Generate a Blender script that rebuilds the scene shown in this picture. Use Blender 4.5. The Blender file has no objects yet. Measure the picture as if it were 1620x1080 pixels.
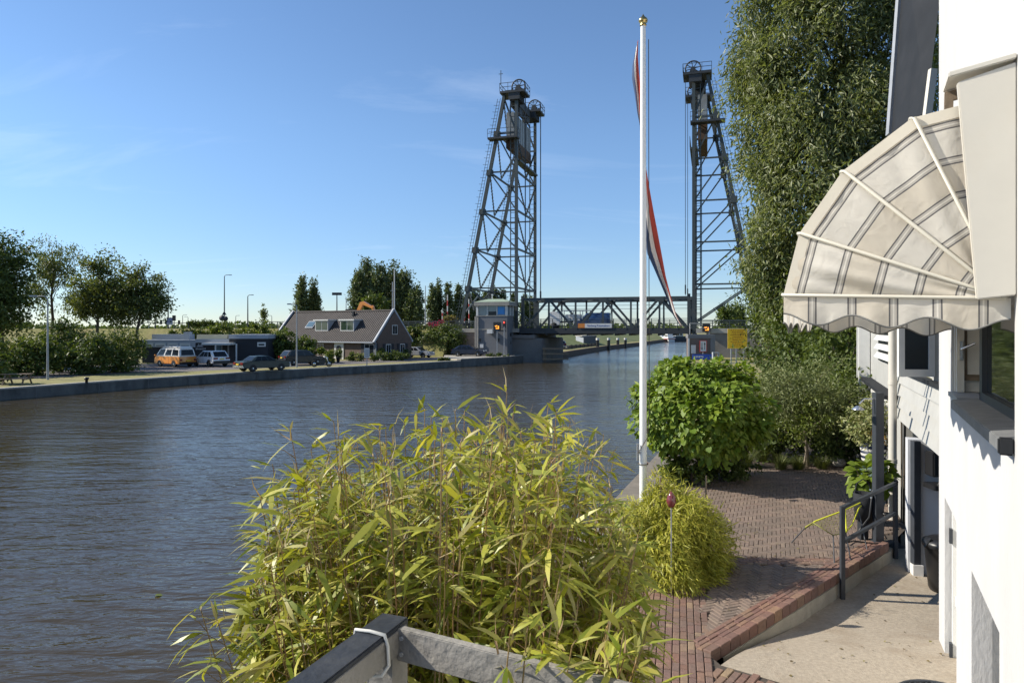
import bpy, bmesh, math, random
import numpy as np
from mathutils import Vector, Matrix, Euler
R = math.radians
random.seed(11); rng = np.random.default_rng(11)
S = bpy.context.scene; COL = S.collection
# ---------------------------------------------------------------- camera, sky, sun, exposure
EYE = 4.6; F = 1080.0
cam = bpy.data.cameras.new('camera'); co = bpy.data.objects.new('camera', cam); COL.objects.link(co)
co.location = (0, 0, EYE); co.rotation_euler = (R(90), 0, 0)
cam.lens = 24; cam.sensor_width = 36; cam.shift_y = -20/1620; cam.clip_end = 9000; cam.clip_start = .05
S.camera = co
SUN_EL = R(34.5); SUN_DIR = Vector((.99, -.13, 0)).normalized()
W = bpy.data.worlds.new('World'); S.world = W; W.use_nodes = True
nt = W.node_tree; nd = nt.nodes; lk = nt.links; nd.clear()
wo = nd.new('ShaderNodeOutputWorld'); bg = nd.new('ShaderNodeBackground'); bg.inputs[1].default_value = .084
sky = nd.new('ShaderNodeTexSky'); sky.sky_type = 'NISHITA'; sky.sun_disc = False
sky.sun_elevation = SUN_EL; sky.sun_rotation = math.atan2(-SUN_DIR.x, -SUN_DIR.y)
sky.air_density = .9; sky.dust_density = .0; sky.ozone_density = 3.0
tc = nd.new('ShaderNodeTexCoord'); sx = nd.new('ShaderNodeSeparateXYZ'); lk.new(tc.outputs['Generated'], sx.inputs[0])
mx = nd.new('ShaderNodeMath'); mx.operation = 'MAXIMUM'; lk.new(sx.outputs[2], mx.inputs[0]); mx.inputs[1].default_value = 0
ad = nd.new('ShaderNodeMath'); ad.operation = 'ADD'; lk.new(mx.outputs[0], ad.inputs[0]); ad.inputs[1].default_value = .12
dvx = nd.new('ShaderNodeMath'); dvx.operation = 'DIVIDE'; lk.new(sx.outputs[0], dvx.inputs[0]); lk.new(ad.outputs[0], dvx.inputs[1])
dvy = nd.new('ShaderNodeMath'); dvy.operation = 'DIVIDE'; lk.new(sx.outputs[1], dvy.inputs[0]); lk.new(ad.outputs[0], dvy.inputs[1])
cb = nd.new('ShaderNodeCombineXYZ'); lk.new(dvx.outputs[0], cb.inputs[0]); lk.new(dvy.outputs[0], cb.inputs[1])
mp = nd.new('ShaderNodeMapping'); mp.inputs['Scale'].default_value = (.55, 1.5, 1); mp.inputs['Rotation'].default_value = (0, 0, R(12)); lk.new(cb.outputs[0], mp.inputs[0])
nz = nd.new('ShaderNodeTexNoise'); nz.inputs['Scale'].default_value = 1.0; nz.inputs['Detail'].default_value = 7; nz.inputs['Roughness'].default_value = .62; nz.inputs['Distortion'].default_value = .7
lk.new(mp.outputs[0], nz.inputs[0])
cr = nd.new('ShaderNodeMapRange'); cr.inputs[1].default_value = .57; cr.inputs[2].default_value = 1.0; cr.inputs[3].default_value = 0; cr.inputs[4].default_value = .26
lk.new(nz.outputs[0], cr.inputs[0])
mixc = nd.new('ShaderNodeMix'); mixc.data_type = 'RGBA'; lk.new(cr.outputs[0], mixc.inputs[0])
hs = nd.new('ShaderNodeHueSaturation'); hs.inputs['Saturation'].default_value = 1.0; lk.new(sky.outputs[0], hs.inputs['Color'])
hz = nd.new('ShaderNodeMapRange'); lk.new(sx.outputs[2], hz.inputs[0]); hz.inputs[1].default_value = -.02; hz.inputs[2].default_value = .30; hz.interpolation_type = 'SMOOTHSTEP'
hr = nd.new('ShaderNodeMix'); hr.data_type = 'RGBA'; lk.new(hz.outputs[0], hr.inputs[0]); hr.inputs[6].default_value = (.64, .705, .83, 1); hr.inputs[7].default_value = (.92, 1.0, 1.06, 1)
hm = nd.new('ShaderNodeVectorMath'); hm.operation = 'MULTIPLY'; lk.new(hs.outputs[0], hm.inputs[0]); lk.new(hr.outputs[2], hm.inputs[1])
lk.new(hm.outputs[0], mixc.inputs[6]); mixc.inputs[7].default_value = (8.6, 9.2, 10.0, 1)
lk.new(mixc.outputs[2], bg.inputs[0]); lk.new(bg.outputs[0], wo.inputs[0])
sl = bpy.data.lights.new('sun', 'SUN'); sl.energy = 3.8; sl.angle = R(.55); sl.color = (1, .93, .81)
so = bpy.data.objects.new('sun', sl); COL.objects.link(so)
dirv = Vector((SUN_DIR.x*math.cos(SUN_EL), SUN_DIR.y*math.cos(SUN_EL), -math.sin(SUN_EL)))
so.rotation_euler = dirv.to_track_quat('-Z', 'Y').to_euler(); so.location = (-30, 0, 40)
S.view_settings.view_transform = 'Standard'; S.view_settings.look = 'None'; S.view_settings.exposure = 0.95; S.view_settings.gamma = 1
S.cycles.max_bounces = 7; S.cycles.transparent_max_bounces = 8; S.cycles.use_denoising = True
# ---------------------------------------------------------------- helpers
def at(px, py, Y): return Vector(((px-810)/F*Y, Y, EYE-(py-520)/F*Y))
def gnd(px, py, z):
    Y = F*(EYE-z)/(py-520); return Vector(((px-810)/F*Y, Y, z))
def V(*a): return Vector(a)
class MB:
    def __init__(s): s.v = []; s.f = []; s.sm = []; s.uv = None
    def add(s, vs, fs, smooth=False):
        o = len(s.v); s.v += [tuple(v) for v in vs]; s.f += [tuple(i+o for i in f) for f in fs]; s.sm += [smooth]*len(fs); return s
    def box(s, x0, x1, y0, y1, z0, z1):
        vs = [(x, y, z) for z in (z0, z1) for y in (y0, y1) for x in (x0, x1)]
        return s.add(vs, [(0, 2, 3, 1), (4, 5, 7, 6), (0, 1, 5, 4), (2, 6, 7, 3), (0, 4, 6, 2), (1, 3, 7, 5)])
    def obox(s, c, a, b, d):
        c, a, b, d = Vector(c), Vector(a), Vector(b), Vector(d)
        vs = [c+i*a+j*b+k*d for k in (-1, 1) for j in (-1, 1) for i in (-1, 1)]
        return s.add(vs, [(0, 2, 3, 1), (4, 5, 7, 6), (0, 1, 5, 4), (2, 6, 7, 3), (0, 4, 6, 2), (1, 3, 7, 5)])
    def bar(s, p, q, w, h=None, up=(0, 0, 1)):
        h = h or w; p, q = Vector(p), Vector(q); d = (q-p)
        if d.length < 1e-6: return s
        u = Vector(up); dn = d.normalized()
        if abs(dn.dot(u)) > .98: u = Vector((0, 1, 0))
        a = dn.cross(u).normalized(); b = a.cross(dn).normalized()
        return s.obox((p+q)/2, d/2, a*w/2, b*h/2)
    def tube(s, pts, r, n=8):
        pts = [Vector(p) for p in pts]; rs = r if isinstance(r, (list, tuple)) else [r]*len(pts)
        vs = []; fs = []; prev = None
        for i, p in enumerate(pts):
            d = (pts[min(i+1, len(pts)-1)]-pts[max(i-1, 0)]).normalized()
            if prev is None:
                u = Vector((0, 0, 1)) if abs(d.z) < .9 else Vector((1, 0, 0)); a = d.cross(u).normalized()
            else: a = (prev-d*prev.dot(d)).normalized()
            prev = a; b = d.cross(a)
            for k in range(n):
                t = 2*math.pi*k/n; vs.append(p+rs[i]*(math.cos(t)*a+math.sin(t)*b))
        for i in range(len(pts)-1):
            for k in range(n):
                k2 = (k+1) % n; fs.append((i*n+k, i*n+k2, (i+1)*n+k2, (i+1)*n+k))
        o = len(fs); s.add(vs, fs, True)
        s.add([vs[k] for k in range(n)], [tuple(reversed(range(n)))]); s.add(vs[-n:], [tuple(range(n))])
        return s
    def lathe(s, prof, c=(0, 0, 0), n=20, axis='z'):
        vs = []; fs = []
        for r_, z in prof:
            for k in range(n):
                t = 2*math.pi*k/n; x, y = r_*math.cos(t), r_*math.sin(t)
                p = (x, y, z) if axis == 'z' else ((x, z, y) if axis == 'y' else (z, x, y))
                vs.append((p[0]+c[0], p[1]+c[1], p[2]+c[2]))
        for i in range(len(prof)-1):
            for k in range(n):
                k2 = (k+1) % n; fs.append((i*n+k, i*n+k2, (i+1)*n+k2, (i+1)*n+k))
        return s.add(vs, fs, True)
    def prism(s, poly, d):
        poly = [Vector(p) for p in poly]; d = Vector(d); n = len(poly)
        vs = poly+[p+d for p in poly]
        fs = [tuple(range(n))[::-1], tuple(range(n, 2*n))]+[(i, (i+1) % n, n+(i+1) % n, n+i) for i in range(n)]
        return s.add(vs, fs)
    def poly(s, pts): return s.add(pts, [tuple(range(len(pts)))])
    def build(s, name, mat, parent=None, world=True, bevel=0, normals=True, seg=2):
        me = bpy.data.meshes.new(name); vs = s.v
        if parent is not None and world:
            t = parent
            while t.parent: t = t.parent
            M_ = Matrix.LocRotScale(t.location, t.rotation_euler, None).inverted(); vs = [tuple(M_ @ Vector(v)) for v in vs]
        me.from_pydata(vs, [], s.f); me.polygons.foreach_set('use_smooth', s.sm)
        if normals or bevel:
            bm = bmesh.new(); bm.from_mesh(me)
            if bevel:
                bmesh.ops.remove_doubles(bm, verts=bm.verts, dist=1e-5)
                bmesh.ops.recalc_face_normals(bm, faces=bm.faces)
                es = [e for e in bm.edges if len(e.link_faces) == 2 and e.calc_face_angle(0) > .35]
                bmesh.ops.bevel(bm, geom=es, offset=bevel, segments=seg, affect='EDGES', clamp_overlap=True)
            if normals: bmesh.ops.recalc_face_normals(bm, faces=bm.faces)
            bm.to_mesh(me); bm.free()
        if s.uv: s.uv(me)
        return link(me, name, mat, parent)
def link(me, name, mat, parent=None):
    me.materials.append(mat); o = bpy.data.objects.new(name, me); COL.objects.link(o)
    if parent is not None: o.parent = parent
    return o
def tag(o, label=None, cat=None, group=None, kind=None):
    if label: o['label'] = label
    if cat: o['category'] = cat
    if group: o['group'] = group
    if kind: o['kind'] = kind
    return o
def thing(name, label, cat, loc=(0, 0, 0), rz=0, group=None):
    o = bpy.data.objects.new(name, None); COL.objects.link(o); o.empty_display_size = .2
    o.location = loc; o.rotation_euler = (0, 0, rz); return tag(o, label, cat, group)
def copy_tree(o, parent=None):
    c = o.copy(); COL.objects.link(c); c.parent = parent
    for ch in [x for x in COL.objects if x.parent == o]: copy_tree(ch, c)
    return c
def text_mesh(body, size, name, mat, parent, loc, rot, align='CENTER'):
    cu = bpy.data.curves.new('txt', 'FONT'); cu.body = body; cu.size = size; cu.align_x = align; cu.align_y = 'CENTER'; cu.resolution_u = 2; cu.extrude = .004
    to = bpy.data.objects.new('txt', cu); COL.objects.link(to); bpy.context.view_layer.update()
    me = bpy.data.meshes.new_from_object(to.evaluated_get(bpy.context.evaluated_depsgraph_get()))
    bpy.data.objects.remove(to); me.transform(Matrix.LocRotScale(Vector(loc), Euler(rot), None)); me.name = name
    return link(me, name, mat, parent)
# ---- leaves
T_LEAF = (np.array([(0, 0, 0), (.45, .5, .08), (1, 0, -.05), (.45, -.5, .08)]), [(0, 1, 2), (0, 2, 3)])
T_LONG = (np.array([(0, 0, 0), (.28, .5, 0), (.28, -.5, 0), (.66, .36, -.06), (.66, -.36, -.06), (1, 0, -.2)]), [(0, 2, 1), (2, 4, 3, 1), (4, 5, 3)])
T_HEART = (np.array([(0, 0, 0), (.12, .42, .05), (.5, .46, .02), (1, 0, -.14), (.5, -.46, .02), (.12, -.42, .05), (.5, 0, -.05)]), [(0, 6, 2, 1), (6, 3, 2), (0, 5, 4, 6), (6, 4, 3)])
T_BLADE = (np.array([(0, .5, 0), (0, -.5, 0), (.5, .4, -.05), (.5, -.4, -.05), (1, 0, -.3)]), [(0, 1, 3, 2), (2, 3, 4)])
def unit(a): return a/np.maximum(np.linalg.norm(a, axis=1, keepdims=True), 1e-9)
def leaves(name, mat, parent, P, D, N, L, Wd, T=T_LEAF, world=True):
    P = np.asarray(P, float); n = len(P); D = unit(np.asarray(D, float)); N = np.asarray(N, float)
    Sx = unit(np.cross(D, N)); N = np.cross(Sx, D)
    L = np.broadcast_to(L, (n,)); Wd = np.broadcast_to(Wd, (n,))
    t, fs = T; k = len(t)
    vs = P[:, None, :]+t[None, :, 0, None]*(L[:, None]*D)[:, None, :].reshape(n, 1, 3)+t[None, :, 1, None]*(Wd[:, None]*Sx).reshape(n, 1, 3)+t[None, :, 2, None]*(L[:, None]*N).reshape(n, 1, 3)
    vs = vs.reshape(-1, 3)
    if parent is not None and world:
        tt = parent
        while tt.parent: tt = tt.parent
        Mi = np.array(Matrix.LocRotScale(tt.location, tt.rotation_euler, None).inverted()); vs = vs @ Mi[:3, :3].T+Mi[:3, 3]
    lens = np.tile([len(f) for f in fs], n); fl = np.array([i for f in fs for i in f])
    idx = (fl[None, :]+np.arange(n)[:, None]*k).reshape(-1)
    me = bpy.data.meshes.new(name); me.vertices.add(len(vs)); me.vertices.foreach_set('co', vs.astype(np.float32).reshape(-1))
    me.loops.add(len(idx)); me.loops.foreach_set('vertex_index', idx.astype(np.int32))
    me.polygons.add(len(lens)); me.polygons.foreach_set('loop_start', np.concatenate([[0], np.cumsum(lens)[:-1]]).astype(np.int32))
    me.update(calc_edges=True); me.validate()
    return link(me, name, mat, parent)
def rdir(n):
    return unit(rng.normal(size=(n, 3)))
def clumps(ells, nc, shell=.55):
    """clump centres spread through ellipsoids ((cx,cy,cz),(rx,ry,rz),weight), denser to the outside"""
    w = np.array([e[2] for e in ells], float); w /= w.sum(); out = []; nor = []
    for (c, r, _), k in zip(ells, rng.multinomial(nc, w)):
        d = rdir(k); rad = rng.random(k)**shell*(1+.12*rng.normal(size=k))
        out.append(np.array(c)+d*rad[:, None]*np.array(r)); nor.append(unit(d/np.array(r)))
    return np.concatenate(out), np.concatenate(nor)
def crown(name, mat, parent, ells, nc, nl, cr, L, ar=.5, shell=.55, droop=.3, T=T_LEAF, flat=.8, upn=.5):
    C_, Nn = clumps(ells, nc, shell); i = rng.integers(0, nc, nl); cs = cr*(.6+.8*rng.random(nc))
    P = C_[i]+rng.normal(size=(nl, 3))*cs[i][:, None]*np.array((1, 1, flat))*.55
    N = unit(Nn[i]*.7+rng.normal(size=(nl, 3))*.7+np.array((0, 0, upn)))
    D = unit(rdir(nl)+Nn[i]*.4+np.array((0, 0, -droop)))
    Ls = L*(.6+.8*rng.random(nl))
    leaves(name, mat, parent, P, D, N, Ls, Ls*ar, T)
    return C_
def wood(name, mat, parent, base, top, r0, targets, r1=.3, kink=.15, nb=12):
    m = MB(); base = Vector(base); top = Vector(top); h = (top-base).length; pts = [base]
    for k in range(1, 6):
        p = base.lerp(top, k/5); p += Vector((random.uniform(-1, 1), random.uniform(-1, 1), 0))*kink*h*.12; pts.append(p)
    m.tube(pts, [r0*1.25]+[r0*(1-(1-r1)*k/5) for k in range(1, 6)], 8)
    for t in targets[:nb]:
        t = Vector(t); f = min(max((t.z-base.z)/max(h, .1)*.75, .25), .98); k = f*5; i = min(int(k), 4); s_ = pts[i].lerp(pts[i+1], k-i)
        mid = s_.lerp(t, .5)+Vector((random.uniform(-.1, .1), random.uniform(-.1, .1), .08))*(t-s_).length
        rr = r0*(1-.7*f)*.5; m.tube([s_, mid, t], [rr, rr*.6, rr*.2], 5)
    return m.build(name, mat, parent)
def tree(name, label, cat, base, ells, bark, leaf, nc, nl, cr, L, r0=.2, group=None, ttop=None, nb=14, **kw):
    base = Vector(base); t = thing(name, label, cat, base, 0, group)
    C_ = crown('crown', leaf, t, ells, nc, nl, cr, L, **kw)
    e0 = ells[0]; top = Vector(ttop) if ttop else Vector((e0[0][0], e0[0][1], e0[0][2]+e0[1][2]*.5))
    wood('trunk', bark, t, base, top, r0, list(C_[rng.permutation(len(C_))[:nb]]), nb=nb)
    return t
# ---------------------------------------------------------------- materials
def M(name, col, rough=.65, var=.12, scale=6, bump=0, metal=0, spec=.5, detail=5, coat=0, stain=None, stain_scale=.8, stain_amt=.6, bscale=None, stretch=None):
    m = bpy.data.materials.new(name); m.use_nodes = True; n = m.node_tree.nodes; l = m.node_tree.links; b = n['Principled BSDF']
    b.inputs['Roughness'].default_value = rough; b.inputs['Metallic'].default_value = metal; b.inputs['Specular IOR Level'].default_value = spec
    if coat: b.inputs['Coat Weight'].default_value = coat; b.inputs['Coat Roughness'].default_value = .06
    t = n.new('ShaderNodeNewGeometry'); src = t.outputs['Position']
    if stretch:
        mpn = n.new('ShaderNodeMapping'); mpn.inputs['Scale'].default_value = stretch; l.new(src, mpn.inputs[0]); src = mpn.outputs[0]
    z = n.new('ShaderNodeTexNoise'); z.inputs['Scale'].default_value = scale; z.inputs['Detail'].default_value = detail; l.new(src, z.inputs['Vector'])
    ra = n.new('ShaderNodeMix'); ra.data_type = 'RGBA'; l.new(z.outputs[0], ra.inputs[0])
    ra.inputs[6].default_value = (*[c*(1-var*2) for c in col], 1); ra.inputs[7].default_value = (*[min(c*(1+var*2), .95) for c in col], 1)
    out = ra.outputs[2]
    if stain:
        z2 = n.new('ShaderNodeTexNoise'); z2.inputs['Scale'].default_value = stain_scale; z2.inputs['Detail'].default_value = 8; z2.inputs['Roughness'].default_value = .7; l.new(src, z2.inputs['Vector'])
        mr = n.new('ShaderNodeMapRange'); mr.inputs[1].default_value = .48; mr.inputs[2].default_value = .72; mr.inputs[4].default_value = stain_amt; l.new(z2.outputs[0], mr.inputs[0])
        rb = n.new('ShaderNodeMix'); rb.data_type = 'RGBA'; l.new(mr.outputs[0], rb.inputs[0]); l.new(out, rb.inputs[6]); rb.inputs[7].default_value = (*stain, 1); out = rb.outputs[2]
    l.new(out, b.inputs['Base Color'])
    if bump:
        z3 = n.new('ShaderNodeTexNoise'); z3.inputs['Scale'].default_value = bscale or scale*3; z3.inputs['Detail'].default_value = 6; l.new(src, z3.inputs['Vector'])
        bp = n.new('ShaderNodeBump'); bp.inputs['Strength'].default_value = bump; bp.inputs['Distance'].default_value = .02; l.new(z3.outputs[0], bp.inputs['Height']); l.new(bp.outputs[0], b.inputs['Normal'])
    return m
def MI(name, cols, rough=.8, bump=.3, var=.12, bscale=60, lf=None):
    """colour picked per island (bricks, leaves) from a ramp"""
    m = bpy.data.materials.new(name); m.use_nodes = True; n = m.node_tree.nodes; l = m.node_tree.links; b = n['Principled BSDF']; b.inputs['Roughness'].default_value = rough
    g = n.new('ShaderNodeNewGeometry'); r_ = n.new('ShaderNodeValToRGB'); l.new(g.outputs['Random Per Island'], r_.inputs[0])
    e = r_.color_ramp.elements
    for i, c in enumerate(cols):
        p = i/(len(cols)-1)
        if i == 0: e[0].position = 0; e[0].color = (*c, 1)
        elif i == len(cols)-1: e[-1].position = 1; e[-1].color = (*c, 1)
        else: x = e.new(p); x.color = (*c, 1)
    z = n.new('ShaderNodeTexNoise'); z.inputs['Scale'].default_value = 22; z.inputs['Detail'].default_value = 6; l.new(g.outputs['Position'], z.inputs['Vector'])
    mr = n.new('ShaderNodeMapRange'); mr.inputs[3].default_value = 1-var*2; mr.inputs[4].default_value = 1+var*2; l.new(z.outputs[0], mr.inputs[0])
    mm = n.new('ShaderNodeVectorMath'); mm.operation = 'SCALE'; l.new(r_.outputs[0], mm.inputs[0]); l.new(mr.outputs[0], mm.inputs['Scale']); l.new(mm.outputs[0], b.inputs['Base Color'])
    if lf:
        z4 = n.new('ShaderNodeTexNoise'); z4.inputs['Scale'].default_value = 1.3; z4.inputs['Detail'].default_value = 7; z4.inputs['Roughness'].default_value = .65; l.new(g.outputs['Position'], z4.inputs['Vector'])
        m4 = n.new('ShaderNodeMapRange'); m4.inputs[1].default_value = .42; m4.inputs[2].default_value = .72; m4.inputs[4].default_value = .65; l.new(z4.outputs[0], m4.inputs[0])
        x4 = n.new('ShaderNodeMix'); x4.data_type = 'RGBA'; l.new(m4.outputs[0], x4.inputs[0]); l.new(mm.outputs[0], x4.inputs[6]); x4.inputs[7].default_value = (*lf, 1); l.new(x4.outputs[2], b.inputs['Base Color'])
    z3 = n.new('ShaderNodeTexNoise'); z3.inputs['Scale'].default_value = bscale; l.new(g.outputs['Position'], z3.inputs['Vector'])
    bp = n.new('ShaderNodeBump'); bp.inputs['Strength'].default_value = bump; bp.inputs['Distance'].default_value = .01; l.new(z3.outputs[0], bp.inputs['Height']); l.new(bp.outputs[0], b.inputs['Normal'])
    return m
def ML(name, cols, trans=.35, rough=.5, tint=(1.25, 1.25, .5), spec=.35):
    m = MI(name, cols, rough, 0, .06); n = m.node_tree.nodes; l = m.node_tree.links; b = n['Principled BSDF']; b.inputs['Specular IOR Level'].default_value = spec
    src = b.inputs['Base Color'].links[0].from_socket
    tm = n.new('ShaderNodeVectorMath'); tm.operation = 'MULTIPLY'; l.new(src, tm.inputs[0]); tm.inputs[1].default_value = tint
    tr = n.new('ShaderNodeBsdfTranslucent'); l.new(tm.outputs[0], tr.inputs[0])
    ms = n.new('ShaderNodeMixShader'); ms.inputs[0].default_value = trans; l.new(b.outputs[0], ms.inputs[1]); l.new(tr.outputs[0], ms.inputs[2]); l.new(ms.outputs[0], n['Material Output'].inputs[0])
    return m
def MG(name, col=(.02, .025, .03), rough=.04):
    m = M(name, col, rough, .05, 2, spec=.8); return m
def ME(name, col, s):
    m = bpy.data.materials.new(name); m.use_nodes = True; b = m.node_tree.nodes['Principled BSDF']; b.inputs['Base Color'].default_value = (*col, 1); b.inputs['Emission Color'].default_value = (*col, 1); b.inputs['Emission Strength'].default_value = s; return m
m_white = M('white_render', (.515, .515, .51), .85, .04, 3, .2, bscale=40, stain=(.44, .435, .41), stain_scale=1.6, stain_amt=.4, stretch=(1, 1, .35))
m_white_paint = M('white_paint', (.62, .615, .59), .5, .05, 8, stain=(.5, .48, .42), stain_scale=3, stain_amt=.3)
m_cream = M('cream_paint', (.56, .53, .465), .55, .04, 5, .05, stain=(.45, .40, .31), stain_scale=2.5, stain_amt=.28)
m_grey_wall = M('grey_blue_wall', (.50, .51, .53), .8, .04, 3, .1, bscale=50)
m_siding = M('siding_boards', (.40, .395, .37), .6, .05, 6, .05, stain=(.30, .29, .26), stain_scale=2, stain_amt=.35)
m_zinc = M('zinc_sheet', (.024, .026, .029), .7, .12, 2.5, spec=.12, stain=(.042, .042, .045), stain_scale=1.5, stain_amt=.4)
m_darkmetal = M('dark_painted_steel', (.035, .04, .048), .45, .12, 10)
m_black = M('black_plastic', (.012, .012, .013), .4, .1, 10)
m_rubber = M('tyre_rubber', (.015, .015, .016), .8, .1, 20)
m_chrome = M('bright_metal', (.6, .6, .6), .25, .05, 10, metal=.9)
m_bridge = M('bridge_steel', (.046, .060, .062), .55, .12, .8, stain=(.10, .075, .055), stain_scale=1.1, stain_amt=.35)
m_bridge_dark = M('bridge_dark_steel', (.03, .034, .038), .6, .15, .8)
m_rust = M('rusty_steel', (.09, .055, .035), .8, .2, 1.5)
m_concrete = M('concrete', (.30, .28, .245), .9, .1, 3, .35, bscale=45, stain=(.15, .135, .11), stain_scale=.9, stain_amt=.5)
m_slab = M('rough_concrete_slab', (.33, .28, .215), .92, .2, 24, .4, bscale=70, stain=(.22, .165, .11), stain_scale=1.1, stain_amt=.8)
m_quay = M('quay_concrete', (.125, .12, .11), .9, .3, 1.6, .3, bscale=8, stain=(.032, .032, .03), stain_scale=1.1, stain_amt=.85, stretch=(1, 1, .5))
m_quay_top = M('quay_coping', (.33, .31, .27), .9, .15, 2, .2)
m_pier = M('pier_concrete', (.17, .16, .15), .9, .15, .6, .2, stain=(.06, .055, .05), stain_scale=.4, stain_amt=.7)
m_tower_house = M('grey_brick_render', (.155, .158, .165), .9, .06, 1.5, .15)
m_asphalt = M('asphalt', (.13, .115, .11), .95, .18, 1.2, .2, stain=(.19, .165, .145), stain_scale=.25, stain_amt=.6)
m_grass = M('dry_grass', (.21, .195, .065), .95, .3, 1.5, .8, bscale=6, stain=(.26, .20, .10), stain_scale=.35, stain_amt=.75)
m_soil = M('garden_soil', (.05, .036, .024), .95, .25, 8, .8)
m_mortar = M('sandy_joint', (.07, .056, .044), .95, .2, 15)
m_brick = MI('clinker_bricks', [(.155, .086, .066), (.195, .112, .086), (.175, .102, .082), (.15, .096, .08), (.23, .145, .098), (.185, .10, .072), (.195, .12, .092), (.16, .105, .084), (.18, .11, .084), (.28, .20, .12)], .85, .5, .18, lf=(.095, .078, .06))
m_brick_red = MI('red_edge_bricks', [(.165, .085, .063), (.205, .108, .08), (.15, .08, .065), (.24, .145, .09), (.18, .095, .074)], .85, .5, .18, lf=(.14, .10, .08))
m_herr = MI('herringbone_bricks', [(.16, .118, .094), (.195, .144, .114), (.178, .13, .103), (.155, .116, .094), (.225, .168, .128), (.172, .116, .09)], .85, .5, .18, lf=(.105, .088, .068))
m_bark = M('bark', (.085, .068, .05), .9, .25, 5, .6, stretch=(1, 1, .25))
m_bark_pale = M('pale_bark', (.22, .18, .13), .9, .25, 8, .4, stretch=(1, 1, .3))
m_wood = M('weathered_wood', (.20, .15, .10), .85, .25, 6, .3)
m_fence = M('blackened_rail', (.022, .026, .034), .55, .2, 9, .25, stain=(.07, .07, .072), stain_scale=3.5, stain_amt=.7)
m_fence_grey = M('weathered_grey_board', (.25, .235, .21), .85, .3, 10, .45, stain=(.05, .046, .042), stain_scale=5, stain_amt=.9)
m_rope = M('white_rope', (.55, .54, .5), .9, .1, 60)
m_gold = M('gilded_brass', (.55, .38, .14), .28, .1, 10, metal=1)
m_pole = M('white_pole', (.78, .78, .76), .35, .03, 3, coat=.3)
m_pole_grey = M('galvanised_pole', (.34, .35, .36), .5, .1, 4, metal=.4)
m_glass = MG('window_glass'); m_carglass = M('car_glass', (.010, .012, .014), .12, .05, 2, spec=.3)
m_glass_blue = M('blue_tinted_screen', (.02, .22, .55), .3, .15, .6)
m_glass_cab = M('cabin_glass', (.10, .16, .20), .06, .1, .5, spec=.8)
m_red = M('red_paint', (.45, .035, .03), .5, .08, 8); m_yellow = M('yellow_board', (.86, .52, .012), .5, .05, 3)
m_orange = M('orange_paint', (.72, .24, .02), .28, .04, 2, coat=.6); m_van_white = M('van_white', (.72, .70, .66), .3, .03, 2, coat=.5)
m_car_white = M('white_car_paint', (.76, .76, .76), .25, .02, 2, coat=.7); m_car_green = M('dark_green_car_paint', (.020, .036, .031), .3, .05, 2, coat=.25)
m_car_black = M('black_car_paint', (.007, .008, .010), .3, .05, 2, coat=.2); m_car_navy = M('navy_car_paint', (.010, .017, .045), .3, .05, 2, coat=.25); m_car_silver = M('silver_car_paint', (.5, .51, .53), .25, .03, 2, metal=.4, coat=.6)
m_tail = M('red_lamp', (.16, .012, .01), .2, .05, 5); m_lamp = M('clear_lamp', (.7, .7, .68), .15, .05, 5); m_amber = M('amber_lamp', (.6, .2, .03), .25, .05, 5)
m_plate = M('yellow_plate', (.75, .5, .03), .5, .04, 5)
m_roof = None
m_ink = M('dark_lettering', (.10, .045, .01), .7, .05, 5); m_blue_ink = M('blue_lettering', (.04, .06, .28), .6, .05, 5); m_sign_blue = M('blue_board', (.01, .07, .42), .4, .05, 5)
m_dark_wall = M('black_timber_wall', (.016, .018, .024), .7, .15, 3)
m_fascia = M('pale_fascia', (.33, .36, .40), .6, .06, 1.5); m_beige = M('beige_fascia', (.62, .55, .38), .6, .05, 1.5)
m_housebrick = M('brown_house_brick', (.115, .082, .066), .9, .2, 3.5, .3, bscale=14)
l_bamboo = ML('bamboo_leaves', [(.15, .20, .02), (.27, .30, .034), (.40, .40, .05), (.21, .255, .028), (.50, .46, .09), (.33, .35, .042), (.42, .36, .13), (.11, .14, .02)], .38, .42, (1.2, 1.15, .5), .5)
l_bamboo2 = ML('dwarf_bamboo_leaves', [(.30, .31, .038), (.42, .40, .055), (.21, .24, .028), (.50, .45, .08), (.32, .33, .042)], .28, .5)
l_cat = ML('catalpa_leaves', [(.09, .155, .016), (.14, .22, .022), (.18, .26, .028), (.24, .30, .038), (.115, .185, .018)], .32, .5, (1.2, 1.2, .4), .35)
l_willow = ML('willow_leaves', [(.12, .15, .05), (.18, .205, .075), (.23, .25, .11), (.15, .18, .06), (.32, .33, .19)], .42, .45, (1.1, 1.15, .5), .5)
l_dark = ML('dark_leaves', [(.056, .085, .021), (.08, .115, .026), (.11, .145, .036), (.064, .094, .024)], .30, .5)
l_mid = ML('mid_green_leaves', [(.068, .098, .021), (.098, .135, .028), (.135, .17, .036), (.08, .11, .023)], .32, .5)
l_bright = ML('bright_leaves', [(.09, .13, .02), (.13, .17, .03), (.17, .20, .04), (.10, .14, .022)], .3, .5)
l_poplar = ML('poplar_leaves', [(.065, .095, .034), (.10, .13, .048), (.135, .16, .064), (.18, .20, .09)], .26, .5, (1.1, 1.15, .6))
l_birch = ML('birch_leaves', [(.08, .105, .03), (.115, .14, .042), (.165, .185, .06)], .40, .5)
l_olive = ML('olive_leaves', [(.11, .14, .045), (.16, .19, .065), (.22, .24, .10), (.13, .16, .05)], .25, .5, (1.1, 1.1, .7))
l_varieg = ML('variegated_leaves', [(.28, .30, .13), (.16, .19, .05), (.38, .36, .18), (.12, .16, .04)], .25, .5)
l_grassblade = ML('grass_blades', [(.06, .085, .02), (.10, .12, .035), (.14, .14, .05)], .25, .6)
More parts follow.
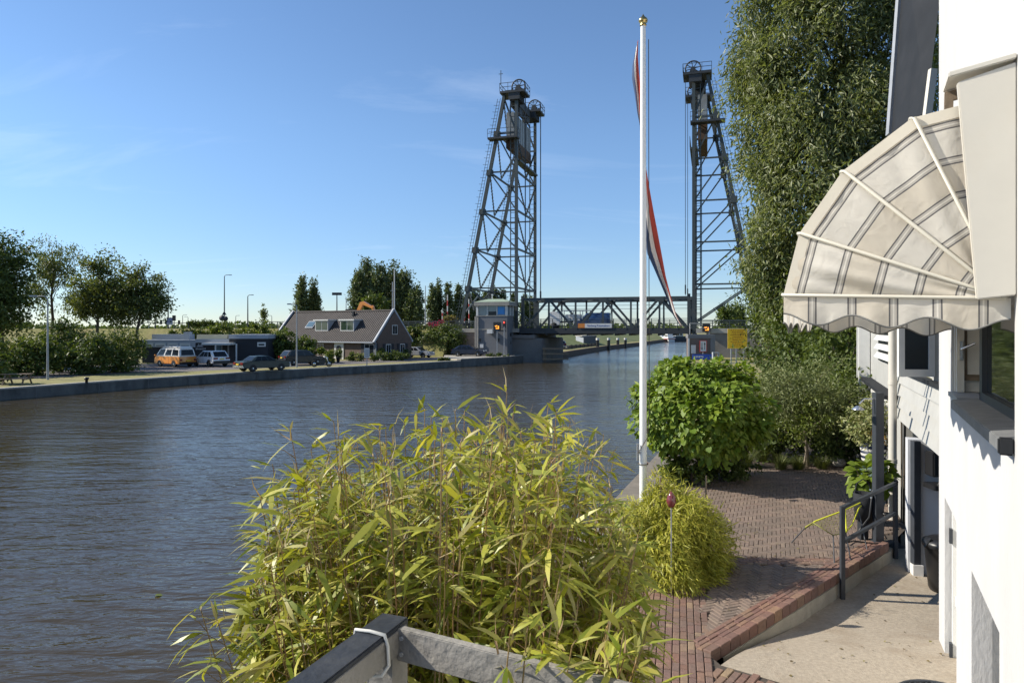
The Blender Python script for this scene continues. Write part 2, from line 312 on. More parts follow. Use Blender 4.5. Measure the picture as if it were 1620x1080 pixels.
l_drygrass = ML('dry_grass_blades', [(.20, .17, .07), (.28, .23, .11), (.15, .15, .05)], .25, .7)
l_flower = ML('red_flowers', [(.35, .02, .06), (.5, .03, .1), (.25, .015, .05)], .3, .5, (1, 1, 1))
# water
m_water = bpy.data.materials.new('river_water'); m_water.use_nodes = True
n = m_water.node_tree.nodes; l = m_water.node_tree.links; b = n['Principled BSDF']
b.inputs['Base Color'].default_value = (.050, .038, .018, 1); b.inputs['Roughness'].default_value = .06; b.inputs['IOR'].default_value = 1.33; b.inputs['Specular IOR Level'].default_value = .5
g = n.new('ShaderNodeNewGeometry'); prev = None
pz = n.new('ShaderNodeTexNoise'); pz.inputs['Scale'].default_value = .06; pz.inputs['Detail'].default_value = 3; l.new(g.outputs['Position'], pz.inputs['Vector'])
pm = n.new('ShaderNodeMapRange'); pm.inputs[1].default_value = .35; pm.inputs[2].default_value = .65; pm.inputs[3].default_value = .45; pm.inputs[4].default_value = 1.2; l.new(pz.outputs[0], pm.inputs[0])
for sc, st, rot, dist in (((.2, .7, 1), 1.0, 14, .12), ((.9, 2.6, 1), 1.0, -8, .075), ((3.0, 7.5, 1), 1.0, 16, .026)):
    mp_ = n.new('ShaderNodeMapping'); mp_.inputs['Scale'].default_value = sc; mp_.inputs['Rotation'].default_value = (0, 0, R(rot)); l.new(g.outputs['Position'], mp_.inputs[0])
    z = n.new('ShaderNodeTexNoise'); z.inputs['Scale'].default_value = 1; z.inputs['Detail'].default_value = 3; z.inputs['Distortion'].default_value = .4; l.new(mp_.outputs[0], z.inputs['Vector'])
    bp = n.new('ShaderNodeBump'); bp.inputs['Strength'].default_value = st; bp.inputs['Distance'].default_value = dist; l.new(z.outputs[0], bp.inputs['Height'])
    l.new(pm.outputs[0], bp.inputs['Strength'])
    if prev: l.new(prev.outputs[0], bp.inputs['Normal'])
    prev = bp
l.new(prev.outputs[0], b.inputs['Normal'])
# roof tiles: rows and rolls from the roof's UV
def tile_mat():
    m = M('grey_roof_tiles', (.050, .041, .038), .8, .3, 2.2, stain=(.085, .072, .065), stain_scale=.5, stain_amt=.6); n = m.node_tree.nodes; l = m.node_tree.links; b = n['Principled BSDF']
    uv = n.new('ShaderNodeTexCoord'); s1 = n.new('ShaderNodeTexWave'); s1.wave_type = 'BANDS'; s1.bands_direction = 'X'; s1.inputs['Scale'].default_value = 1; s1.inputs['Distortion'].default_value = 0
    s2 = n.new('ShaderNodeTexWave'); s2.wave_type = 'BANDS'; s2.bands_direction = 'Y'; s2.wave_profile = 'SAW'; s2.inputs['Scale'].default_value = 1
    l.new(uv.outputs['UV'], s1.inputs[0]); l.new(uv.outputs['UV'], s2.inputs[0])
    a = n.new('ShaderNodeMath'); l.new(s1.outputs['Fac'], a.inputs[0]); l.new(s2.outputs['Fac'], a.inputs[1])
    bp = n.new('ShaderNodeBump'); bp.inputs['Strength'].default_value = 1; bp.inputs['Distance'].default_value = .12; l.new(a.outputs[0], bp.inputs['Height']); l.new(bp.outputs[0], b.inputs['Normal']); return m
m_roof = tile_mat()
# ================================================================ TERRAIN
ZL = .73; ZR = 1.2
def struct(name, mb, mat, **k): return tag(mb.build(name, mat, None, **k), kind='structure')
LB = [(-78, -40), (-45.5, 20), (-33, 44), (-29.2, 51.75), (-22.3, 63.3), (-11.85, 75.3), (-8.2, 80.5), (-6.2, 82.6)]
LB2 = [(-6.2, 82.6), (-.9, 89.6), (.3, 92), (3.9, 99), (8.0, 108)]
LB3 = [(8.0, 108), (14.4, 130), (20.9, 150), (34, 184), (52.7, 237), (68, 266)]
struct('river_water', MB().poly([(-3000, -1500, 0), (3000, -1500, 0), (3000, 3000, 0), (-3000, 3000, 0)]), m_water, normals=False)
# the far banks: one sheet of meadow each, reaching the horizon
left = [(x, y, ZL) for x, y in LB]+[(x, y, ZL) for x, y in LB2[1:]]+[(x, y, ZL+.15) for x, y in LB3[1:]]+[(200, 285, .9), (2600, 800, .9), (2600, 3000, .9), (-3000, 3000, ZL), (-3000, -40, ZL)]
m = MB(); m.poly(left); struct('left_bank_ground', m, m_grass, normals=False)
def wallstrip(m, line, z0, z1, th=.45, side=1):
    """a quay wall along a line, thickness landward"""
    pts = [Vector((x, y, 0)) for x, y in line]
    for i in range(len(pts)-1):
        a, b_ = pts[i], pts[i+1]; d = (b_-a).normalized(); nrm = Vector((-d.y, d.x, 0))*side
        m.prism([a+V(0, 0, z0), b_+V(0, 0, z0), b_+V(0, 0, z1), a+V(0, 0, z1)], nrm*th)
q = thing('quay_wall', 'long low concrete quay wall along the grassy far bank', 'quay wall', (-22.3, 63.3, 0))
m = MB(); wallstrip(m, LB, -1, ZL-.06, .5); m.build('wall', m_quay, q)
m = MB(); wallstrip(m, [(x+.02, y-.01) for x, y in LB], ZL-.06, ZL+.04, .55); m.build('coping', m_quay_top, q)
m = MB()
for (xa, ya), (xb, yb) in zip(LB[1:], LB[2:]):
    L_ = math.hypot(xb-xa, yb-ya); k_ = int(L_/3.2)
    for k in range(k_): t_ = (k+.5)/k_; m.bar((xa+(xb-xa)*t_+.01, ya+(yb-ya)*t_-.005, -.2), (xa+(xb-xa)*t_+.01, ya+(yb-ya)*t_-.005, ZL-.06), .09, .05)
m.build('joint', m_pier, q)
q = thing('quay_wall', 'raised concrete quay wall stepping up beside the bridge keeper house', 'quay wall', (-.9, 89.6, 0))
m = MB(); wallstrip(m, LB2, -1, .9, .6); m.build('wall', m_quay, q)
m = MB(); wallstrip(m, [(x+.03, y-.02) for x, y in LB2], .9, .98, .66); m.build('coping', m_quay_top, q)
m = MB(); m.prism([(-6.4, 82.9, ZL+.004), (-1, 90, ZL+.004), (.1, 92.2, ZL+.004), (-3, 95.5, ZL+.004), (-9.5, 95.5, ZL+.004), (-8.5, 86, ZL+.004)], (0, 0, .2)); struct('quay_platform', m, m_quay_top)
q = thing('sheet_pile_wall', 'dark timber bank wall beyond the bridge', 'bank wall', (20.9, 150, 0))
m = MB(); wallstrip(m, LB3[:], -1, .9, .5); m.build('wall', m_rust, q)
# asphalt yard and lane on the left bank
def strip(pts_l, pts_r, z): return [(x, y, z) for x, y in pts_l]+[(x, y, z) for x, y in reversed(pts_r)]
m = MB(); m.poly(strip([(-37, 57.5), (-29.5, 62), (-23, 68.5), (-16, 76.3), (-9.5, 84), (-5, 92.6)], [(-48, 66), (-39, 78), (-30.5, 79.2), (-21, 82), (-13, 89.5), (-9, 95)], ZL+.008)); struct('asphalt_yard', m, m_asphalt, normals=False)
m = MB(); m.poly(strip([(-56, 24), (-40.5, 48), (-37.2, 53), (-33, 60)], [(-70, 32), (-46, 56), (-40, 62), (-36, 66)], ZL+.004)); struct('gravel_path', m, m_asphalt, normals=False)
# ================================================================ BRIDGE, in its own frame (u along, v across)
RZ = math.atan2(-.28, .96); B0 = Vector((.62, 96, 0)); UX = Vector((math.cos(RZ), math.sin(RZ), 0)); VX = Vector((-math.sin(RZ), math.cos(RZ), 0))
def bw(u, v, z=0): return B0+UX*u+VX*v+Vector((0, 0, z))
UR = 24.1; WV = 10.6
# embankment (dyke with the approach road) on both sides
def embank(u0, u1, n0, n1, name):
    m = MB(); prof = [(-n0, ZL-.3), (-1.4, 4.62), (WV+1.4, 4.62), (WV+1.4+n1, ZL-.3)]
    vs = []; 
    for u in (u0, u1):
        for v, z in prof: vs.append(bw(u, v, z))
    m.add(vs, [(0, 1, 5, 4), (1, 2, 6, 5), (2, 3, 7, 6), (0, 3, 2, 1), (4, 5, 6, 7)]); return struct(name, m, m_grass)
embank(-260, -9.5, 4.2, 12, 'embankment'); embank(33, 240, 9, 12, 'far_embankment')
m = MB(); 
m.poly([bw(-260, -.6, 4.64), bw(-9.5, -.6, 4.64), bw(-9.5, WV+.6, 4.64), bw(-260, WV+.6, 4.64)]); struct('approach_road', m, m_asphalt, normals=False)
def at_bridge(name, label, cat, u=0, group=None): return thing(name, label, cat, bw(u, 0, 0), RZ, group)
ab = at_bridge('bridge_abutment', 'brown concrete abutment carrying the approach road left of the keeper house', 'abutment', -9.5)
m = MB(); m.box(-.4, 9.2, -1.2, WV+1.2, -.5, 4.1); m.build('wall', M('abutment_concrete', (.21, .17, .145), .9, .15, .5, .25, stain=(.10, .085, .07), stain_scale=.5, stain_amt=.7), ab, world=False)
m = MB(); m.box(-.4, 10.1, -1.35, WV+1.35, 4.1, 4.66); m.build('deck', m_quay_top, ab, world=False)
pr = at_bridge('bridge_pier', 'massive dark concrete pier under the left lift tower', 'bridge pier', 0)
m = MB(); m.box(-2.6, 4.2, -1.3, WV+1.3, -2, 3.3); m.build('pier', m_pier, pr, world=False, bevel=.12)
m = MB(); m.box(-2.9, 3.0, -1.5, WV+1.5, 3.3, 3.75); m.build('cap', m_pier, pr, world=False)
m = MB()
for v in (-1.6, -1.0): m.bar((4.4, v, .2), (4.4, v, 2.0), .25)
for z in (.5, 1.2, 1.9): m.bar((4.3, -2.2, z), (7.6, -.8, z), .22)
m.build('fender', m_wood, pr, world=False)
pr = at_bridge('bridge_pier', 'slim dark pier under the right lift tower beside the grey kiosk', 'bridge pier', UR)
m = MB(); m.box(-.9, .9, -.7, WV+.7, -2, 3.7); m.build('pier', m_pier, pr, world=False, bevel=.1)
ab = at_bridge('bridge_abutment', 'dark concrete abutment wall behind the yellow board', 'abutment', UR)
m = MB(); m.box(1.6, 12, -1.2, WV+1.2, -.5, 4.05); m.build('wall', m_pier, ab, world=False)
m = MB(); m.box(.3, 12.1, -1.35, WV+1.35, 4.05, 4.66); m.build('deck', m_quay_top, ab, world=False)
# ---- towers
LV = [4.9, 10.4, 15.9, 21.3, 26.8, 32.2, 37.5]
def back(z): return 1.75+(37.6-z)*.2
def tower(s, u, label):
    t = at_bridge('lift_bridge_tower', label, 'bridge tower', u, 'riveted towers of the lift bridge')
    for v in (0, WV):
        m = MB(); m.bar((0, v, 3.7), (0, v, 37.6), .4, .4); m.build('leg', m_bridge, t, world=False)
        m = MB(); m.bar((s*back(3.7), v, 3.7), (s*back(37.6), v, 37.6), .42, .42, (0, 1, 0)); m.build('leg', m_bridge, t, world=False)
    def laced(m, p, q, w=.3):
        p, q = Vector(p), Vector(q); d = (q-p).normalized(); a = d.cross(Vector((1, 0, 0))).normalized()*w/2; n_ = max(int((q-p).length/.55), 2)
        m.bar(p+a, q+a, .075); m.bar(p-a, q-a, .075)
        for k in range(n_): 
            c = p.lerp(q, (k+.5)/n_); m.bar(c+a, c-a, .22, .06)
    for v in (0, WV):
        m = MB()
        for k in range(1, 6): m.bar((0, v, LV[k]), (s*back(LV[k]), v, LV[k]), .16, .2)
        for k in range(1, 6):
            m.bar((s*back(LV[k]), v, LV[k]), (0, v, LV[k-1]+(.5 if k == 1 else 0)), .15, .18)
        m.bar((s*back(37.2), v, 37.2), (0, v, 32.2), .19, .22)
        for k in range(1, 6): # gusset plates
            m.box(min(s*back(LV[k])-.42, s*back(LV[k])+.42), max(s*back(LV[k])-.42, s*back(LV[k])+.42), v-.3, v+.3, LV[k]-.5, LV[k]+.35)
        m.build('side_bracing', m_bridge, t, world=False)
    m = MB()
    for k in range(1, 6):
        x = s*back(LV[k]); m.bar((x, 0, LV[k]), (x, WV, LV[k]), .2, .24); 
        for v in (0, WV): laced(m, (x, v, LV[k]), (s*back(LV[k-1]+.3), WV/2, LV[k-1]+(.3 if k > 1 else 2.6)))
    for v in (0, WV): laced(m, (s*back(37), v, 37), (s*back(32.4), WV/2, 32.4))
    m.build('back_bracing', m_bridge, t, world=False)
    m = MB()
    for k in (1, 2, 3, 4):
        m.bar((0, 0, LV[k]), (0, WV, LV[k]), .2, .26)
        for v in (0, WV): laced(m, (0, v, LV[k]+5.2), (0, WV/2, LV[k]+.2))
    m.build('front_bracing', m_bridge, t, world=False)
    # ladders with hoops beside the back legs, straight one by the front leg
    for v, off in ((-.45, 1), (WV+.45, 1)):
        m = MB(); 
        for dx in (.35, .75): m.bar((s*(back(5)+dx), v, 5), (s*(back(37)+dx), v, 37), .05)
        for k in range(70):
            z = 5+k*.457; m.bar((s*(back(z)+.3), v, z), (s*(back(z)+.8), v, z), .045)
            if k % 2 == 0: m.bar((s*(back(z)+.8), v, z), (s*(back(z)+1.15), v, z+.05), .045)
        m.build('ladder', m_bridge, t, world=False)
    for v in (0, WV):
        m = MB(); m.bar((s*.85, v, 4.9), (s*.85, v, 36.5), .12)
        for k in range(42): m.bar((s*.2, v, 5.2+k*.75), (s*.85, v, 5.2+k*.75), .07)
        m.build('ladder', m_bridge, t, world=False)
    # platforms with sheaves
    def rail(m, pts, z, h=1.1, close=False):
        for a, b_ in zip(pts, pts[1:]+([pts[0]] if close else [])):
            for hh in (.55, h): m.bar((a[0], a[1], z+hh), (b_[0], b_[1], z+hh), .06)
            L = math.hypot(b_[0]-a[0], b_[1]-a[1]); k_ = max(int(L/1.1), 1)
            for k in range(k_+1): m.bar((a[0]+(b_[0]-a[0])*k/k_, a[1]+(b_[1]-a[1])*k/k_, z), (a[0]+(b_[0]-a[0])*k/k_, a[1]+(b_[1]-a[1])*k/k_, z+h), .05)
    for vc in (.8, WV-.8):
        x0, x1 = sorted((-s*1.35, s*2.25)); va, vb = vc-1.5, vc+1.5
        m = MB(); m.box(x0, x1, va, vb, 37.65, 37.95)
        for k in range(5): m.box(-1.0 if s < 0 else -.6, .6 if s < 0 else 1.0, va+.1+k*.62, va+.3+k*.62, 36.7, 37.65)
        m.build('platform', m_bridge_dark, t, world=False)
        m = MB(); rail(m, [(x0, va), (x1, va), (x1, vb), (x0, vb)], 37.95, close=True); m.build('railing', m_bridge, t, world=False)
        m = MB(); r_ = .98; n_ = 28
        ring = [(-s*.1+r_*math.cos(2*math.pi*k/n_), vc, 38.9+r_*math.sin(2*math.pi*k/n_)) for k in range(n_+1)]; m.tube(ring, .1, 6)
        m.lathe([(0, -.2), (.2, -.2), (.2, .2), (0, .2)], (-s*.1, vc, 38.9), 12, 'y')
        for k in range(8): a = math.pi*k/4+.2; m.bar((-s*.1, vc, 38.9), (-s*.1+r_*math.cos(a), vc, 38.9+r_*math.sin(a)), .09)
        m.build('sheave', m_bridge_dark, t, world=False)
        m = MB(); 
        for dv in (-.45, .45): m.prism([(-s*.1-.6, vc+dv, 37.95), (-s*.1+.6, vc+dv, 37.95), (-s*.1+.2, vc+dv, 39.0), (-s*.1-.2, vc+dv, 39.0)], (0, .1, 0))
        m.build('bearing', m_bridge_dark, t, world=False)
        m = MB()
        for dv in (-.14, .14):
            m.bar((-s*1.08, vc+dv, 38.9), (-s*1.08, vc+dv, 9.0), .06); m.bar((s*.88, vc+dv, 38.9), (s*1.2, vc+dv, 35.3), .06)
        for dv in (-.14, .14): m.bar((-s*1.08, vc+dv, 10.4), (-s*1.08, vc+dv, 9.2), .16)
        m.build('rope', m_bridge_dark, t, world=False)
    m = MB()
    for x in (s*.25, s*1.35): m.box(x-.14, x+.14, 2.2, WV-2.2, 36.6, 37.7)
    m.bar((s*.25, 2.2, 36.7), (s*.25, WV-2.2, 35.2), .16); m.bar((s*.25, 2.2, 35.2), (s*.25, WV-2.2, 36.7), .16); m.box(min(s*.2, s*1.4), max(s*.2, s*1.4), 2.6, WV-2.6, 37.7, 37.8)
    m.build('head_girder', m_bridge_dark, t, world=False)
    c0, c1 = sorted((s*.55, s*1.65))
    m = MB(); m.box(c0, c1, .6, WV-.6, 31.6, 35.3)
    for k in range(9): m.box(c0-.06, c1+.06, .9+k*1.08, 1.05+k*1.08, 31.6, 35.3)
    m.build('counterweight', M('counterweight_grey', (.27, .30, .32), .6, .1, 1, stain=(.16, .14, .12), stain_scale=1.2, stain_amt=.4) if s < 0 else bpy.data.materials['counterweight_grey'], t, world=False)
    m = MB(); m.box(c0-.03, c1+.03, .5, WV-.5, 30.2 if s < 0 else 29.4, 31.6); m.build('counterweight_frame', m_rust, t, world=False)
    p0, p1 = sorted((-s*.4, s*(back(31.7)+1.0)))
    m = MB(); m.box(p0, p1, -1.1, .3, 31.25, 31.5); m.build('platform', m_bridge_dark, t, world=False)
    m = MB(); rail(m, [(p0, -1.1), (p1, -1.1), (p1, .3)], 31.5, 1.15); m.build('railing', m_bridge, t, world=False)
    m = MB(); m.box(-.5, .5, .3, WV-.3, 28.2, 28.45); rail(m, [(-.5, .3), (-.5, WV-.3)], 28.45, 1.4); m.build('walkway', m_bridge, t, world=False)
    m = MB()
    for k, (v, z) in enumerate(((2.4, 32), (4.6, 33.4), (6.6, 32.2))): m.box(min(s*.2, s*.9), max(s*.2, s*.9), v, v+1.5, z+3.6, z+4.6)
    m.build('machinery', m_bridge_dark, t, world=False)
    if s < 0:
        m = MB(); m.bar((-2.1, -.6, 39), (-2.1, -.6, 40.9), .08); m.bar((-2.4, -.6, 40.4), (-1.8, -.6, 40.4), .06); m.build('antenna', m_bridge, t, world=False)
    # portal between the back legs
    m = MB()
    for v in (.5, WV-.5): m.bar((s*back(7.5), v, 7.0), (s*back(9), WV/2, 9.6), .2)
    m.build('portal_brace', m_bridge, t, world=False)
    return t
tower(-1, 0, 'tall grey steel lift tower on the left end of the bridge beyond the keeper house')
tower(1, UR, 'tall grey steel lift tower at the right end, rising beside the big willow')
# ---- lifting span
sp = at_bridge('lift_bridge_span', 'low grey steel truss span between the two lift towers', 'bridge span', 0)
U0, U1 = .65, UR-.65; pn = (U1-U0)/3; zb, zt = 4.35, 8.75
for v in (1.0, WV-1.0):
    m = MB(); m.bar((U0-.1, v, zt), (U1+.1, v, zt), .34, .36); m.build('top_chord', m_bridge, sp, world=False)
    m = MB(); m.bar((U0-.2, v, zb), (U1+.2, v, zb), .4, .6); m.build('bottom_chord', m_bridge_dark, sp, world=False)
    m = MB(); tops = [U0+pn*(k+.5) for k in range(3)]; bots = [U0+pn*k for k in range(4)]
    for k in range(3): m.bar((bots[k], v, zb), (tops[k], v, zt), .26, .3); m.bar((tops[k], v, zt), (bots[k+1], v, zb), .26, .3)
    for u in tops+bots[1:3]: m.bar((u, v, zb), (u, v, zt), .24, .22)
    for u in tops: m.box(u-.55, u+.55, v-.2, v+.2, zt-.55, zt+.1)
    for u in bots: m.box(u-.5, u+.5, v-.2, v+.2, zb, zb+.55)
    for u in (U0, U1): m.bar((u, v, zb), (u, v, zt+.5), .4, .4)
    m.build('truss_web', m_bridge, sp, world=False)
m = MB()
for k in range(7): u = U0+k*(U1-U0)/6; m.bar((u, 1, zt), (u, WV-1, zt), .2, .24)
for k in range(6):
    a, b_ = U0+k*(U1-U0)/6, U0+(k+1)*(U1-U0)/6; m.bar((a, 1, zt), (b_, WV-1, zt), .13); m.bar((a, WV-1, zt), (b_, 1, zt), .13)
m.build('top_bracing', m_bridge, sp, world=False)
m = MB(); m.box(U0-.3, U1+.3, -.6, WV+.6, 4.42, 4.66); m.build('deck', m_bridge_dark, sp, world=False)
m = MB()
for k in range(13): u = U0+k*(U1-U0)/12; m.box(u-.12, u+.12, -.4, WV+.4, 3.7, 4.4)
for v in (-.55, WV+.55): m.box(U0-.2, U1+.2, v-.08, v+.08, 3.95, 4.72)
m.build('deck_girder', m_bridge_dark, sp, world=False)
def parapet(name_, u0, u1, v, parent, h=1.3, step=1.6, mat=None):
    m = MB()
    for z in (.35, .7, 1.0, h): m.bar((u0, v, 4.66+z), (u1, v, 4.66+z), .055)
    k_ = max(1, int((u1-u0)/step))
    for k in range(k_+1): u = u0+(u1-u0)*k/k_; m.bar((u, v, 4.5), (u, v, 4.66+h), .09)
    return m.build(name_, mat or m_bridge, parent, world=False)
for v in (-.62, WV+.62): parapet('railing', U0-.3, U1+.3, v, sp)
m = MB()
for z in (7.4, 7.9): m.bar((U0, 4, z), (U1, 4, z), .05)
m.build('overhead_wire', m_bridge_dark, sp, world=False)
for (u0, u1, lab) in ((-9.9, .3, 'grey pipe railing above the brown abutment'), (UR+.3, UR+60, 'grey pipe railing along the approach right of the tower'), (-42, -10, 'grey guard rail along the raised approach road behind the brick house')):
    f = at_bridge('bridge_railing', lab, 'railing', u0)
    parapet('front_rail', 0, u1-u0, -1.25, f, 1.05, 2.0); parapet('back_rail', 0, u1-u0, WV+1.25, f, 1.05, 2.0)
# banner on the near railing
bn = at_bridge('banner', 'white banner with an orange square end tied to the bridge railing', 'banner', 8.9)
m = MB(); m.box(.95, 4.6, -.72, -.69, 4.72, 5.32); m.build('cloth', m_white_paint, bn, world=False)
m = MB(); m.box(0, .94, -.72, -.69, 4.72, 5.32); m.build('logo_panel', m_amber, bn, world=False)
text_mesh('Starberg Kaasmakers', .36, 'lettering', m_blue_ink, bn, (2.78, -.728, 5.02), (R(90), 0, 0))
# ---- keeper house
kh = at_bridge('bridge_keeper_house', 'grey bridge keeper house with glazed cabin under a flat green roof', 'keeper house', -4.65)
w_, d0, d1 = 4.45, -3.75, -.75
m = MB(); m.box(0, w_, d0, d1, .2, 6.3); m.build('wall', m_tower_house, kh, world=False, bevel=.03)
m = MB(); m.box(-.35, .0, d0+.25, d1, .2, 6.3); m.box(-.05, w_+.05, d0-.05, d1+.05, 6.3, 6.42); m.build('band', m_concrete, kh, world=False)
for (u, v) in ((.12, d0+.12), (1.55, d0+.12), (2.95, d0+.12), (w_-.16, d0+.12), (w_-.12, d1-.12), (.12, d1-.12), (w_-.12, -2.2)): m = MB(); m.bar((u, v, 6.42), (u, v, 7.75), .12 if 1 < u < 3.5 else .3); m.build('cabin_post', m_white_paint, kh, world=False)
m = MB(); m.box(.2, w_-.2, d0+.15, d0+.19, 6.42, 7.75); m.box(w_-.2, w_-.16, d0+.2, d1-.2, 6.42, 7.75); m.box(.16, .2, d0+.2, d1-.2, 6.42, 7.75); m.build('cabin_window', m_glass_cab, kh, world=False)
m = MB(); m.box(3.05, w_-.4, d0+.10, d0+.13, 6.55, 7.6); m.build('window_blind', m_glass_blue, kh, world=False)
m = MB(); m.box(1.75, 2.8, d0+.09, d0+.12, 6.45, 6.95); m.build('desk', m_black, kh, world=False)
m = MB(); m.box(-.25, w_+.35, d0-.35, d1+.3, 7.75, 8.25); m.build('fascia', m_concrete, kh, world=False)
m = MB(); m.prism([(-.25, d0-.35, 8.25), (w_+.35, d0-.35, 8.25), (w_-.4, -2.2, 8.6), (.6, -2.2, 8.6)], (0, .02, 0)); m.add([(-.25, d0-.35, 8.26), (w_+.35, d0-.35, 8.26), (w_+.35, d1+.3, 8.26), (-.25, d1+.3, 8.26), (1.2, -2.25, 8.72), (w_-1.1, -2.25, 8.72)], [(0, 1, 5, 4), (1, 2, 5), (2, 3, 4, 5), (3, 0, 4)])
m.build('roof', M('green_roofing', (.25, .32, .24), .8, .1, 2), kh, world=False)
m = MB(); m.tube([(1.8, -2.2, 8.6), (1.8, -2.2, 9.3)], .06, 6); m.box(1.68, 1.92, -2.3, -2.1, 9.2, 9.4); m.build('vent', m_white_paint, kh, world=False)
for hx0, hx1 in ((.35, .65), (2.9, 3.3)): m = MB(); m.box(hx0, hx1, d0-.12, d0, 2.9, 3.3); m.build('wall_hatch', m_black, kh, world=False)
m = MB(); m.box(.55, 1.05, d0-.12, d0, 2.0, 2.5); m.build('wall_box', m_white_paint, kh, world=False)
m = MB(); m.tube([(.28, d0-.06, .9), (.28, d0-.06, 6.2)], .08, 8); m.box(.0, 4.0, d0-.05, d0, 4.45, 4.6); m.build('wall_trim', m_concrete, kh, world=False)
m = MB(); m.box(1.75, 2.55, d0-.7, d0-.05, 3.95, 4.5); m.build('air_conditioner', m_white_paint, kh, world=False, bevel=.03)
m = MB(); m.box(w_+.0, w_+.04, -2.5, -1.9, 3.6, 4.1); m.box(w_, w_+.04, -2.3, -2.1, 2.5, 2.9); m.build('side_hatch', m_black, kh, world=False)
def lane_signal(loc, label):
    sg = thing('lane_sign', label, 'matrix sign', loc, RZ, 'square amber arrow signs for shipping')
    m = MB(); m.box(-.5, .5, 0, .25, -.55, .55); m.build('housing', m_black, sg, world=False, bevel=.02)
    m = MB(); m.prism([(.3, -.02, .05), (.3, -.02, -.36), (-.15, -.02, -.36), (-.15, -.02, -.24), (.15, -.02, -.24), (.15, -.02, .05)], (0, .012, 0)); m.prism([(-.32, -.02, .02), (-.08, -.02, -.12), (-.02, -.02, -.0), (.1, -.02, -.02), (.04, -.02, .12), (-.15, -.02, .08)], (0, .012, 0)); m.build('arrow', ME('amber_leds', (1, .33, .03), .9), sg, world=False)
    return sg
p = bw(-2.15+.75, d0-.95, 4.95); sg = lane_signal(p, 'square black sign with a lit amber arrow on the keeper house wall')
m = MB(); m.bar((0, .12, -.55), (0, .12, -4.1), .1); m.build('post', m_pole_grey, sg, world=False)
lane_signal(bw(UR+1.6, -1.65, 4.75), 'square black sign with amber arrow on the railing at the foot of the right tower')
sg = thing('traffic_signal', 'red shipping light on a thin grey post at the keeper house corner', 'signal light', bw(-.35, d0-1.0, .7), RZ)
m = MB(); m.bar((0, 0, 0), (0, 0, 4.2), .11); m.build('post', m_pole_grey, sg, world=False)
m = MB(); m.box(-.2, .2, -.02, .22, 4.0, 5.0); m.build('housing', m_black, sg, world=False, bevel=.03)
m = MB(); m.lathe([(0, -.04), (.11, -.04), (.11, .0)], (0, -.02, 4.75), 12, 'y'); m.build('lamp', ME('red_signal', (1, .06, .04), 1.2), sg, world=False)
# ================================================================ LEFT BANK BUILDINGS
def box_w(m, p0, p1, y0, y1): m.box(p0[0], p1[0], y0, y1, p0[2], p1[2])
YB = 77.0
def X(px, Y=YB): return (px-810)/F*Y
def Z(py, Y=YB): return EYE-(py-520)/F*Y
bl = thing('flat_roofed_building', 'low black flat roofed commercial building with pale fascias behind the parked cars', 'building', (X(325), YB, ZL))
m = MB(); m.box(X(225), X(309), YB, YB+5, ZL, Z(549)); m.box(X(309), X(366), YB+.05, YB+5, ZL, Z(540)); m.box(X(366), X(427), YB-.6, YB+5, ZL, Z(533.5)); m.build('wall', m_dark_wall, bl)
m = MB(); m.box(X(224), X(309.5), YB-.12, YB+5.05, Z(549), Z(537.5)); m.box(X(309.5), X(367), YB-.15, YB+5.05, Z(542), Z(536.3)); m.box(X(366), X(428), YB-.75, YB+5.02, Z(535.5), Z(529)); m.box(X(218), X(278), YB+3, YB+4.6, Z(537.5), Z(529)); m.build('fascia', m_fascia, bl)
m = MB(); m.box(X(308), X(364), YB+.5, YB+.9, Z(536.2), Z(529)); m.build('sign_fascia', m_beige, bl)
m = MB(); 
pts = [at(360.5, 536, YB+.45), at(360.5, 531, YB+.45), at(361.3, 529.8, YB+.45), at(362.6, 529.8, YB+.45), at(363.4, 531, YB+.45), at(363.4, 536, YB+.45)]; m.tube(pts, .03, 5); m.build('sign_mark', m_black, bl)
for k in range(4):
    a = 227+k*19.5; m = MB(); m.box(X(a), X(a+16.5), YB-.17, YB-.13, Z(548), Z(542.5)); w_o = m.build('vent_panel', m_white_paint, bl)
    m = MB(); m.box(X(a+2), X(a+14.5), YB-.19, YB-.175, Z(547), Z(546)); m.build('vent_slot', m_black, w_o)
m = MB(); m.box(X(410.5), X(423.5), YB-.66, YB-.6, Z(548), Z(541)); fr = m.build('window', m_white_paint, bl); m = MB(); m.box(X(412.5), X(421.5), YB-.68, YB-.665, Z(546), Z(543.6)); m.build('pane', m_glass, fr)
m = MB(); m.box(X(333), X(376), YB-2.2, YB-.2, Z(544.8), Z(541.5)); m.build('porch_roof', m_white_paint, bl)
for px in (341, 374): m = MB(); m.bar((X(px, YB-2), YB-2.0, ZL), (X(px, YB-2), YB-2.0, Z(543)), .12); m.build('porch_post', m_white_paint, bl)
m = MB(); m.box(X(351), X(364.5), YB-.10, YB+.0, ZL, Z(545)); d_ = m.build('door_frame', m_fascia, bl); m = MB(); m.box(X(352.5), X(360.5), YB-.13, YB-.11, ZL+.05, Z(546)); m.build('door', m_black, d_); m = MB(); m.box(X(341), X(350), YB-.06, YB+.02, Z(566), Z(545)); m.build('window', m_glass_cab, bl)
m = MB(); m.box(X(277), X(286.5), YB+2, YB+2.7, Z(538), Z(525)); m.build('chimney', m_fascia, bl)
m = MB()
for px, z_, w_e in ((314, 545.2, .1), (318, 545.2, .1), (316, 547.2, .42)): m.prism([(X(px)-w_e, YB+.03, Z(z_)-.1), (X(px)+w_e, YB+.03, Z(z_)-.1), (X(px)+w_e*.4, YB+.03, Z(z_)+.1), (X(px)-w_e*.4, YB+.03, Z(z_)+.1)], (0, .015, 0))
m.build('wall_emblem', m_fascia, bl)
m = MB(); x_ = X(309.5)
random.seed(8)
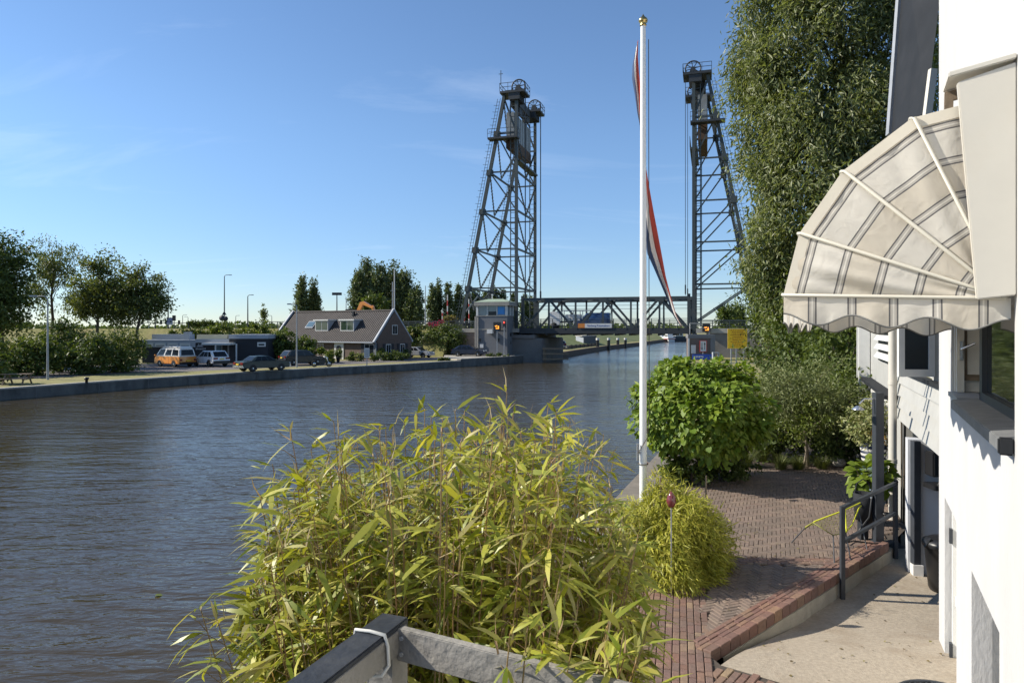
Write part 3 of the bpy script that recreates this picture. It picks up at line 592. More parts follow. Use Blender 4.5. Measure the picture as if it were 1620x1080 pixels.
while x_ < X(325): l_ = random.uniform(.06, .2); m.box(x_, x_+l_, YB+.03, YB+.045, Z(552)-.07, Z(552)+random.uniform(.06, .14)); x_ += l_+.05
m.build('lettering', m_fascia, bl); random.seed(12)
# ---- brick farmhouse with tiled roof
HC = Vector((-16.5, 83.6, ZL)); gx = Vector((.508, .861, 0)).normalized(); fx = Vector((-gx.y, gx.x, 0)); rzH = math.atan2(-fx.y, -fx.x)
hs_ = thing('brick_house', 'brown brick farmhouse with a long grey tiled roof and two dormers', 'house', HC, rzH)
# local: x along facade towards the gable corner (x from -18.2 to 0), y depth 0..6.5
LH, DH, EV, RG = 18.2, 6.6, 2.5, 6.05
m = MB(); m.box(-LH, 0, 0, DH, -.1, EV); m.prism([(0, 0, EV), (0, DH, EV), (0, DH/2, RG)], (-.25, 0, 0)); m.prism([(-LH, 0, EV), (-LH, DH, EV), (-LH, DH/2, RG)], (.25, 0, 0)); m.build('wall', m_housebrick, hs_, world=False)
rl = math.hypot(DH/2, RG-EV); sl_ = Vector((0, DH/2, RG-EV)).normalized()
for sgn in (1, -1):
    y0 = -.35 if sgn > 0 else DH+.35; e = Vector((0, y0, EV-.35*(RG-EV)/(DH/2)+.12)); r_ = Vector((0, DH/2, RG+.12)); nn = (r_-e).length
    m = MB(); m.add([(-LH-.15, e.y, e.z), (-.22, e.y, e.z), (-.22, r_.y, r_.z), (-LH-.15, r_.y, r_.z), (-LH-.15, e.y, e.z-.12), (-.22, e.y, e.z-.12), (-.22, r_.y, r_.z-.12), (-LH-.15, r_.y, r_.z-.12)], [(0, 1, 2, 3), (7, 6, 5, 4), (0, 4, 5, 1), (1, 5, 6, 2), (2, 6, 7, 3), (3, 7, 4, 0)])
    def uvf(me):
        ly = me.uv_layers.new(name='UVMap')
        for p in me.polygons:
            for li in p.loop_indices:
                c = me.vertices[me.loops[li].vertex_index].co; ly.data[li].uv = (c.x, math.hypot(c.y-e.y, c.z-e.z))
    m.uv = uvf; m.build('roof', m_roof, hs_, world=False)
m = MB(); m.tube([(-LH-.15, DH/2, RG+.14), (-.2, DH/2, RG+.14)], .13, 8); m.build('ridge_tiles', m_roof, hs_, world=False)
for xx in (-.22, -LH-.2):
    m = MB()
    for a, b_ in (((xx, -.42, EV-.3), (xx, DH/2, RG+.3)), ((xx, DH+.42, EV-.3), (xx, DH/2, RG+.3))): m.bar(a, b_, .24, .24, (1, 0, 0))
    m.build('verge', m_fascia, hs_, world=False)
m = MB(); m.box(-LH, -.3, -.5, -.36, EV-.38, EV-.24); m.build('gutter', m_fascia, hs_, world=False)
def hwin(x0, x1, z0, z1, face='f', shutters=True, mull=1, parent=hs_, yy=0, name='window'):
    def bx(a, b_, c, d_, t0, t1):
        mm = MB()
        if face == 'f': mm.box(a, b_, yy-t1, yy-t0, c, d_)
        else: mm.box(t0, t1, a, b_, c, d_)
        return mm
    fr_ = bx(x0, x1, z0, z1, -.02, .05).build(name, m_white_paint, parent, world=False)
    n_ = mull+1; wd = (x1-x0-.1)/n_
    mm = MB()
    for k in range(n_):
        a, b_ = x0+.08+k*wd, x0+.02+(k+1)*wd
        if face == 'f': mm.box(a, b_, yy-.065, yy-.05, z0+.08, z1-.08)
        else: mm.box(.05, .065, a, b_, z0+.08, z1-.08)
    mm.build('pane', m_glass, fr_, world=False)
    if shutters:
        for a, b_ in ((x0-.55, x0-.04), (x1+.04, x1+.55)): bx(a, b_, z0-.05, z1+.05, 0, .06).build('shutter', m_dark_wall, parent, world=False)
def hx(px): # facade x from photo column
    k = (px-810)/F; t_ = (k*HC.y-HC.x)/(fx.x-k*fx.y); return -t_
hwin(hx(577), hx(592.5), .35, 2.0); hwin(hx(502), hx(512), .55, 1.95, shutters=False)
dfr = MB(); dfr.box(hx(529.5), hx(544), -.09, .02, 0, 2.15); dfo = dfr.build('door_frame', m_white_paint, hs_, world=False)
m = MB(); xa, xb = hx(532.5), hx(541); xm = (xa+xb)/2; rr = (xb-xa)/2
m.prism([(xa, -.11, .02), (xb, -.11, .02), (xb, -.11, 1.3)]+[(xm+rr*math.cos(t*math.pi/10), -.11, 1.3+rr*1.0*math.sin(t*math.pi/10)) for t in range(1, 10)]+[(xa, -.11, 1.3)], (0, .015, 0)); m.build('door', m_dark_wall, dfo, world=False)
hwin(1.55, 2.5, .3, 1.95, 'g', True); hwin(4.25, 5.2, .3, 1.95, 'g', True); hwin(2.75, 3.75, 3.15, 4.35, 'g', False)
ang = math.atan2(RG-EV, DH/2)
for px0, px1 in ((491, 511), (531, 552)):
    xa, xb = hx(px0)+.0, hx(px1)+.0; y0 = .9; zf = EV+.12+(y0)*(RG-EV)/(DH/2)
    dm = MB(); dm.prism([(xa, y0, zf-.1), (xa, y0, zf+1.35), (xa, y0+1.35/math.tan(ang)+.2, zf+1.35)], (xb-xa, 0, 0)); do = dm.build('dormer', m_fascia, hs_, world=False)
    m = MB(); m.box(xa-.2, xb+.2, y0-.25, y0+1.5, zf+1.35, zf+1.5); m.build('dormer_roof', m_white_paint, do, world=False)
    m = MB(); m.box(xa, xb, y0-.06, y0-.0, zf, zf+1.34); m.build('dormer_frame', m_white_paint, do, world=False)
    m = MB(); 
    for a, b_ in ((xa+.1, (xa+xb)/2-.05), ((xa+xb)/2+.05, xb-.1)): m.box(a, b_, y0-.08, y0-.065, zf+.12, zf+1.24)
    m.build('pane', MG('green_glass', (.03, .05, .035), .05), do, world=False)
xa, xb = hx(472), hx(484); m = MB(); a = Vector((xa, 1.15, EV+.2+1.15*(RG-EV)/(DH/2))); d_ = sl_*1.2; m.prism([a, a+V(xb-xa, 0, 0), a+V(xb-xa, 0, 0)+d_, a+d_], (0, -.06, .08)); so_ = m.build('skylight', m_fascia, hs_, world=False)
a = a+V(.12, -.07, .09)+sl_*.12; m = MB(); m.prism([a, a+V(xb-xa-.24, 0, 0), a+V(xb-xa-.24, 0, 0)+sl_*.95, a+sl_*.95], (0, -.02, .03)); m.build('pane', m_glass_cab, so_, world=False)
m = MB(); m.box(hx(535)-.15, hx(535)+.15, 2.6, 2.9, RG-.5, RG+.1); m.build('vent', m_black, hs_, world=False)
m = MB(); m.tube([(-.12, -.1, 0), (-.12, -.1, EV-.3)], .05, 6); m.build('drainpipe', m_fascia, hs_, world=False)
# excavator standing behind the house on the road
ex = thing('excavator', 'orange excavator with raised boom showing above the tiled roof', 'excavator', bw(-27.5, 3, 4.65), R(-20))
m = MB(); m.box(-2.2, .6, -1.2, 1.2, .95, 2.0); m.build('body', m_orange, ex, world=False, bevel=.08)
m = MB()
for y in (-1.2, .7): m.box(-1.8, 1.6, y, y+.5, 0, .8)
m.build('track', m_black, ex, world=False, bevel=.2)
m = MB(); m.box(-.6, .7, -1.15, -.1, 1.9, 3.0); m.build('cab', m_carglass, ex, world=False, bevel=.1)
m = MB(); m.prism([(.1, .3, 1.8), (.5, .3, 1.7), (1.7, .3, 3.7), (3.4, .3, 3.05), (3.55, .3, 3.3), (1.8, .3, 4.25), (1.2, .3, 4.1)], (0, .4, 0)); m.build('boom', m_orange, ex, world=False)
m = MB(); m.prism([(3.0, .35, 3.5), (3.5, .35, 3.6), (4.2, .35, 1.7), (3.95, .35, 1.65)], (0, .3, 0)); m.build('stick', m_orange, ex, world=False)
m = MB(); m.prism([(3.9, .1, 1.8), (4.4, .1, 1.6), (4.2, .1, .9), (3.5, .1, .9), (3.55, .1, 1.3)], (0, .8, 0)); m.build('bucket', m_bridge_dark, ex, world=False)
# ================================================================ VEHICLES
def make_car(name, label, cat, loc, head, L, Wd, prof, zb, cab, paint, wheels, wr=.31, roof_paint=None, doors=(), bumper=None, lights=None, glass=None, split=None, group=None, side_glass=(), rear_plate=True, tw=.12, cab_band=None):
    """x forward, y left. prof: side outline of the lower body; cab: (rear base x, front base x, rear roof x, front roof x, roof z)"""
    hd = Vector(head).normalized(); t = thing(name, label, cat, loc, math.atan2(hd.y, hd.x), group); glass = glass or m_carglass
    h = Wd/2
    m = MB(); m.prism([(x, -h, z) for x, z in prof], (0, Wd, 0)); body = m.build('body', paint, t, world=False, bevel=.06, seg=3)
    xr, xf, xrr, xfr, zt = cab; hb = h-.03; ht = h-tw
    lo = [(xr, -hb, zb), (xf, -hb, zb), (xf, hb, zb), (xr, hb, zb)]; up = [(xrr, -ht, zt), (xfr, -ht, zt), (xfr, ht, zt), (xrr, ht, zt)]
    m = MB(); m.add(lo+up, [(3, 2, 1, 0), (4, 5, 6, 7), (0, 1, 5, 4), (1, 2, 6, 5), (2, 3, 7, 6), (3, 0, 4, 7)]); m.build('roof', roof_paint or paint, t, world=False, bevel=.07, seg=3)
    def face(a, b_, c, d_, u0, u1, v0, v1, nm, mat, off=.012):
        a, b_, c, d_ = map(Vector, (a, b_, c, d_)); g = lambda u, v: (a.lerp(b_, u)).lerp(d_.lerp(c, u), v)
        n_ = (b_-a).cross(d_-a).normalized(); pts = [g(u0, v0), g(u1, v0), g(u1, v1), g(u0, v1)]
        mm = MB(); mm.prism([p-n_*.03 for p in pts], n_*(.03+off)); return mm.build(nm, mat, t, world=False)
    face(lo[3], lo[0], up[0], up[3], .1, .9, .12, .86, 'rear_window', glass)
    face(lo[1], lo[2], up[2], up[1], .07, .93, .1, .9, 'windscreen', glass)
    for u0, u1 in side_glass:
        face(lo[0], lo[1], up[1], up[0], u0, u1, .12, .86, 'side_window', glass); face(lo[2], lo[3], up[3], up[2], 1-u1, 1-u0, .12, .86, 'side_window', glass)
    for x in wheels:
        for sy in (-1, 1):
            m = MB(); y0 = sy*(h-.2); y1 = sy*(h+.005)
            m.lathe([(.02, y0), (wr*.97, y0), (wr, y0+sy*.03), (wr, y1-sy*.03), (wr*.95, y1), (wr*.64, y1), (wr*.6, y1-sy*.04), (.02, y1-sy*.04)], (x, 0, wr), 20, 'y'); wo_ = m.build('wheel', m_rubber, t, world=False)
            m = MB(); m.lathe([(.01, y1-sy*.0), (wr*.2, y1), (wr*.32, y1-sy*.02), (wr*.6, y1-sy*.01), (wr*.63, y1-sy*.03)], (x, 0, wr), 16, 'y'); m.build('rim', m_chrome, wo_, world=False)
            m = MB(); m.prism([(x+(wr+.07)*math.cos(k*math.pi/10), sy*(h+.004) if sy > 0 else -h-.004, wr+(wr+.07)*math.sin(k*math.pi/10)) for k in range(11)]+[(x-wr-.07, sy*(h+.004), wr-.12), (x+wr+.07, sy*(h+.004), wr-.12)], (0, -sy*.12, 0)); m.build('wheel_arch', m_black, t, world=False)
    xa, xb = min(p[0] for p in prof), max(p[0] for p in prof)
    bz = bumper or (.32, .56, m_black)
    m = MB(); m.box(xa-.07, xa+.1, -h+.04, h-.04, bz[0], bz[1]); m.build('rear_bumper', bz[2], t, world=False, bevel=.03)
    m = MB(); m.box(xb-.1, xb+.07, -h+.04, h-.04, bz[0], bz[1]); m.build('front_bumper', bz[2], t, world=False, bevel=.03)
    tl = lights or (.72, .92, .3)
    for sy in (-1, 1):
        m = MB(); m.box(xa-.025, xa+.08, min(sy*(h-.06), sy*(h-.06-tl[2])), max(sy*(h-.06), sy*(h-.06-tl[2])), tl[0], tl[1]); m.build('tail_light', m_tail, t, world=False, bevel=.01)
        m = MB(); m.box(xb-.1, xb+.03, min(sy*(h-.06), sy*(h-.4)), max(sy*(h-.06), sy*(h-.4)), tl[0]-.08, tl[1]-.1); m.build('headlight', m_lamp, t, world=False, bevel=.01)
        m = MB(); m.box(xf-.28, xf-.12, min(sy*h, sy*(h+.19)), max(sy*h, sy*(h+.19)), zb+.0, zb+.13); m.build('mirror', m_black if paint is m_car_white else paint, t, world=False, bevel=.02)
        for xd in doors:
            m = MB(); m.box(xd-.012, xd+.012, min(sy*(h-.01), sy*(h+.003)), max(sy*(h-.01), sy*(h+.003)), .36, zb-.03); m.build('door_seam', m_black, t, world=False)
    if rear_plate: m = MB(); m.box(xa-.085, xa-.0, -.22, .22, tl[0]-.02, tl[0]+.09); m.build('number_plate', m_plate, t, world=False)
    return t
def head(dx, dy): return (dx, dy)
Y_ = lambda px, py: gnd(px, py, ZL+.008)
# orange camper van
pv = Y_(277, 579.5)
van = make_car('camper_van', 'orange and white camper van with raised white roof parked at the black building', 'van', pv, (-.85, .53), 4.5, 1.84,
    [(-2.2, .3), (-2.25, .55), (-2.22, 1.12), (1.98, 1.12), (2.2, .85), (2.25, .5), (2.15, .3)], 1.10, (-2.2, 2.0, -2.0, 1.35, 1.86), m_orange, (-1.2, 1.25), .31, m_van_white, (.85, -.35), (.3, .5, m_rubber), (.62, .85, .22), side_glass=((.06, .32), (.37, .62), (.68, .93)), tw=.16)
m = MB(); m.prism([(-2.0, -.74, 1.84), (1.3, -.74, 1.84), (1.05, -.68, 2.08), (-1.85, -.68, 2.08)], (0, 1.4, 0)); m.build('raised_roof', m_van_white, van, world=False, bevel=.07)
m = MB(); m.box(-2.26, 1.9, -.93, .93, 1.06, 1.13); m.build('belt_moulding', m_van_white, van, world=False, bevel=.02)
make_car('sport_utility_vehicle', 'white car with dark rear window parked beside the orange camper van', 'car', Y_(333, 579.0), (-.80, .6), 4.4, 1.84,
    [(-2.1, .34), (-2.18, .6), (-2.1, .98), (.9, .98), (1.95, .86), (2.18, .6), (2.1, .3)], .96, (-2.1, 1.15, -1.5, .1, 1.62), m_car_white, (-1.3, 1.32), .35, None, (.85, -.2), (.3, .62, m_black), (.78, .95, .42), side_glass=((.1, .3), (.34, .6), (.63, .88)))
make_car('saloon_car', 'old dark green saloon car parked on the grass verge by the quay', 'car', Y_(415, 586.5), (.64, .77), 4.75, 1.78,
    [(-2.3, .34), (-2.36, .55), (-2.3, .93), (-1.2, .97), (1.0, .96), (2.25, .84), (2.36, .55), (2.3, .3)], .95, (-1.55, 1.05, -.95, .25, 1.4), m_car_green, (-1.4, 1.4), .31, None, (.85, -.12), (.38, .54, m_chrome), (.66, .86, .42), side_glass=((.12, .36), (.4, .64), (.68, .9)), tw=.2)
make_car('estate_car', 'black estate car parked behind the lamp post near the brick house', 'car', Y_(478, 577), (.72, .69), 4.6, 1.78,
    [(-2.2, .32), (-2.28, .6), (-2.18, 1.0), (.9, 1.0), (2.1, .85), (2.28, .55), (2.2, .3)], .98, (-2.15, 1.15, -1.7, .4, 1.58), m_car_black, (-1.35, 1.38), .33, None, (.85, -.2), (.3, .58, m_car_black), (.8, 1.0, .3), side_glass=((.1, .32), (.36, .62), (.66, .9)))
make_car('saloon_car', 'silver car nose out behind the right corner of the brick house', 'car', V((660-810)/F*92.2, 92.2, ZL+.01), (.93, -.36), 4.4, 1.76,
    [(-2.1, .32), (-2.2, .6), (-2.1, .92), (.9, .94), (2.05, .8), (2.2, .55), (2.1, .3)], .92, (-1.9, 1.0, -1.3, .25, 1.42), m_car_silver, (-1.32, 1.32), .32, None, (.8, -.2), (.3, .56, m_car_silver), (.66, .84, .35), side_glass=((.12, .36), (.4, .64), (.68, .9)))
make_car('saloon_car', 'dark navy car parked in front of the grey keeper house', 'car', V((742-810)/F*91.9, 91.9, ZL+.21), (.97, -.18), 4.5, 1.78,
    [(-2.1, .32), (-2.25, .6), (-2.15, .98), (.8, .96), (2.1, .8), (2.25, .55), (2.2, .3)], .94, (-2.05, 1.1, -1.2, .2, 1.45), m_car_navy, (-1.36, 1.38), .33, None, (.8, -.2), (.3, .56, m_car_navy), (.72, .9, .32), side_glass=((.14, .36), (.4, .64), (.68, .9)))
def deck_pt(px, v):
    k = (px-810)/F; u = (k*(B0.y+VX.y*v)-(B0.x+VX.x*v))/(UX.x-k*UX.y); return bw(u, v, 4.66)
make_car('delivery_van', 'dark blue delivery van driving over the lift bridge', 'van', deck_pt(938, 4.2), tuple((-UX).xy), 5.2, 1.95,
    [(-2.55, .35), (-2.6, .6), (-2.58, 1.15), (1.6, 1.15), (2.45, .95), (2.6, .6), (2.5, .3)], 1.13, (-2.57, 1.75, -2.5, .75, 2.2), bpy.data.materials['blue_board'] if False else M('blue_van_paint', (.012, .05, .16), .3, .05, 2, coat=.7), (-1.55, 1.6), .34, None, (.6, -.9), (.3, .55, m_black), (.8, 1.2, .14), side_glass=((.74, .93),), tw=.1)
tk = thing('truck', 'white flatbed truck with a rack crossing the lift bridge ahead of the blue van', 'truck', deck_pt(905, 6.6), RZ+math.pi)
m = MB(); m.prism([(1.6, -1.05, .5), (3.4, -1.05, .5), (3.4, -1.05, 1.5), (3.1, -1.05, 2.45), (1.6, -1.05, 2.5)], (0, 2.1, 0)); cb_ = m.build('cab', m_car_white, tk, world=False, bevel=.06)
m = MB(); m.box(-3, 1.5, -1.1, 1.1, .85, 1.05); m.build('flatbed', m_bridge_dark, tk, world=False)
m = MB(); m.box(-1.6, .9, -.95, .95, 1.05, 2.05); m.build('load', m_van_white, tk, world=False, bevel=.1)
m = MB()
for x in (-2.9, -1.4, 0, 1.4):
    for y in (-1.05, 1.05): m.bar((x, y, 1.05), (x, y, 2.65), .1)
for y in (-1.05, 1.05): m.bar((-2.9, y, 2.6), (1.4, y, 2.6), .1)
m.build('rack', m_fascia, tk, world=False)
m = MB(); m.prism([(3.2, -.95, 1.5), (3.42, -.95, 1.5), (3.13, -.95, 2.35), (3.0, -.95, 2.35)], (0, 1.9, 0)); m.build('windscreen', m_carglass, tk, world=False)
for x in (-2, 2.5):
    for sy in (-1, 1): m = MB(); m.lathe([(.02, sy*.8), (.45, sy*.8), (.45, sy*1.06), (.02, sy*1.06)], (x, 0, .45), 18, 'y'); m.build('wheel', m_rubber, tk, world=False)
make_car('parked_car', 'dark blue car standing on the quay seen through under the bridge', 'car', gnd(883, 551, .95), (-.3, 1), 4.2, 1.75,
    [(-2.0, .32), (-2.1, .6), (-2.0, .98), (.9, .96), (2.0, .8), (2.1, .55), (2.0, .3)], .95, (-1.95, 1.0, -1.5, .3, 1.5), m_car_navy, (-1.3, 1.3), .32, m_car_silver, (), (.3, .56, m_car_silver), (.7, .9, .3), side_glass=((.1, .5), (.55, .9)))
# motorcycle
mc = thing('motorcycle', 'black motorcycle on its stand beside the lane in front of the brick house', 'motorcycle', Y_(509, 580), math.atan2(.25, 1))
for x in (-.72, .72):
    m = MB(); n_ = 20; m.tube([(x+.27*math.cos(2*math.pi*k/n_), 0, .31+.27*math.sin(2*math.pi*k/n_)) for k in range(n_+1)], .055, 6); wo_ = m.build('wheel', m_rubber, mc, world=False)
    m = MB(); m.lathe([(.02, -.05), (.2, -.02), (.2, .02), (.02, .05)], (x, 0, .31), 14, 'y'); m.build('rim', m_chrome, wo_, world=False)
m = MB(); m.prism([(-.35, -.13, .3), (.3, -.13, .3), (.42, -.13, .62), (-.3, -.13, .65)], (0, .26, 0)); m.build('engine', m_bridge_dark, mc, world=False, bevel=.04)
m = MB(); m.prism([(-.1, -.14, .66), (.42, -.14, .7), (.36, -.14, .92), (.0, -.14, .9)], (0, .28, 0)); m.build('tank', m_car_black, mc, world=False, bevel=.06)
m = MB(); m.prism([(-.85, -.12, .78), (-.05, -.12, .72), (-.05, -.12, .82), (-.85, -.12, .9)], (0, .24, 0)); m.build('saddle', m_black, mc, world=False, bevel=.03)
m = MB(); m.tube([(.72, 0, .31), (.42, 0, .98)], .045, 8); m.tube([(.42, -.36, 1.05), (.44, 0, .98), (.42, .36, 1.05)], .025, 6); m.build('fork', m_chrome, mc, world=False)
m = MB(); m.lathe([(.01, .12), (.1, .08), (.11, -.02), (.01, -.06)], (.5, 0, .86), 12, 'x'); m.build('headlight', m_lamp, mc, world=False)
# ================================================================ POLES, SIGNS, FURNITURE ON THE LEFT BANK
def lamp(label, base, h, arm, r=.075, group='street lamps with a side arm', mat=None, armz=.25):
    t = thing('street_lamp', label, 'street lamp', base, 0, group)
    m = MB(); m.tube([(0, 0, 0), (0, 0, h*.3), (0, 0, h)], [r*1.25, r, r*.65], 8); m.build('post', mat or m_pole_grey, t, world=False)
    m = MB(); s_ = 1 if arm > 0 else -1; m.tube([(0, 0, h-.05), (s_*.08, 0, h+armz*.6), (s_*.35, 0, h+armz), (arm*.62, 0, h+armz)], r*.5, 6); m.build('arm', mat or m_pole_grey, t, world=False)
    m = MB(); m.obox((arm*.8, 0, h+armz), (arm*.2, 0, 0), (0, .14, 0), (0, 0, .06)); m.build('lamp_head', m_fascia, t, world=False, bevel=.03)
    return t
lamp('grey lamp post on the far quay beside the picnic table and hedge', gnd(75.5, 600.5, ZL), 6.1, -1.35)
lamp('grey lamp post on the far quay beside the black estate car', gnd(469.5, 581, ZL), 6.1, -.95)
EZ = 4.62
def far_lamp(px, ytop, Y, arm, label, r=.11):
    p = Vector((X(px, Y), Y, EZ)); h = Z(ytop, Y)-EZ; return lamp(label, p, h-.25, arm, r, 'tall road lamps on the embankment', m_bridge_dark)
far_lamp(355, 435, 120, 1.3, 'tallest road lamp on the embankment above the black building with round signs below'); far_lamp(266, 457.5, 116, 1.4, 'tall road lamp just right of the birches with arm to the right')
far_lamp(392, 466.5, 118, 1.0, 'road lamp above the right end of the black building'); far_lamp(245.5, 462, 112, -.6, 'road lamp half hidden by the birch crown', .09)
far_lamp(289, 498, 205, 1.3, 'small distant road lamp right of the traffic light'); far_lamp(297.5, 501, 215, -1.2, 'small distant road lamp with arm to the left'); far_lamp(373, 499, 210, 1.2, 'small distant road lamp between the two tall lamps'); far_lamp(430, 499, 205, -1.1, 'small distant road lamp left of the tiled roof')
far_lamp(461, 489, 205, -1.0, 'distant road lamp above the left end of the tiled roof')
def pole(px, ytop, ybase, Y, label, r=.1, mat=None, z0=EZ, cat='pole', name='pole'):
    t = thing(name, label, cat, (X(px, Y), Y, z0)); h = Z(ytop, Y)-z0
    m = MB(); m.tube([(0, 0, 0), (0, 0, h)], [r, r*.6], 8); m.build('post', mat or m_pole_grey, t, world=False); return t, h
t, h = pole(533, 465, 495, 118, 'dark mast with twin floodlights above the roof ridge beside the excavator', .13, m_bridge_dark, cat='floodlight mast', name='floodlight_mast'); m = MB(); m.box(-.8, .8, -.2, .2, h-.2, h+.25); m.build('floodlight', m_bridge_dark, t, world=False)
pole(547.5, 471, 495, 122, 'thin pale mast right of the floodlight mast'); pole(673, 452, 510, 112, 'tall bare grey mast between the poplar groups')
t, h = pole(624, 428, 500, 90.5, 'white flagpole behind the gable of the brick house', .1, m_white_paint, ZL, 'flagpole', 'flagpole'); m = MB(); m.lathe([(0, -.1), (.1, 0), (0, .1)], (0, 0, h), 10); m.build('finial', m_white_paint, t, world=False)
t, h = pole(621, 446, 500, 91.5, 'shorter grey mast close to the white flagpole at the gable', .09, None, ZL, 'pole'); m = MB(); m.bar((-.3, 0, h-1.2), (.3, 0, h-1.2), .06); m.build('bracket', m_pole_grey, t, world=False)
# barrier posts, red and white
for i, (px, yt, yb, Y, lab) in enumerate(((700, 490, 512, 104, 'red and white barrier arm raised left of the bridge road'), (708, 466, 506, 104, 'tall red and white barrier arm raised near the poplars'), (742, 473, 513, 101, 'red and white barrier arm raised just left of the keeper house'), (735, 486, 513, 100, 'short red and white post by the brown abutment'))):
    t = thing('barrier_arm', lab, 'barrier', (X(px, Y), Y, EZ), 0, 'raised red and white road barriers'); h = Z(yt, Y)-EZ; n_ = 6
    m = MB(); m2 = MB()
    for k in range(n_): (m if k % 2 == 0 else m2).tube([(0, 0, h*k/n_), (0, 0, h*(k+1)/n_)], .09, 6)
    m.build('red_bands', m_red, t, world=False); m2.build('white_bands', m_white_paint, t, world=False); m = MB(); m.box(-.2, .2, -.2, .2, 0, .9); m.build('base_box', m_bridge_dark, t, world=False)
def sign_disc(px, py, Y, r, label, shape='disc', mat=None, zb_=EZ):
    t = thing('road_sign', label, 'road sign', (X(px, Y), Y, zb_)); h = Z(py, Y)-zb_
    m = MB(); m.tube([(0, 0, 0), (0, 0, h+r)], .05, 6); m.build('post', m_pole_grey, t, world=False)
    m = MB()
    if shape == 'disc': m.lathe([(0, -.1), (r, -.1), (r, -.06), (0, -.06)], (0, 0, h), 18, 'y')
    elif shape == 'tri': m.prism([(-r, -.1, h-r*.7), (r, -.1, h-r*.7), (0, -.1, h+r)], (0, .04, 0))
    else: m.box(-r, r, -.1, -.06, h-r*1.2, h+r*1.2)
    m.build('plate', mat or m_bridge_dark, t, world=False); return t
sign_disc(351.5, 503, 118, .5, 'left dark round road sign seen from behind at the tallest lamp foot'); sign_disc(357, 504, 119, .45, 'right dark round road sign seen from behind at the tallest lamp foot'); sign_disc(355, 495.5, 119.5, .42, 'dark triangular road sign on the tallest lamp', 'tri')
sign_disc(235.5, 501, 113, .52, 'tall oval road sign seen from behind under the birch crown', 'rect')
t = sign_disc(269, 508, 115, .5, 'blue and white direction sign beside the traffic light', 'none', m_fascia)
m = MB()
for k in range(3): m.box(-.55, .45, -.115, -.1, h*0+Z(505+k*2.4, 115)-EZ, Z(504+k*2.4, 115)-EZ)
m.build('text_bar', m_blue_ink, t, world=False)
t = thing('traffic_light', 'black traffic light on the embankment above the black building', 'traffic light', (X(275.5, 113), 113, EZ)); h = Z(504, 113)-EZ
m = MB(); m.tube([(0, 0, 0), (0, 0, h+.4)], .06, 6); m.build('post', m_bridge_dark, t, world=False); m = MB(); m.box(-.22, .22, -.2, .1, h-.35, h+.55); m.build('housing', m_black, t, world=False)
m = MB()
for k in range(3): m.prism([(.18, -.25, h-.25+k*.3), (.45, -.25, h-.28+k*.3), (.18, -.25, h-.05+k*.3)], (0, .1, 0))
m.build('visor', m_black, t, world=False)
t = thing('signal_gantry', 'thin horizontal gantry bar with dark traffic lights across the road', 'gantry', (X(298, 125), 125, EZ)); hz_ = Z(510, 125)-EZ
m = MB(); m.bar((-12.5, 0, hz_), (0, 0, hz_-.1), .12); m.bar((0, 0, 0), (0, 0, hz_), .14); m.build('frame', m_bridge_dark, t, world=False)
for px in (225.5, 255, 263, 283.5): m = MB(); x = X(px, 125)-X(298, 125); m.box(x-.14, x+.14, -.2, .1, hz_-.35, hz_+.4); m.build('signal_head', m_black, t, world=False)
# picnic table
pt = thing('picnic_table', 'weathered wooden picnic table with fixed benches on the far quay', 'picnic table', gnd(27, 608, ZL), R(12))
m = MB()
for k in range(5): m.box(-.9, .9, -.36+k*.145, -.24+k*.145, .71, .75)
m.build('table_top', m_wood, pt, world=False)
for sy in (-1, 1):
    m = MB()
    for k in range(2): m.box(-.9, .9, sy*.68-.14+k*.145, sy*.68-.02+k*.145, .42, .46)
    m.build('bench_seat', m_wood, pt, world=False)
    for sx_ in (-.6, .6): m = MB(); m.bar((sx_, sy*.72, 0), (sx_, sy*.22, .71), .1, .05); m.build('leg', m_wood, pt, world=False)
m = MB()
for sx_ in (-.66, .66): m.bar((sx_, -.8, .39), (sx_, .8, .39), .05, .1)
m.build('crossbeam', m_wood, pt, world=False)
b_ = thing('mooring_bollard', 'small dark iron mooring bollard on the quay edge', 'bollard', gnd(137, 606.5, ZL+.04)); m = MB(); m.lathe([(.09, 0), (.09, .28), (.15, .3), (.15, .42), (.02, .45)], (0, 0, 0), 12); m.build('post', m_black, b_, world=False)
sb = thing('sign_board', 'small white sign board on a post in the verge before the brick house', 'sign', gnd(580.5, 578.5, ZL)); 
m = MB(); m.bar((0, 0, 0), (0, 0, 1.6), .08); m.build('post', m_pole_grey, sb, world=False); m = MB(); m.box(-.27, .27, -.06, -.03, .85, 1.85); m.build('plate', m_white_paint, sb, world=False); m = MB()
for k in range(4): m.box(-.2, .2, -.068, -.061, 1.0+k*.2, 1.06+k*.2)
m.build('text_bar', m_black, sb, world=False)
for px, py, lab in ((602, 570, 'white planter pot with a small bush at the house corner'), (535, 573, 'dark pot with a shrub beside the arched door')):
    t = thing('plant_pot', lab, 'plant pot', gnd(px, py, ZL)); m = MB(); m.lathe([(.16, 0), (.25, .55), (.28, .6), (.24, .6), (.22, .5), (0, .5)], (0, 0, 0), 14); m.build('pot', m_white_paint if px > 600 else m_black, t, world=False)
    o = Vector(t.location); crown('foliage', l_mid, t, [((o.x, o.y, o.z+1.05), (.45, .45, .5), 1)], 30, 400, .15, .2)
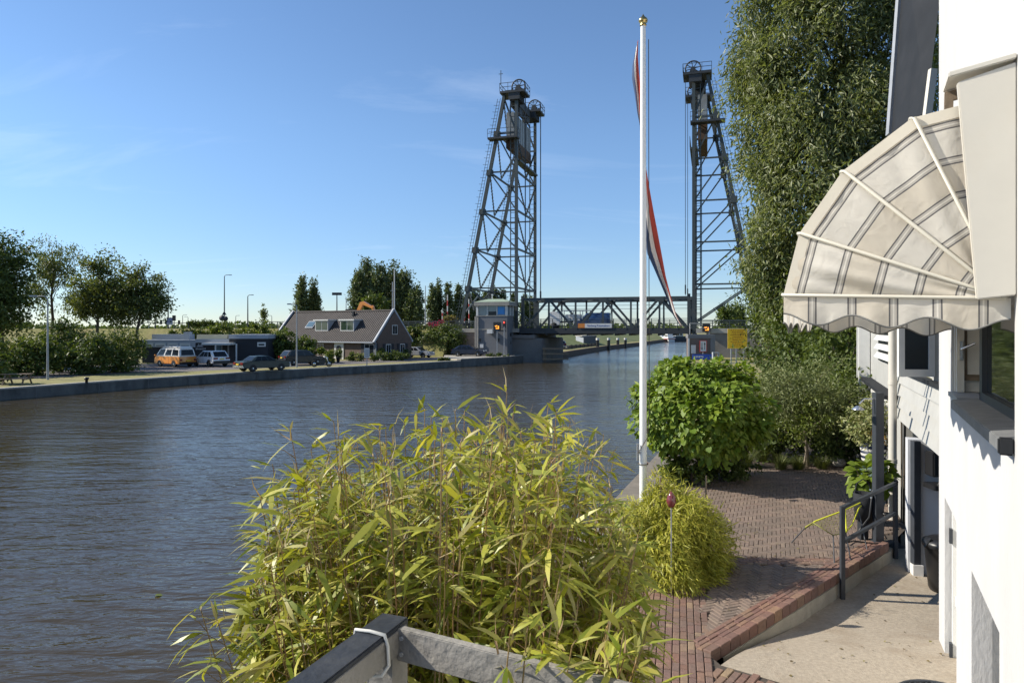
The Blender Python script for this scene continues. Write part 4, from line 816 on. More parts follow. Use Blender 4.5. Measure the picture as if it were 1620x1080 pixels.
# ================================================================ LEFT BANK PLANTING
def bush(label, c, r, mat, n=2500, L=.28, nc=None, name='bush', cat='bush', group=None, **kw):
    c = Vector(c); t = thing(name, label, cat, (c.x, c.y, c.z-r[2]), 0, group)
    crown('foliage', mat, t, [(tuple(c), r, 1)], nc or max(20, n//50), n, min(r)*.35, L, shell=.35, **kw)
    m = MB()
    for k in range(5): a = random.uniform(0, 6.28); m.tube([(c.x, c.y, c.z-r[2]-.05), (c.x+math.cos(a)*r[0]*.3, c.y+math.sin(a)*r[1]*.3, c.z), (c.x+math.cos(a)*r[0]*.6, c.y+math.sin(a)*r[1]*.6, c.z+r[2]*.5)], [.05, .035, .015], 5)
    m.build('stem', m_bark, t); return t
def bushpx(px0, px1, ytop, ybase, Y, label, mat, depth=1.0, z0=ZL, n=2500, L=.28, **kw):
    x0, x1 = X(px0, Y), X(px1, Y); zt_ = Z(ytop, Y); zb_ = max(Z(ybase, Y), z0) if ybase else z0
    return bush(label, ((x0+x1)/2, Y, (zt_+zb_)/2), ((x1-x0)/2*1.05, (x1-x0)/2*depth, (zt_-zb_)/2*1.05), mat, n, L, **kw)
hg = 'bushes of the hedge on the far quay'
bushpx(-70, 48, 531, 602, 55, 'yellowish green hedge bush at the left edge behind the picnic table', l_mid, .7, n=4000, group=hg)
bushpx(20, 100, 536, 600, 57, 'dense green hedge bush left of the quay lamp post', l_mid, .7, n=4000, group=hg)
bushpx(62, 135, 508, 596, 61, 'tall dark bush rising in the middle of the hedge', l_dark, .8, n=5000, group=hg)
bushpx(108, 176, 532, 597, 58, 'dark shaded bush in the hedge right of the lamp post', l_dark, .8, n=4000, group=hg)
bushpx(158, 226, 525, 591, 61, 'rounded bright topped bush at the right end of the hedge', l_mid, .9, n=5000, L=.24, group=hg)
bushpx(-40, 14, 556, 612, 48, 'low bush at the left edge beside the picnic table', l_mid, 1, n=1500, group=hg)
bt = 'trees behind the hedge on the left'
def treepx(px0, px1, ytop, ybot, Y, label, leaf, n=6000, L=.5, base_px=None, extra=(), z0=ZL, nc=90, cr=1.2, r0=.2, cat='tree', name='tree', group=bt, **kw):
    x0, x1 = X(px0, Y), X(px1, Y); zt_, zb_ = Z(ytop, Y), Z(ybot, Y); c = ((x0+x1)/2, Y, (zt_+zb_)/2); r = ((x1-x0)/2*.95, (x1-x0)/2*.8, (zt_-zb_)/2*.97)
    e = [(c, r, 1)]+[((X(a, Y), Y+dy, Z(b2, Y)), (rx, rx, rz), w) for a, b2, dy, rx, rz, w in extra]
    bx = X(base_px, Y) if base_px else c[0]; return tree(name, label, cat, (bx, Y, z0), e, m_bark, leaf, nc, n, cr, L, r0, group, **kw)
treepx(-60, 50, 366, 535, 68, 'large dense dark tree at the left edge of the picture', l_dark, 16000, .34, 10, nc=190, cr=1.0, shell=.4)
treepx(46, 126, 374, 470, 76, 'airy pale birch with hanging twigs and a visible forked trunk', l_birch, 6500, .28, 84, extra=((60, 470, 0, 1.3, 2.2, .25), (112, 475, .5, 1.2, 2.0, .25)), nc=95, cr=.75, droop=1.6, ar=.35, kink=.2) if False else treepx(46, 126, 374, 470, 76, 'airy pale birch with hanging twigs and a visible forked trunk', l_birch, 6500, .28, 84, extra=((60, 470, 0, 1.3, 2.2, .25), (112, 475, .5, 1.2, 2.0, .25)), nc=95, cr=.75, droop=1.6, ar=.35)
treepx(112, 200, 396, 510, 73, 'broad dark tree leaning left over the hedge', l_birch, 12000, .3, 153, extra=((140, 480, 0, 1.6, 1.6, .3), (178, 480, .4, 1.6, 2.2, .3)), nc=110, cr=.85, shell=.45)
treepx(186, 262, 416, 512, 72, 'rightmost birch like tree with drooping right side over the embankment', l_birch, 10500, .28, 215, extra=((248, 480, 0, .9, 1.8, .2), (200, 490, 0, 1, 1.5, .2)), nc=90, cr=.8, shell=.45)
# hedge and bushes behind the black building
hb = 'leafy hedge behind the flat roofed building'
bushpx(268, 330, 516, 552, 84, 'dark hedge section behind the chimney of the black building', l_dark, .35, n=2500, L=.35, group=hb)
bushpx(318, 392, 512, 552, 84, 'bright leafy hedge section behind the beige sign fascia', l_bright, .35, n=3500, L=.35, group=hb)
bushpx(376, 448, 513, 552, 85, 'bright leafy hedge section behind the pale right fascia', l_bright, .35, n=3500, L=.35, group=hb)
bushpx(424, 470, 524, 577, 79.5, 'tall leafy bush between the black building and the brick house', l_mid, .7, n=4000, L=.3)
bushpx(462, 496, 533, 560, 79, 'bright bush in front of the left roof eave', l_bright, .7, n=1800, L=.28)
for px0, px1, lab in ((484, 502, 'left clipped pleached tree before the house wall'), (500, 516, 'right clipped pleached tree before the house wall')):
    bushpx(px0, px1, 551, 560, 77.5, lab, l_bright, .8, n=900, L=.2, z0=ZL, group='clipped trees in front of the brick house')
bushpx(512, 532, 557, 574, 76.5, 'low clipped box hedge right of the motorcycle', l_bright, .8, n=1200, L=.2)
bushpx(548, 566, 558, 571, 82, 'round flowering shrub left of the sign board', l_mid, .7, n=900, L=.2); bushpx(563, 578, 559, 571, 81.5, 'pale flowering shrub behind the sign board', l_varieg, .7, n=800, L=.2); bushpx(584, 600, 558, 572, 80.5, 'shrub at the house corner right of the sign board', l_mid, .7, n=800, L=.2)
bushpx(602, 648, 557, 572, 82.5, 'low dark hedge under the gable windows', l_dark, .35, n=2000, L=.22)
# slope bushes left of the abutment
bushpx(646, 690, 515, 556, 99, 'yellow green bush on the slope behind the silver car', l_mid, .7, n=4000, L=.32); bushpx(672, 738, 514, 561, 97, 'large round dark green bush left of the brown abutment', l_dark, .7, n=6500, L=.3)
bushpx(640, 664, 519, 552, 97.5, 'olive bush right of the brick house gable', l_mid, .7, n=2000, L=.3)
bushpx(672, 702, 507, 518, 100.5, 'purple red flowering bush on the embankment edge', l_flower, .5, z0=EZ-.5, n=900, L=.3); bushpx(704, 722, 499, 514, 101, 'orange tinted bush beside the barrier arms', l_drygrass, .6, z0=EZ-.2, n=800, L=.3)
bushpx(636, 650, 553, 566, 86, 'small dark bush beside the silver car', l_dark, .6, n=500, L=.22)
t = bushpx(690, 712, 567, 574, 82.0, 'low patch of shrubs on the grass by the raised quay', l_dark, .3, n=800, L=.2); t = bushpx(768, 806, 559, 568, 90.5, 'low planting at the foot of the keeper house', l_dark, .5, z0=.9, n=1200, L=.2)
# poplars
pg = 'columnar poplars beyond the road'
def poplar(px, w, ytop, Y, label, n=4500, z0=3.0, leaf=None):
    zt_ = Z(ytop, Y); x = X(px, Y); r = X(px+w/2, Y)-x; H = zt_-z0
    e = [((x, Y, z0+H*.42), (r, r, H*.42), 3), ((x, Y, z0+H*.72), (r*.62, r*.62, H*.27), 1.2)]
    return tree('poplar_tree', label, 'poplar', (x, Y, z0-1), e, m_bark, leaf or l_poplar, 150, n, r*.33, .55, .25, pg, ttop=(x, Y, zt_-1), flat=1.7, shell=.4, droop=-.5)
poplar(477, 23, 437, 150, 'left of the two slim poplars above the tiled roof'); poplar(497, 21, 442, 152, 'right of the two slim poplars above the tiled roof')
for px, w, yt, Y, lab in ((568, 26, 427, 150, 'leftmost poplar of the big cluster behind the house'), (580, 30, 411, 156, 'tall pointed poplar second from left in the big cluster'), (601, 34, 413, 150, 'broad bright poplar in the middle of the big cluster'), (622, 34, 415, 154, 'tall dark poplar right of the middle of the big cluster'), (640, 34, 425, 150, 'dark poplar second from right in the big cluster'), (655, 28, 452, 148, 'lowest rightmost poplar of the big cluster')):
    poplar(px, w, yt, Y, lab, 8000)
bushpx(572, 612, 470, 500, 140, 'rounded green tree low in front of the big poplar cluster', l_mid, .8, z0=2, n=2500, L=.6, name='tree', cat='tree')
for i, (px, w, yt, Y, lab) in enumerate(((684, 17, 449, 165, 'left poplar of the small group right of the grey mast'), (694, 17, 446, 167, 'middle poplar of the small group right of the grey mast'), (710, 15, 447, 165, 'right poplar of the small group right of the grey mast'), (725, 16, 448, 168, 'poplar just left of the lift tower leg'), (738, 14, 462, 170, 'poplar seen behind the foot of the lift tower'), (752, 17, 455, 168, 'poplar behind the left part of the tower frame'), (768, 13, 458, 172, 'short poplar behind the keeper house roof'), (783, 14, 451, 170, 'poplar in the middle of the tower frame'), (796, 14, 456, 170, 'poplar near the front leg of the tower'), (812, 13, 461, 172, 'poplar directly behind the near front tower leg'), (830, 14, 464, 174, 'poplar right of the near front tower leg'), (840, 10, 470, 176, 'lowest poplar beside the far front tower leg'))):
    poplar(px, w, yt, Y, lab, 3000, 4)
# distant things
dg = 'small distant trees along the road'
for px, yt, lab in ((302, 508, 'small distant round tree left of the two tall lamps'), (312, 508, 'second small distant tree right of the traffic light'), (323, 507, 'third small distant tree above the beige sign fascia'), (334, 508, 'small distant tree just left of the tallest lamp'), (345, 507.5, 'small distant tree beside the tallest lamp')):
    treepx(px-6, px+6, yt, 517, 175, lab, l_dark, 500, .5, z0=EZ-1, nc=20, cr=.4, r0=.08, group=dg)
treepx(413.5, 420, 481, 514, 135, 'slim young tree left of the tiled roof', l_birch, 420, .4, z0=EZ-1, nc=30, cr=.4, r0=.06, group=None)
treepx(1136, 1160, 478, 522, 150, 'rounded far tree behind the right bridge railing', l_mid, 2500, .6, z0=1, nc=50, cr=.9, group='trees right of the bridge'); treepx(1158, 1180, 482, 522, 155, 'smaller far tree at the edge of the willow', l_mid, 1800, .6, z0=1, nc=40, cr=.9, group='trees right of the bridge')
# far off wood line, one mass
nw = 26000; xs = rng.uniform(-900, 1100, nw); ys = rng.uniform(640, 700, nw); zs = 1+rng.random(nw)**1.3*(6+2.5*np.sin(xs*.021)+1.5*np.sin(xs*.09+1))
tag(leaves('distant_wood', l_dark, None, np.stack([xs, ys, zs], 1), rdir(nw), rdir(nw), 4.5, 3.0), 'low far off wood line along the horizon', 'wood', kind='stuff')
# beyond the bridge: dolphins, piles, shed, boats
for i, (px, yt, yb, lab) in enumerate(((945.5, 534.5, 555, 'nearest white topped mooring pile beyond the bridge'), (963, 534.5, 553, 'second white topped mooring pile beyond the bridge'), (977.5, 534.5, 550.5, 'third white topped mooring pile beyond the bridge'), (989.5, 534.5, 549.5, 'farthest white topped mooring pile beyond the bridge'))):
    p = gnd(px, yb, 0); t = thing('mooring_pile', lab, 'mooring pile', (p.x, p.y, -.5), 0, 'white topped mooring piles'); h = Z(yt, p.y)+.5
    m = MB(); m.tube([(0, 0, 0), (0, 0, h-.45)], .34, 10); m.build('pile', m_black, t, world=False); m = MB(); m.tube([(0, 0, h-.45), (0, 0, h)], .36, 10); m.build('cap', m_white_paint, t, world=False)
pf = thing('timber_fender', 'low dark timber fender on short piles beyond the bridge', 'fender', gnd(897, 558, 0))
a = gnd(897, 558.5, 0); b2 = gnd(941, 553.5, 0); m = MB(); m.bar(a+V(0, 0, 1.15), b2+V(0, 0, 1.15), .3, .5); m.bar(a+V(0, 0, .6), b2+V(0, 0, .6), .25, .35); m.build('beam', m_rust, pf)
for k in range(8): p = a.lerp(b2, k/7); m = MB(); m.tube([p+V(0, -.2, -.6), p+V(0, -.2, 1.5)], .22, 8); m.build('pile', m_concrete if k == 0 else m_black, pf)
sh = thing('shed', 'long pale corrugated shed on the bank beyond the bridge', 'shed', gnd(927, 547.5, .9)); L0 = Vector(sh.location)
m = MB(); e0 = V(X(923, 150), 150, .85); e1 = V(X(942.5, 158), 158, .85); m.prism([e0, e1, e1+V(-2.5, 4, 0), V(X(911, 152), 152, .85)], (0, 0, 2.1)); m.build('wall', m_fascia, sh)
m = MB(); dd = (e1-e0)
for k in range(22): p = e0+dd*(k/21.); m.bar(p+V(.06, -.12, 0), p+V(.06, -.12, 2.1), .14, .1)
m.build('ribs', M('shed_ribs', (.2, .19, .19), .7, .05, 2), sh); m = MB(); m.prism([e0+V(-.3, -.3, 2.1), e1+V(.2, -.3, 2.1), e1+V(-2.3, 4.2, 2.1), V(X(910, 152), 152.4, 2.95)], (0, 0, .15)); m.build('roof', m_quay_top, sh)
# grassy dyke beyond the bridge on the left
m = MB(); A_ = [(8, 116), (24, 160), (40, 205), (66, 262)]; vs = []
for (x, y) in A_: vs += [(x-1, y+3, .9), (x-9, y+13, 3.6), (x-14, y+18, 3.7), (x-24, y+30, .5)]
m.add(vs, [(i*4+k, i*4+k+1, (i+1)*4+k+1, (i+1)*4+k) for i in range(3) for k in range(3)]); struct('grass_dyke', m, M('green_dyke_grass', (.10, .125, .03), .95, .3, .5, .6, bscale=3, stain=(.24, .2, .08), stain_scale=.15, stain_amt=.8))
bt_ = thing('river_boat', 'small white motor boat moored at the far end of the river', 'boat', gnd(1057, 540.5, 0), R(95)); 
m = MB(); m.prism([(-4, -1.3, 1.1), (3, -1.4, 1.1), (5.2, 0, 1.5), (3, 1.4, 1.1), (-4, 1.3, 1.1)], (0, 0, .5)); m.prism([(-3.9, -1.1, -.3), (2.8, -1.1, -.3), (4.6, 0, -.3), (2.8, 1.1, -.3), (-3.9, 1.1, -.3)], (0, 0, 1.4)); m.build('hull', m_white_paint, bt_, world=False)
m = MB(); m.prism([(-2.8, -1, 1.6), (1.8, -1, 1.6), (1.0, -1, 2.7), (-2.6, -1, 2.7)], (0, 2, 0)); m.build('cabin', m_white_paint, bt_, world=False); m = MB(); m.box(-2.5, .9, -1.04, 1.04, 1.95, 2.4); m.build('cabin_window', m_carglass, bt_, world=False); m = MB(); m.box(-4.02, 4, -1.42, 1.42, 1.0, 1.15); m.build('rubbing_strake', m_red, bt_, world=False)
bg_ = thing('barge', 'long dark cargo barge moored along the far bank', 'boat', gnd(1073, 539.8, 0), R(4))
m = MB(); m.prism([(-7, -2, 0), (6, -2, 0), (8, 0, 0), (6, 2, 0), (-7, 2, 0)], (0, 0, 1.3)); m.build('hull', m_bridge_dark, bg_, world=False); m = MB(); m.box(-6.5, -2.5, -1.6, 1.6, 1.3, 3.1); m.build('wheelhouse', m_fascia, bg_, world=False); m = MB(); m.box(-2, 5.5, -1.5, 1.5, 1.3, 1.9); m.build('hatch_cover', m_bridge, bg_, world=False); m = MB(); m.box(-6.2, -2.8, -1.63, -1.6, 2.2, 2.8); m.build('window', m_carglass, bg_, world=False); m = MB(); m.bar((3, 0, 1.9), (3, 0, 4.4), .12); m.build('mast', m_white_paint, bg_, world=False)
for px, w, hh, mat, lab in ((1041, 9, 2.4, m_red, 'small red roofed house on the far bank'), (992, 5, 2.2, m_beige, 'small pale house far along the left bank'), (1075, 12, 2.6, m_fascia, 'small grey house behind the far boats')):
    Yh = 300; t = thing('far_house', lab, 'house', (X(px, Yh), Yh, .8)); wm = w/F*Yh/2; m = MB(); m.box(-wm, wm, 0, 6, 0, hh); m.build('wall', m_housebrick if mat is m_red else mat, t, world=False); m = MB(); m.prism([(-wm-.3, -.3, hh), (-wm-.3, 6.3, hh), (-wm-.3, 3, hh+1.4)], (2*wm+.6, 0, 0)); m.build('roof', m_red if mat is m_red else m_quay, t, world=False)
    m = MB(); m.box(-wm*.5, -wm*.1, -.05, 0, .9, 1.8); m.box(wm*.2, wm*.6, -.05, 0, .9, 1.8); m.build('window', m_carglass, t, world=False)
# ================================================================ RIGHT BANK
def qx(Y): return 1.53+(Y-12.24)*.388       # quay edge line
RBL = [(qx(-12), -12), (qx(12), 12), (qx(19), 19), (9.5, 40), (19.4, 80), (23.4, 88.5), (27.5, 101), (45, 150), (95, 268)]
struct('right_bank_ground', MB().poly([(x, y, .95) for x, y in [(qx(17.5), 17.5)]+RBL[2:]]+[(230, 300, .95), (3000, 300, .95), (3000, 17.5, .95)]), m_grass, normals=False)
struct('lower_ground', MB().poly([(qx(-12), -12, .4), (qx(17.5), 17.5, .4), (3000, 17.5, .4), (3000, -1500, .4), (qx(-12), -1500, .4)]), m_soil, normals=False)
q = thing('quay_wall', 'near concrete quay wall and coping along the terrace and bamboo', 'quay wall', (qx(10), 10, 0))
m = MB(); wallstrip(m, RBL[:3], -1, 1.12, .5, -1); m.build('wall', m_quay, q)
m = MB(); wallstrip(m, [(x-.02, y) for x, y in RBL[:3]], 1.12, 1.225, .62, -1); m.build('coping', M('old_coping', (.20, .175, .145), .9, .2, 4, .4, stain=(.10, .09, .07), stain_scale=1.2, stain_amt=.6), q, bevel=.015)
q = thing('bank_wall', 'low bank wall beyond the garden towards the right lift tower', 'bank wall', (9.5, 40, 0))
m = MB(); wallstrip(m, RBL[2:-1], -1, 1.0, .4, -1); m.build('wall', m_quay, q)
# ---- terrace levels
E1 = V(2.08, 7.13, 0); E2 = V(6.05, 10.87, 0); ed = (E2-E1).normalized(); en = V(-ed.y, ed.x, 0)   # en points to the terrace side
def slab_z(y):
    t_ = min(max((8.7-y)/1.75, 0), 1); t_ = t_*t_*(3-2*t_); return .9+.27*t_
terr = [(qx(1)+.55, 1), (qx(17.6)+.55, 17.6), (9.6, 18.2), (6.75, 11.7), (6.1, 10.95), (E1.x, E1.y), (2.13, 6.95), (3.9, 5.62), (1.6, 1)]
struct('terrace_bed', MB().poly([(x, y, 1.176) for x, y in terr]), m_mortar, normals=False)
def inpoly(x, y, poly):
    c = False; n_ = len(poly); j = n_-1
    for i in range(n_):
        xi, yi = poly[i]; xj, yj = poly[j]
        if (yi > y) != (yj > y) and x < (xj-xi)*(y-yi)/(yj-yi)+xi: c = not c
        j = i
    return c
JT = [.0028]
def brick(m, cx, cy, ax, L, Wd, z, h=.05, j=None):
    """one paving brick with softened top edge; ax = unit vector along its length"""
    j = j or JT[0]; bx = (-ax[1], ax[0]); l2, w2 = L/2-j, Wd/2-j; dz = random.uniform(-.003, .004); tx, ty = random.uniform(-.012, .012), random.uniform(-.012, .012)
    vs = []
    for (s_, zz) in ((1.0, -h), (1.0, -.007), (None, 0)):
        for (i, k) in ((-1, -1), (1, -1), (1, 1), (-1, 1)):
            a, b2 = (l2*i, w2*k) if s_ else ((l2-.006)*i, (w2-.006)*k)
            vs.append((cx+ax[0]*a+bx[0]*b2, cy+ax[1]*a+bx[1]*b2, z+zz+dz+tx*a+ty*b2))
    m.add(vs, [(4, 5, 1, 0), (5, 6, 2, 1), (6, 7, 3, 2), (7, 4, 0, 3), (8, 9, 5, 4), (9, 10, 6, 5), (10, 11, 7, 6), (11, 8, 4, 7), (8, 11, 10, 9)])
def rows(m, poly, ax, L, Wd, z):
    bx = (-ax[1], ax[0]); us = [x*ax[0]+y*ax[1] for x, y in poly]; ws = [x*bx[0]+y*bx[1] for x, y in poly]
    w = min(ws); k = 0
    while w < max(ws):
        u = min(us)-random.random()*L
        while u < max(us):
            l_ = L*random.choice((1, 1, .5, .95, .55)); c = (ax[0]*(u+l_/2)+bx[0]*(w+Wd/2), ax[1]*(u+l_/2)+bx[1]*(w+Wd/2))
            if inpoly(*c, poly): brick(m, *c, ax, l_, Wd, z)
            u += l_
        w += Wd; k += 1
def herring(m, poly, ax, L, Wd, z):
    bx = (-ax[1], ax[0]); us = [x*ax[0]+y*ax[1] for x, y in poly]; ws = [x*bx[0]+y*bx[1] for x, y in poly]; n_ = int((max(us)-min(us)+max(ws)-min(ws))/Wd)+12
    u0, w0 = (min(us)+max(us))/2, (min(ws)+max(ws))/2
    for a in range(-n_, n_):
        for b2 in range(-n_//3-2, n_//3+2):
            ox, oy = u0+a*Wd+b2*L, w0+a*Wd-b2*L
            if not (min(us)-.3 < ox < max(us)+.3 and min(ws)-.3 < oy < max(ws)+.3): continue
            for (cu, cw, d_) in ((ox+L/2, oy+Wd/2, ax), (ox+Wd/2, oy+Wd+L/2, bx)):
                c = (ax[0]*cu+bx[0]*cw, ax[1]*cu+bx[1]*cw)
                if inpoly(*c, poly): brick(m, *c, d_, L, Wd, z)
vA = V(.246, 1, 0).normalized(); LA = lambda y: 2.08+(y-7.13)*.252
pa = [(.3, 3.2), (1.2, 8.6), (1.75, 9.6), (LA(9.75), 9.75), (LA(7.1), 7.1), (2.05, 6.9), (3.85, 5.6), (2.2, 3.2)]
JT[0] = .004; m = MB(); rows(m, [(.2, 3.2), (1.15, 8.7), (1.6, 9.85), (LA(9.85), 9.85), (LA(6.9), 6.9), (1.55, 4.9), (1.2, 3.2)], (vA.x, vA.y), .2, .08, 1.2); struct('brick_path', m, m_brick)
m = MB(); rows(m, [(1.58, 4.95), (LA(6.95), 6.93), (3.80, 5.62), (2.3, 3.3), (1.25, 3.3)], (.62, .785), .2, .08, 1.196); struct('brick_path_corner', m, m_brick); JT[0] = .0028
kz = 1.215
m = MB(); pB = [(LA(7.2)+.05, 7.45), (LA(9.9), 9.9), (4.4, 9.95), (4.55, 9.8)]
pB = [(LA(7.3)+.0, 7.5), (LA(9.85), 9.87), (4.45, 9.87), (4.62, 9.78)]
herring(m, pB, (.94, .34), .2, .0667, 1.2); struct('herringbone_strip', m, m_herr)
m = MB(); rows(m, [(LA(9.9), 9.9), (LA(10.15), 10.15), (4.95, 10.1), (4.7, 9.85)], (1, -.012), .2, .068, 1.203); struct('brick_band', m, m_brick)
m = MB(); herring(m, [(3.15, 10.16), (3.55, 17.4), (9.3, 18), (6.7, 11.8), (6.0, 11.12), (5.0, 10.14)], (.93, -.36), .2, .0667, 1.2); struct('herringbone_terrace', m, m_herr)
m = MB(); rows(m, [(2.95, 10.16), (3.35, 17.4), (3.55, 17.4), (3.15, 10.16)], (.055, .998), .2, .068, 1.203); struct('brick_border', m, m_brick)
kb = thing('brick_kerb', 'raised red brick kerb on a concrete footing between terrace and sunken yard', 'kerb', E1+V(0, 0, .9)); m = MB(); n_ = int((E2-E1).length/.205)
for k in range(n_):
    c = E1+ed*(.1+k*.205)+en*.052; brick(m, c.x, c.y, (ed.x, ed.y), .2, .105, kz+.012, .13, .004)
    for r_ in range(3):
        c2 = E1+ed*(.1+k*.205+random.uniform(-.01, .01)+r_*.07)+en*(.14+r_*.068); brick(m, c2.x, c2.y, (ed.x, ed.y), .2, .066, kz-.004*r_, .08)
m.build('bricks', m_brick_red, kb)
m = MB(); a = E1+ed*.25; vs = []
N_ = 24
for k in range(N_+1):
    p = a.lerp(E2+ed*.1, k/N_)+en*.012; w_j = .012*math.sin(k*1.7)+.01*math.sin(k*3.1)
    vs += [p+V(0, 0, .6), p-en*(.025+w_j)+V(0, 0, .6), p-en*(.012+w_j*.6)+V(0, 0, kz-.13), p+en*.1+V(0, 0, kz-.12)]
m.add(vs, [(i*4+k, i*4+k+1, (i+1)*4+k+1, (i+1)*4+k) for i in range(N_) for k in range(3)]); m.build('footing', M('pale_footing', (.36, .32, .25), .95, .2, 8, .6, stain=(.15, .12, .09), stain_scale=2, stain_amt=.6), kb)
# sunken concrete yard, sloping up towards the camera
def grid(poly_fn, nu, nv, zf): 
    m = MB(); vs = []
    for j in range(nv+1):
        for i in range(nu+1):
            p = poly_fn(i/nu, j/nv); vs.append((p[0], p[1], zf(p[0], p[1])))
    m.add(vs, [(j*(nu+1)+i, j*(nu+1)+i+1, (j+1)*(nu+1)+i+1, (j+1)*(nu+1)+i) for j in range(nv) for i in range(nu)], True); return m
T0 = V(2.13, 6.97, 0); T1 = V(4.5, 5.2, 0); G0 = V(6.3, 11.5, 0); G1 = V(9, 11.5, 0)
m = grid(lambda u, v: T0.lerp(T1, u).lerp(G0.lerp(G1, u), v), 20, 40, lambda x, y: slab_z(y)+.004*math.sin(x*3.1)*math.sin(y*2.3)); struct('concrete_yard', m, m_slab)
# ---- white house: the long wall beside the camera
C0 = V(4.91, 7.85, 0); wd = V(.4577, .8891, 0); on = V(-.8891, .4577, 0)
rzW = math.atan2(-wd.y, -wd.x)   # local +x runs towards the camera, local y = -on*... (into the house)
hw = thing('white_house', 'white rendered house wall with a deep window and lower doorways at the right edge', 'house', C0, rzW)
def wl(a, t, z): return C0-wd*a+on*t+V(0, 0, z)
# in local axes: x = a (towards camera); y = rotated +90 of -wd = (wd.y,-wd.x) = -on  -> y into house
holes = [(1.25, 4.42, 3.94, 6.05), (.62, 1.66, .7, 2.80), (2.66, 4.05, .95, 2.66)]
def wall_holes(a0, a1, z0, z1, holes, th):
    m = MB(); xs = sorted({a0, a1, *[h[0] for h in holes], *[h[1] for h in holes]}); zs = sorted({z0, z1, *[h[2] for h in holes], *[h[3] for h in holes]})
    for i in range(len(xs)-1):
        for k in range(len(zs)-1):
            cx, cz = (xs[i]+xs[i+1])/2, (zs[k]+zs[k+1])/2
            if any(h[0] < cx < h[1] and h[2] < cz < h[3] for h in holes): continue
            for y in (0, th): m.poly([(xs[i], y, zs[k]), (xs[i+1], y, zs[k]), (xs[i+1], y, zs[k+1]), (xs[i], y, zs[k+1])])
    for x0, x1, za, zb2 in holes:
        for p in (((x0, za), (x0, zb2)), ((x1, zb2), (x1, za)), ((x0, zb2), (x1, zb2)), ((x1, za), (x0, za))):
            (xa, z_a), (xb, z_b) = p; m.poly([(xa, 0, z_a), (xb, 0, z_b), (xb, th, z_b), (xa, th, z_a)])
    m.poly([(a0, 0, z0), (a0, th, z0), (a0, th, z1), (a0, 0, z1)]); m.poly([(a0, 0, z1), (a0, th, z1), (a1, th, z1), (a1, 0, z1)]); return m
m = wall_holes(0, 9.5, .3, 10.2, holes, .32); m.build('wall', m_white, hw, world=False, normals=False)
m = MB(); m.box(0, .28, .32, 6.5, .3, 10.2); m.build('end_wall', m_white, hw, world=False)
m = MB(); m.prism([(-.2, -.3, 10.2), (-.2, 6.8, 10.2), (-.2, 3.2, 13.2)], (9.7, 0, 0)); m.build('roof', m_zinc, hw, world=False)
m = MB(); m.box(.28, 9.4, .5, 6.4, 2.75, 2.9); m.box(.28, 9.4, 2.2, 2.35, .9, 10); m.build('interior_wall', m_black, hw, world=False)
# upper window
m = MB()
for (x0, x1, z0, z1) in ((2.12, 2.26, 3.99, 6.03), (4.28, 4.41, 3.99, 6.03), (2.12, 4.41, 5.9, 6.04), (2.12, 4.41, 3.96, 4.06)): m.box(x0, x1, .12, .2, z0, z1)
wf = m.build('window', m_darkmetal, hw, world=False)
m = MB(); m.box(2.26, 4.28, .155, .165, 4.06, 5.9); m.build('pane', m_glass, wf, world=False)
m = MB(); m.box(1.26, 1.32, .02, .31, 3.99, 6.04); m.box(1.32, 1.40, .03, .09, 3.99, 6.04); cs = m.build('casement', m_cream, hw, world=False)
m = MB(); m.box(1.32, 1.345, .095, .27, 4.1, 5.95); m.build('panel', m_wood, cs, world=False)
m = MB(); m.box(1.345, 1.36, .12, .25, 4.16, 5.9); m.build('panel_board', m_cream, cs, world=False)
m = MB(); m.box(1.40, 1.42, .05, .075, 4.30, 4.48); m.tube([(1.42, .06, 4.40), (1.46, .07, 4.41), (1.46, .17, 4.46)], .011, 6); m.build('handle', m_chrome, cs, world=False)
m = MB(); m.box(1.36, 2.12, .29, .31, 3.99, 6.04); m.build('side_glass', m_glass, hw, world=False)
m = MB(); m.prism([(1.98, -.075, 3.885), (1.98, -.075, 3.965), (1.98, .13, 3.99), (1.98, .13, 3.885)], (2.40, 0, 0)); m.build('window_sill', M('lead_grey_sill', (.15, .155, .16), .6, .12, 8, .15, stain=(.24, .24, .24), stain_scale=4, stain_amt=.4), hw, world=False, bevel=.006)
m = MB(); m.box(4.381, 4.43, -.078, .0, 3.87, 3.972); m.build('sill_end', m_zinc, hw, world=False, bevel=.01); m = MB(); m.box(1.27, 1.979, -.03, .2, 3.945, 3.985); m.build('inner_sill', m_pole_grey, hw, world=False)
# lower doors
m = MB(); m.box(.64, 1.64, .10, .16, .9, 2.78); d_ = m.build('cellar_door', m_white_paint, hw, world=False)
m = MB(); m.box(.66, .74, .06, .10, .9, 2.78); m.box(1.54, 1.64, .06, .1, .9, 2.78); m.box(.74, 1.54, .085, .1, 1.7, 1.8); m.build('frame', m_white_paint, d_, world=False)
for zz_ in (2.35, 1.15): m = MB(); m.box(.7, .76, .03, .06, zz_, zz_+.15); m.build('hinge', m_darkmetal, d_, world=False)
m = MB(); m.tube([(1.42, .1, 1.75), (1.42, .04, 1.8), (1.42, .04, 1.95), (1.42, .1, 2.0)], .012, 6); m.build('handle', m_darkmetal, d_, world=False)
m = MB(); m.box(3.1, 4.03, .12, .2, .95, 2.64); d_ = m.build('lower_window', m_white_paint, hw, world=False)
m = MB(); m.box(2.68, 3.099, .135, .15, .95, 2.64); m.build('pane', m_glass, d_, world=False)
m = MB(); m.box(.52, .56, -.012, .02, 6.35, 6.75); m.build('wall_vent', m_darkmetal, hw, world=False)
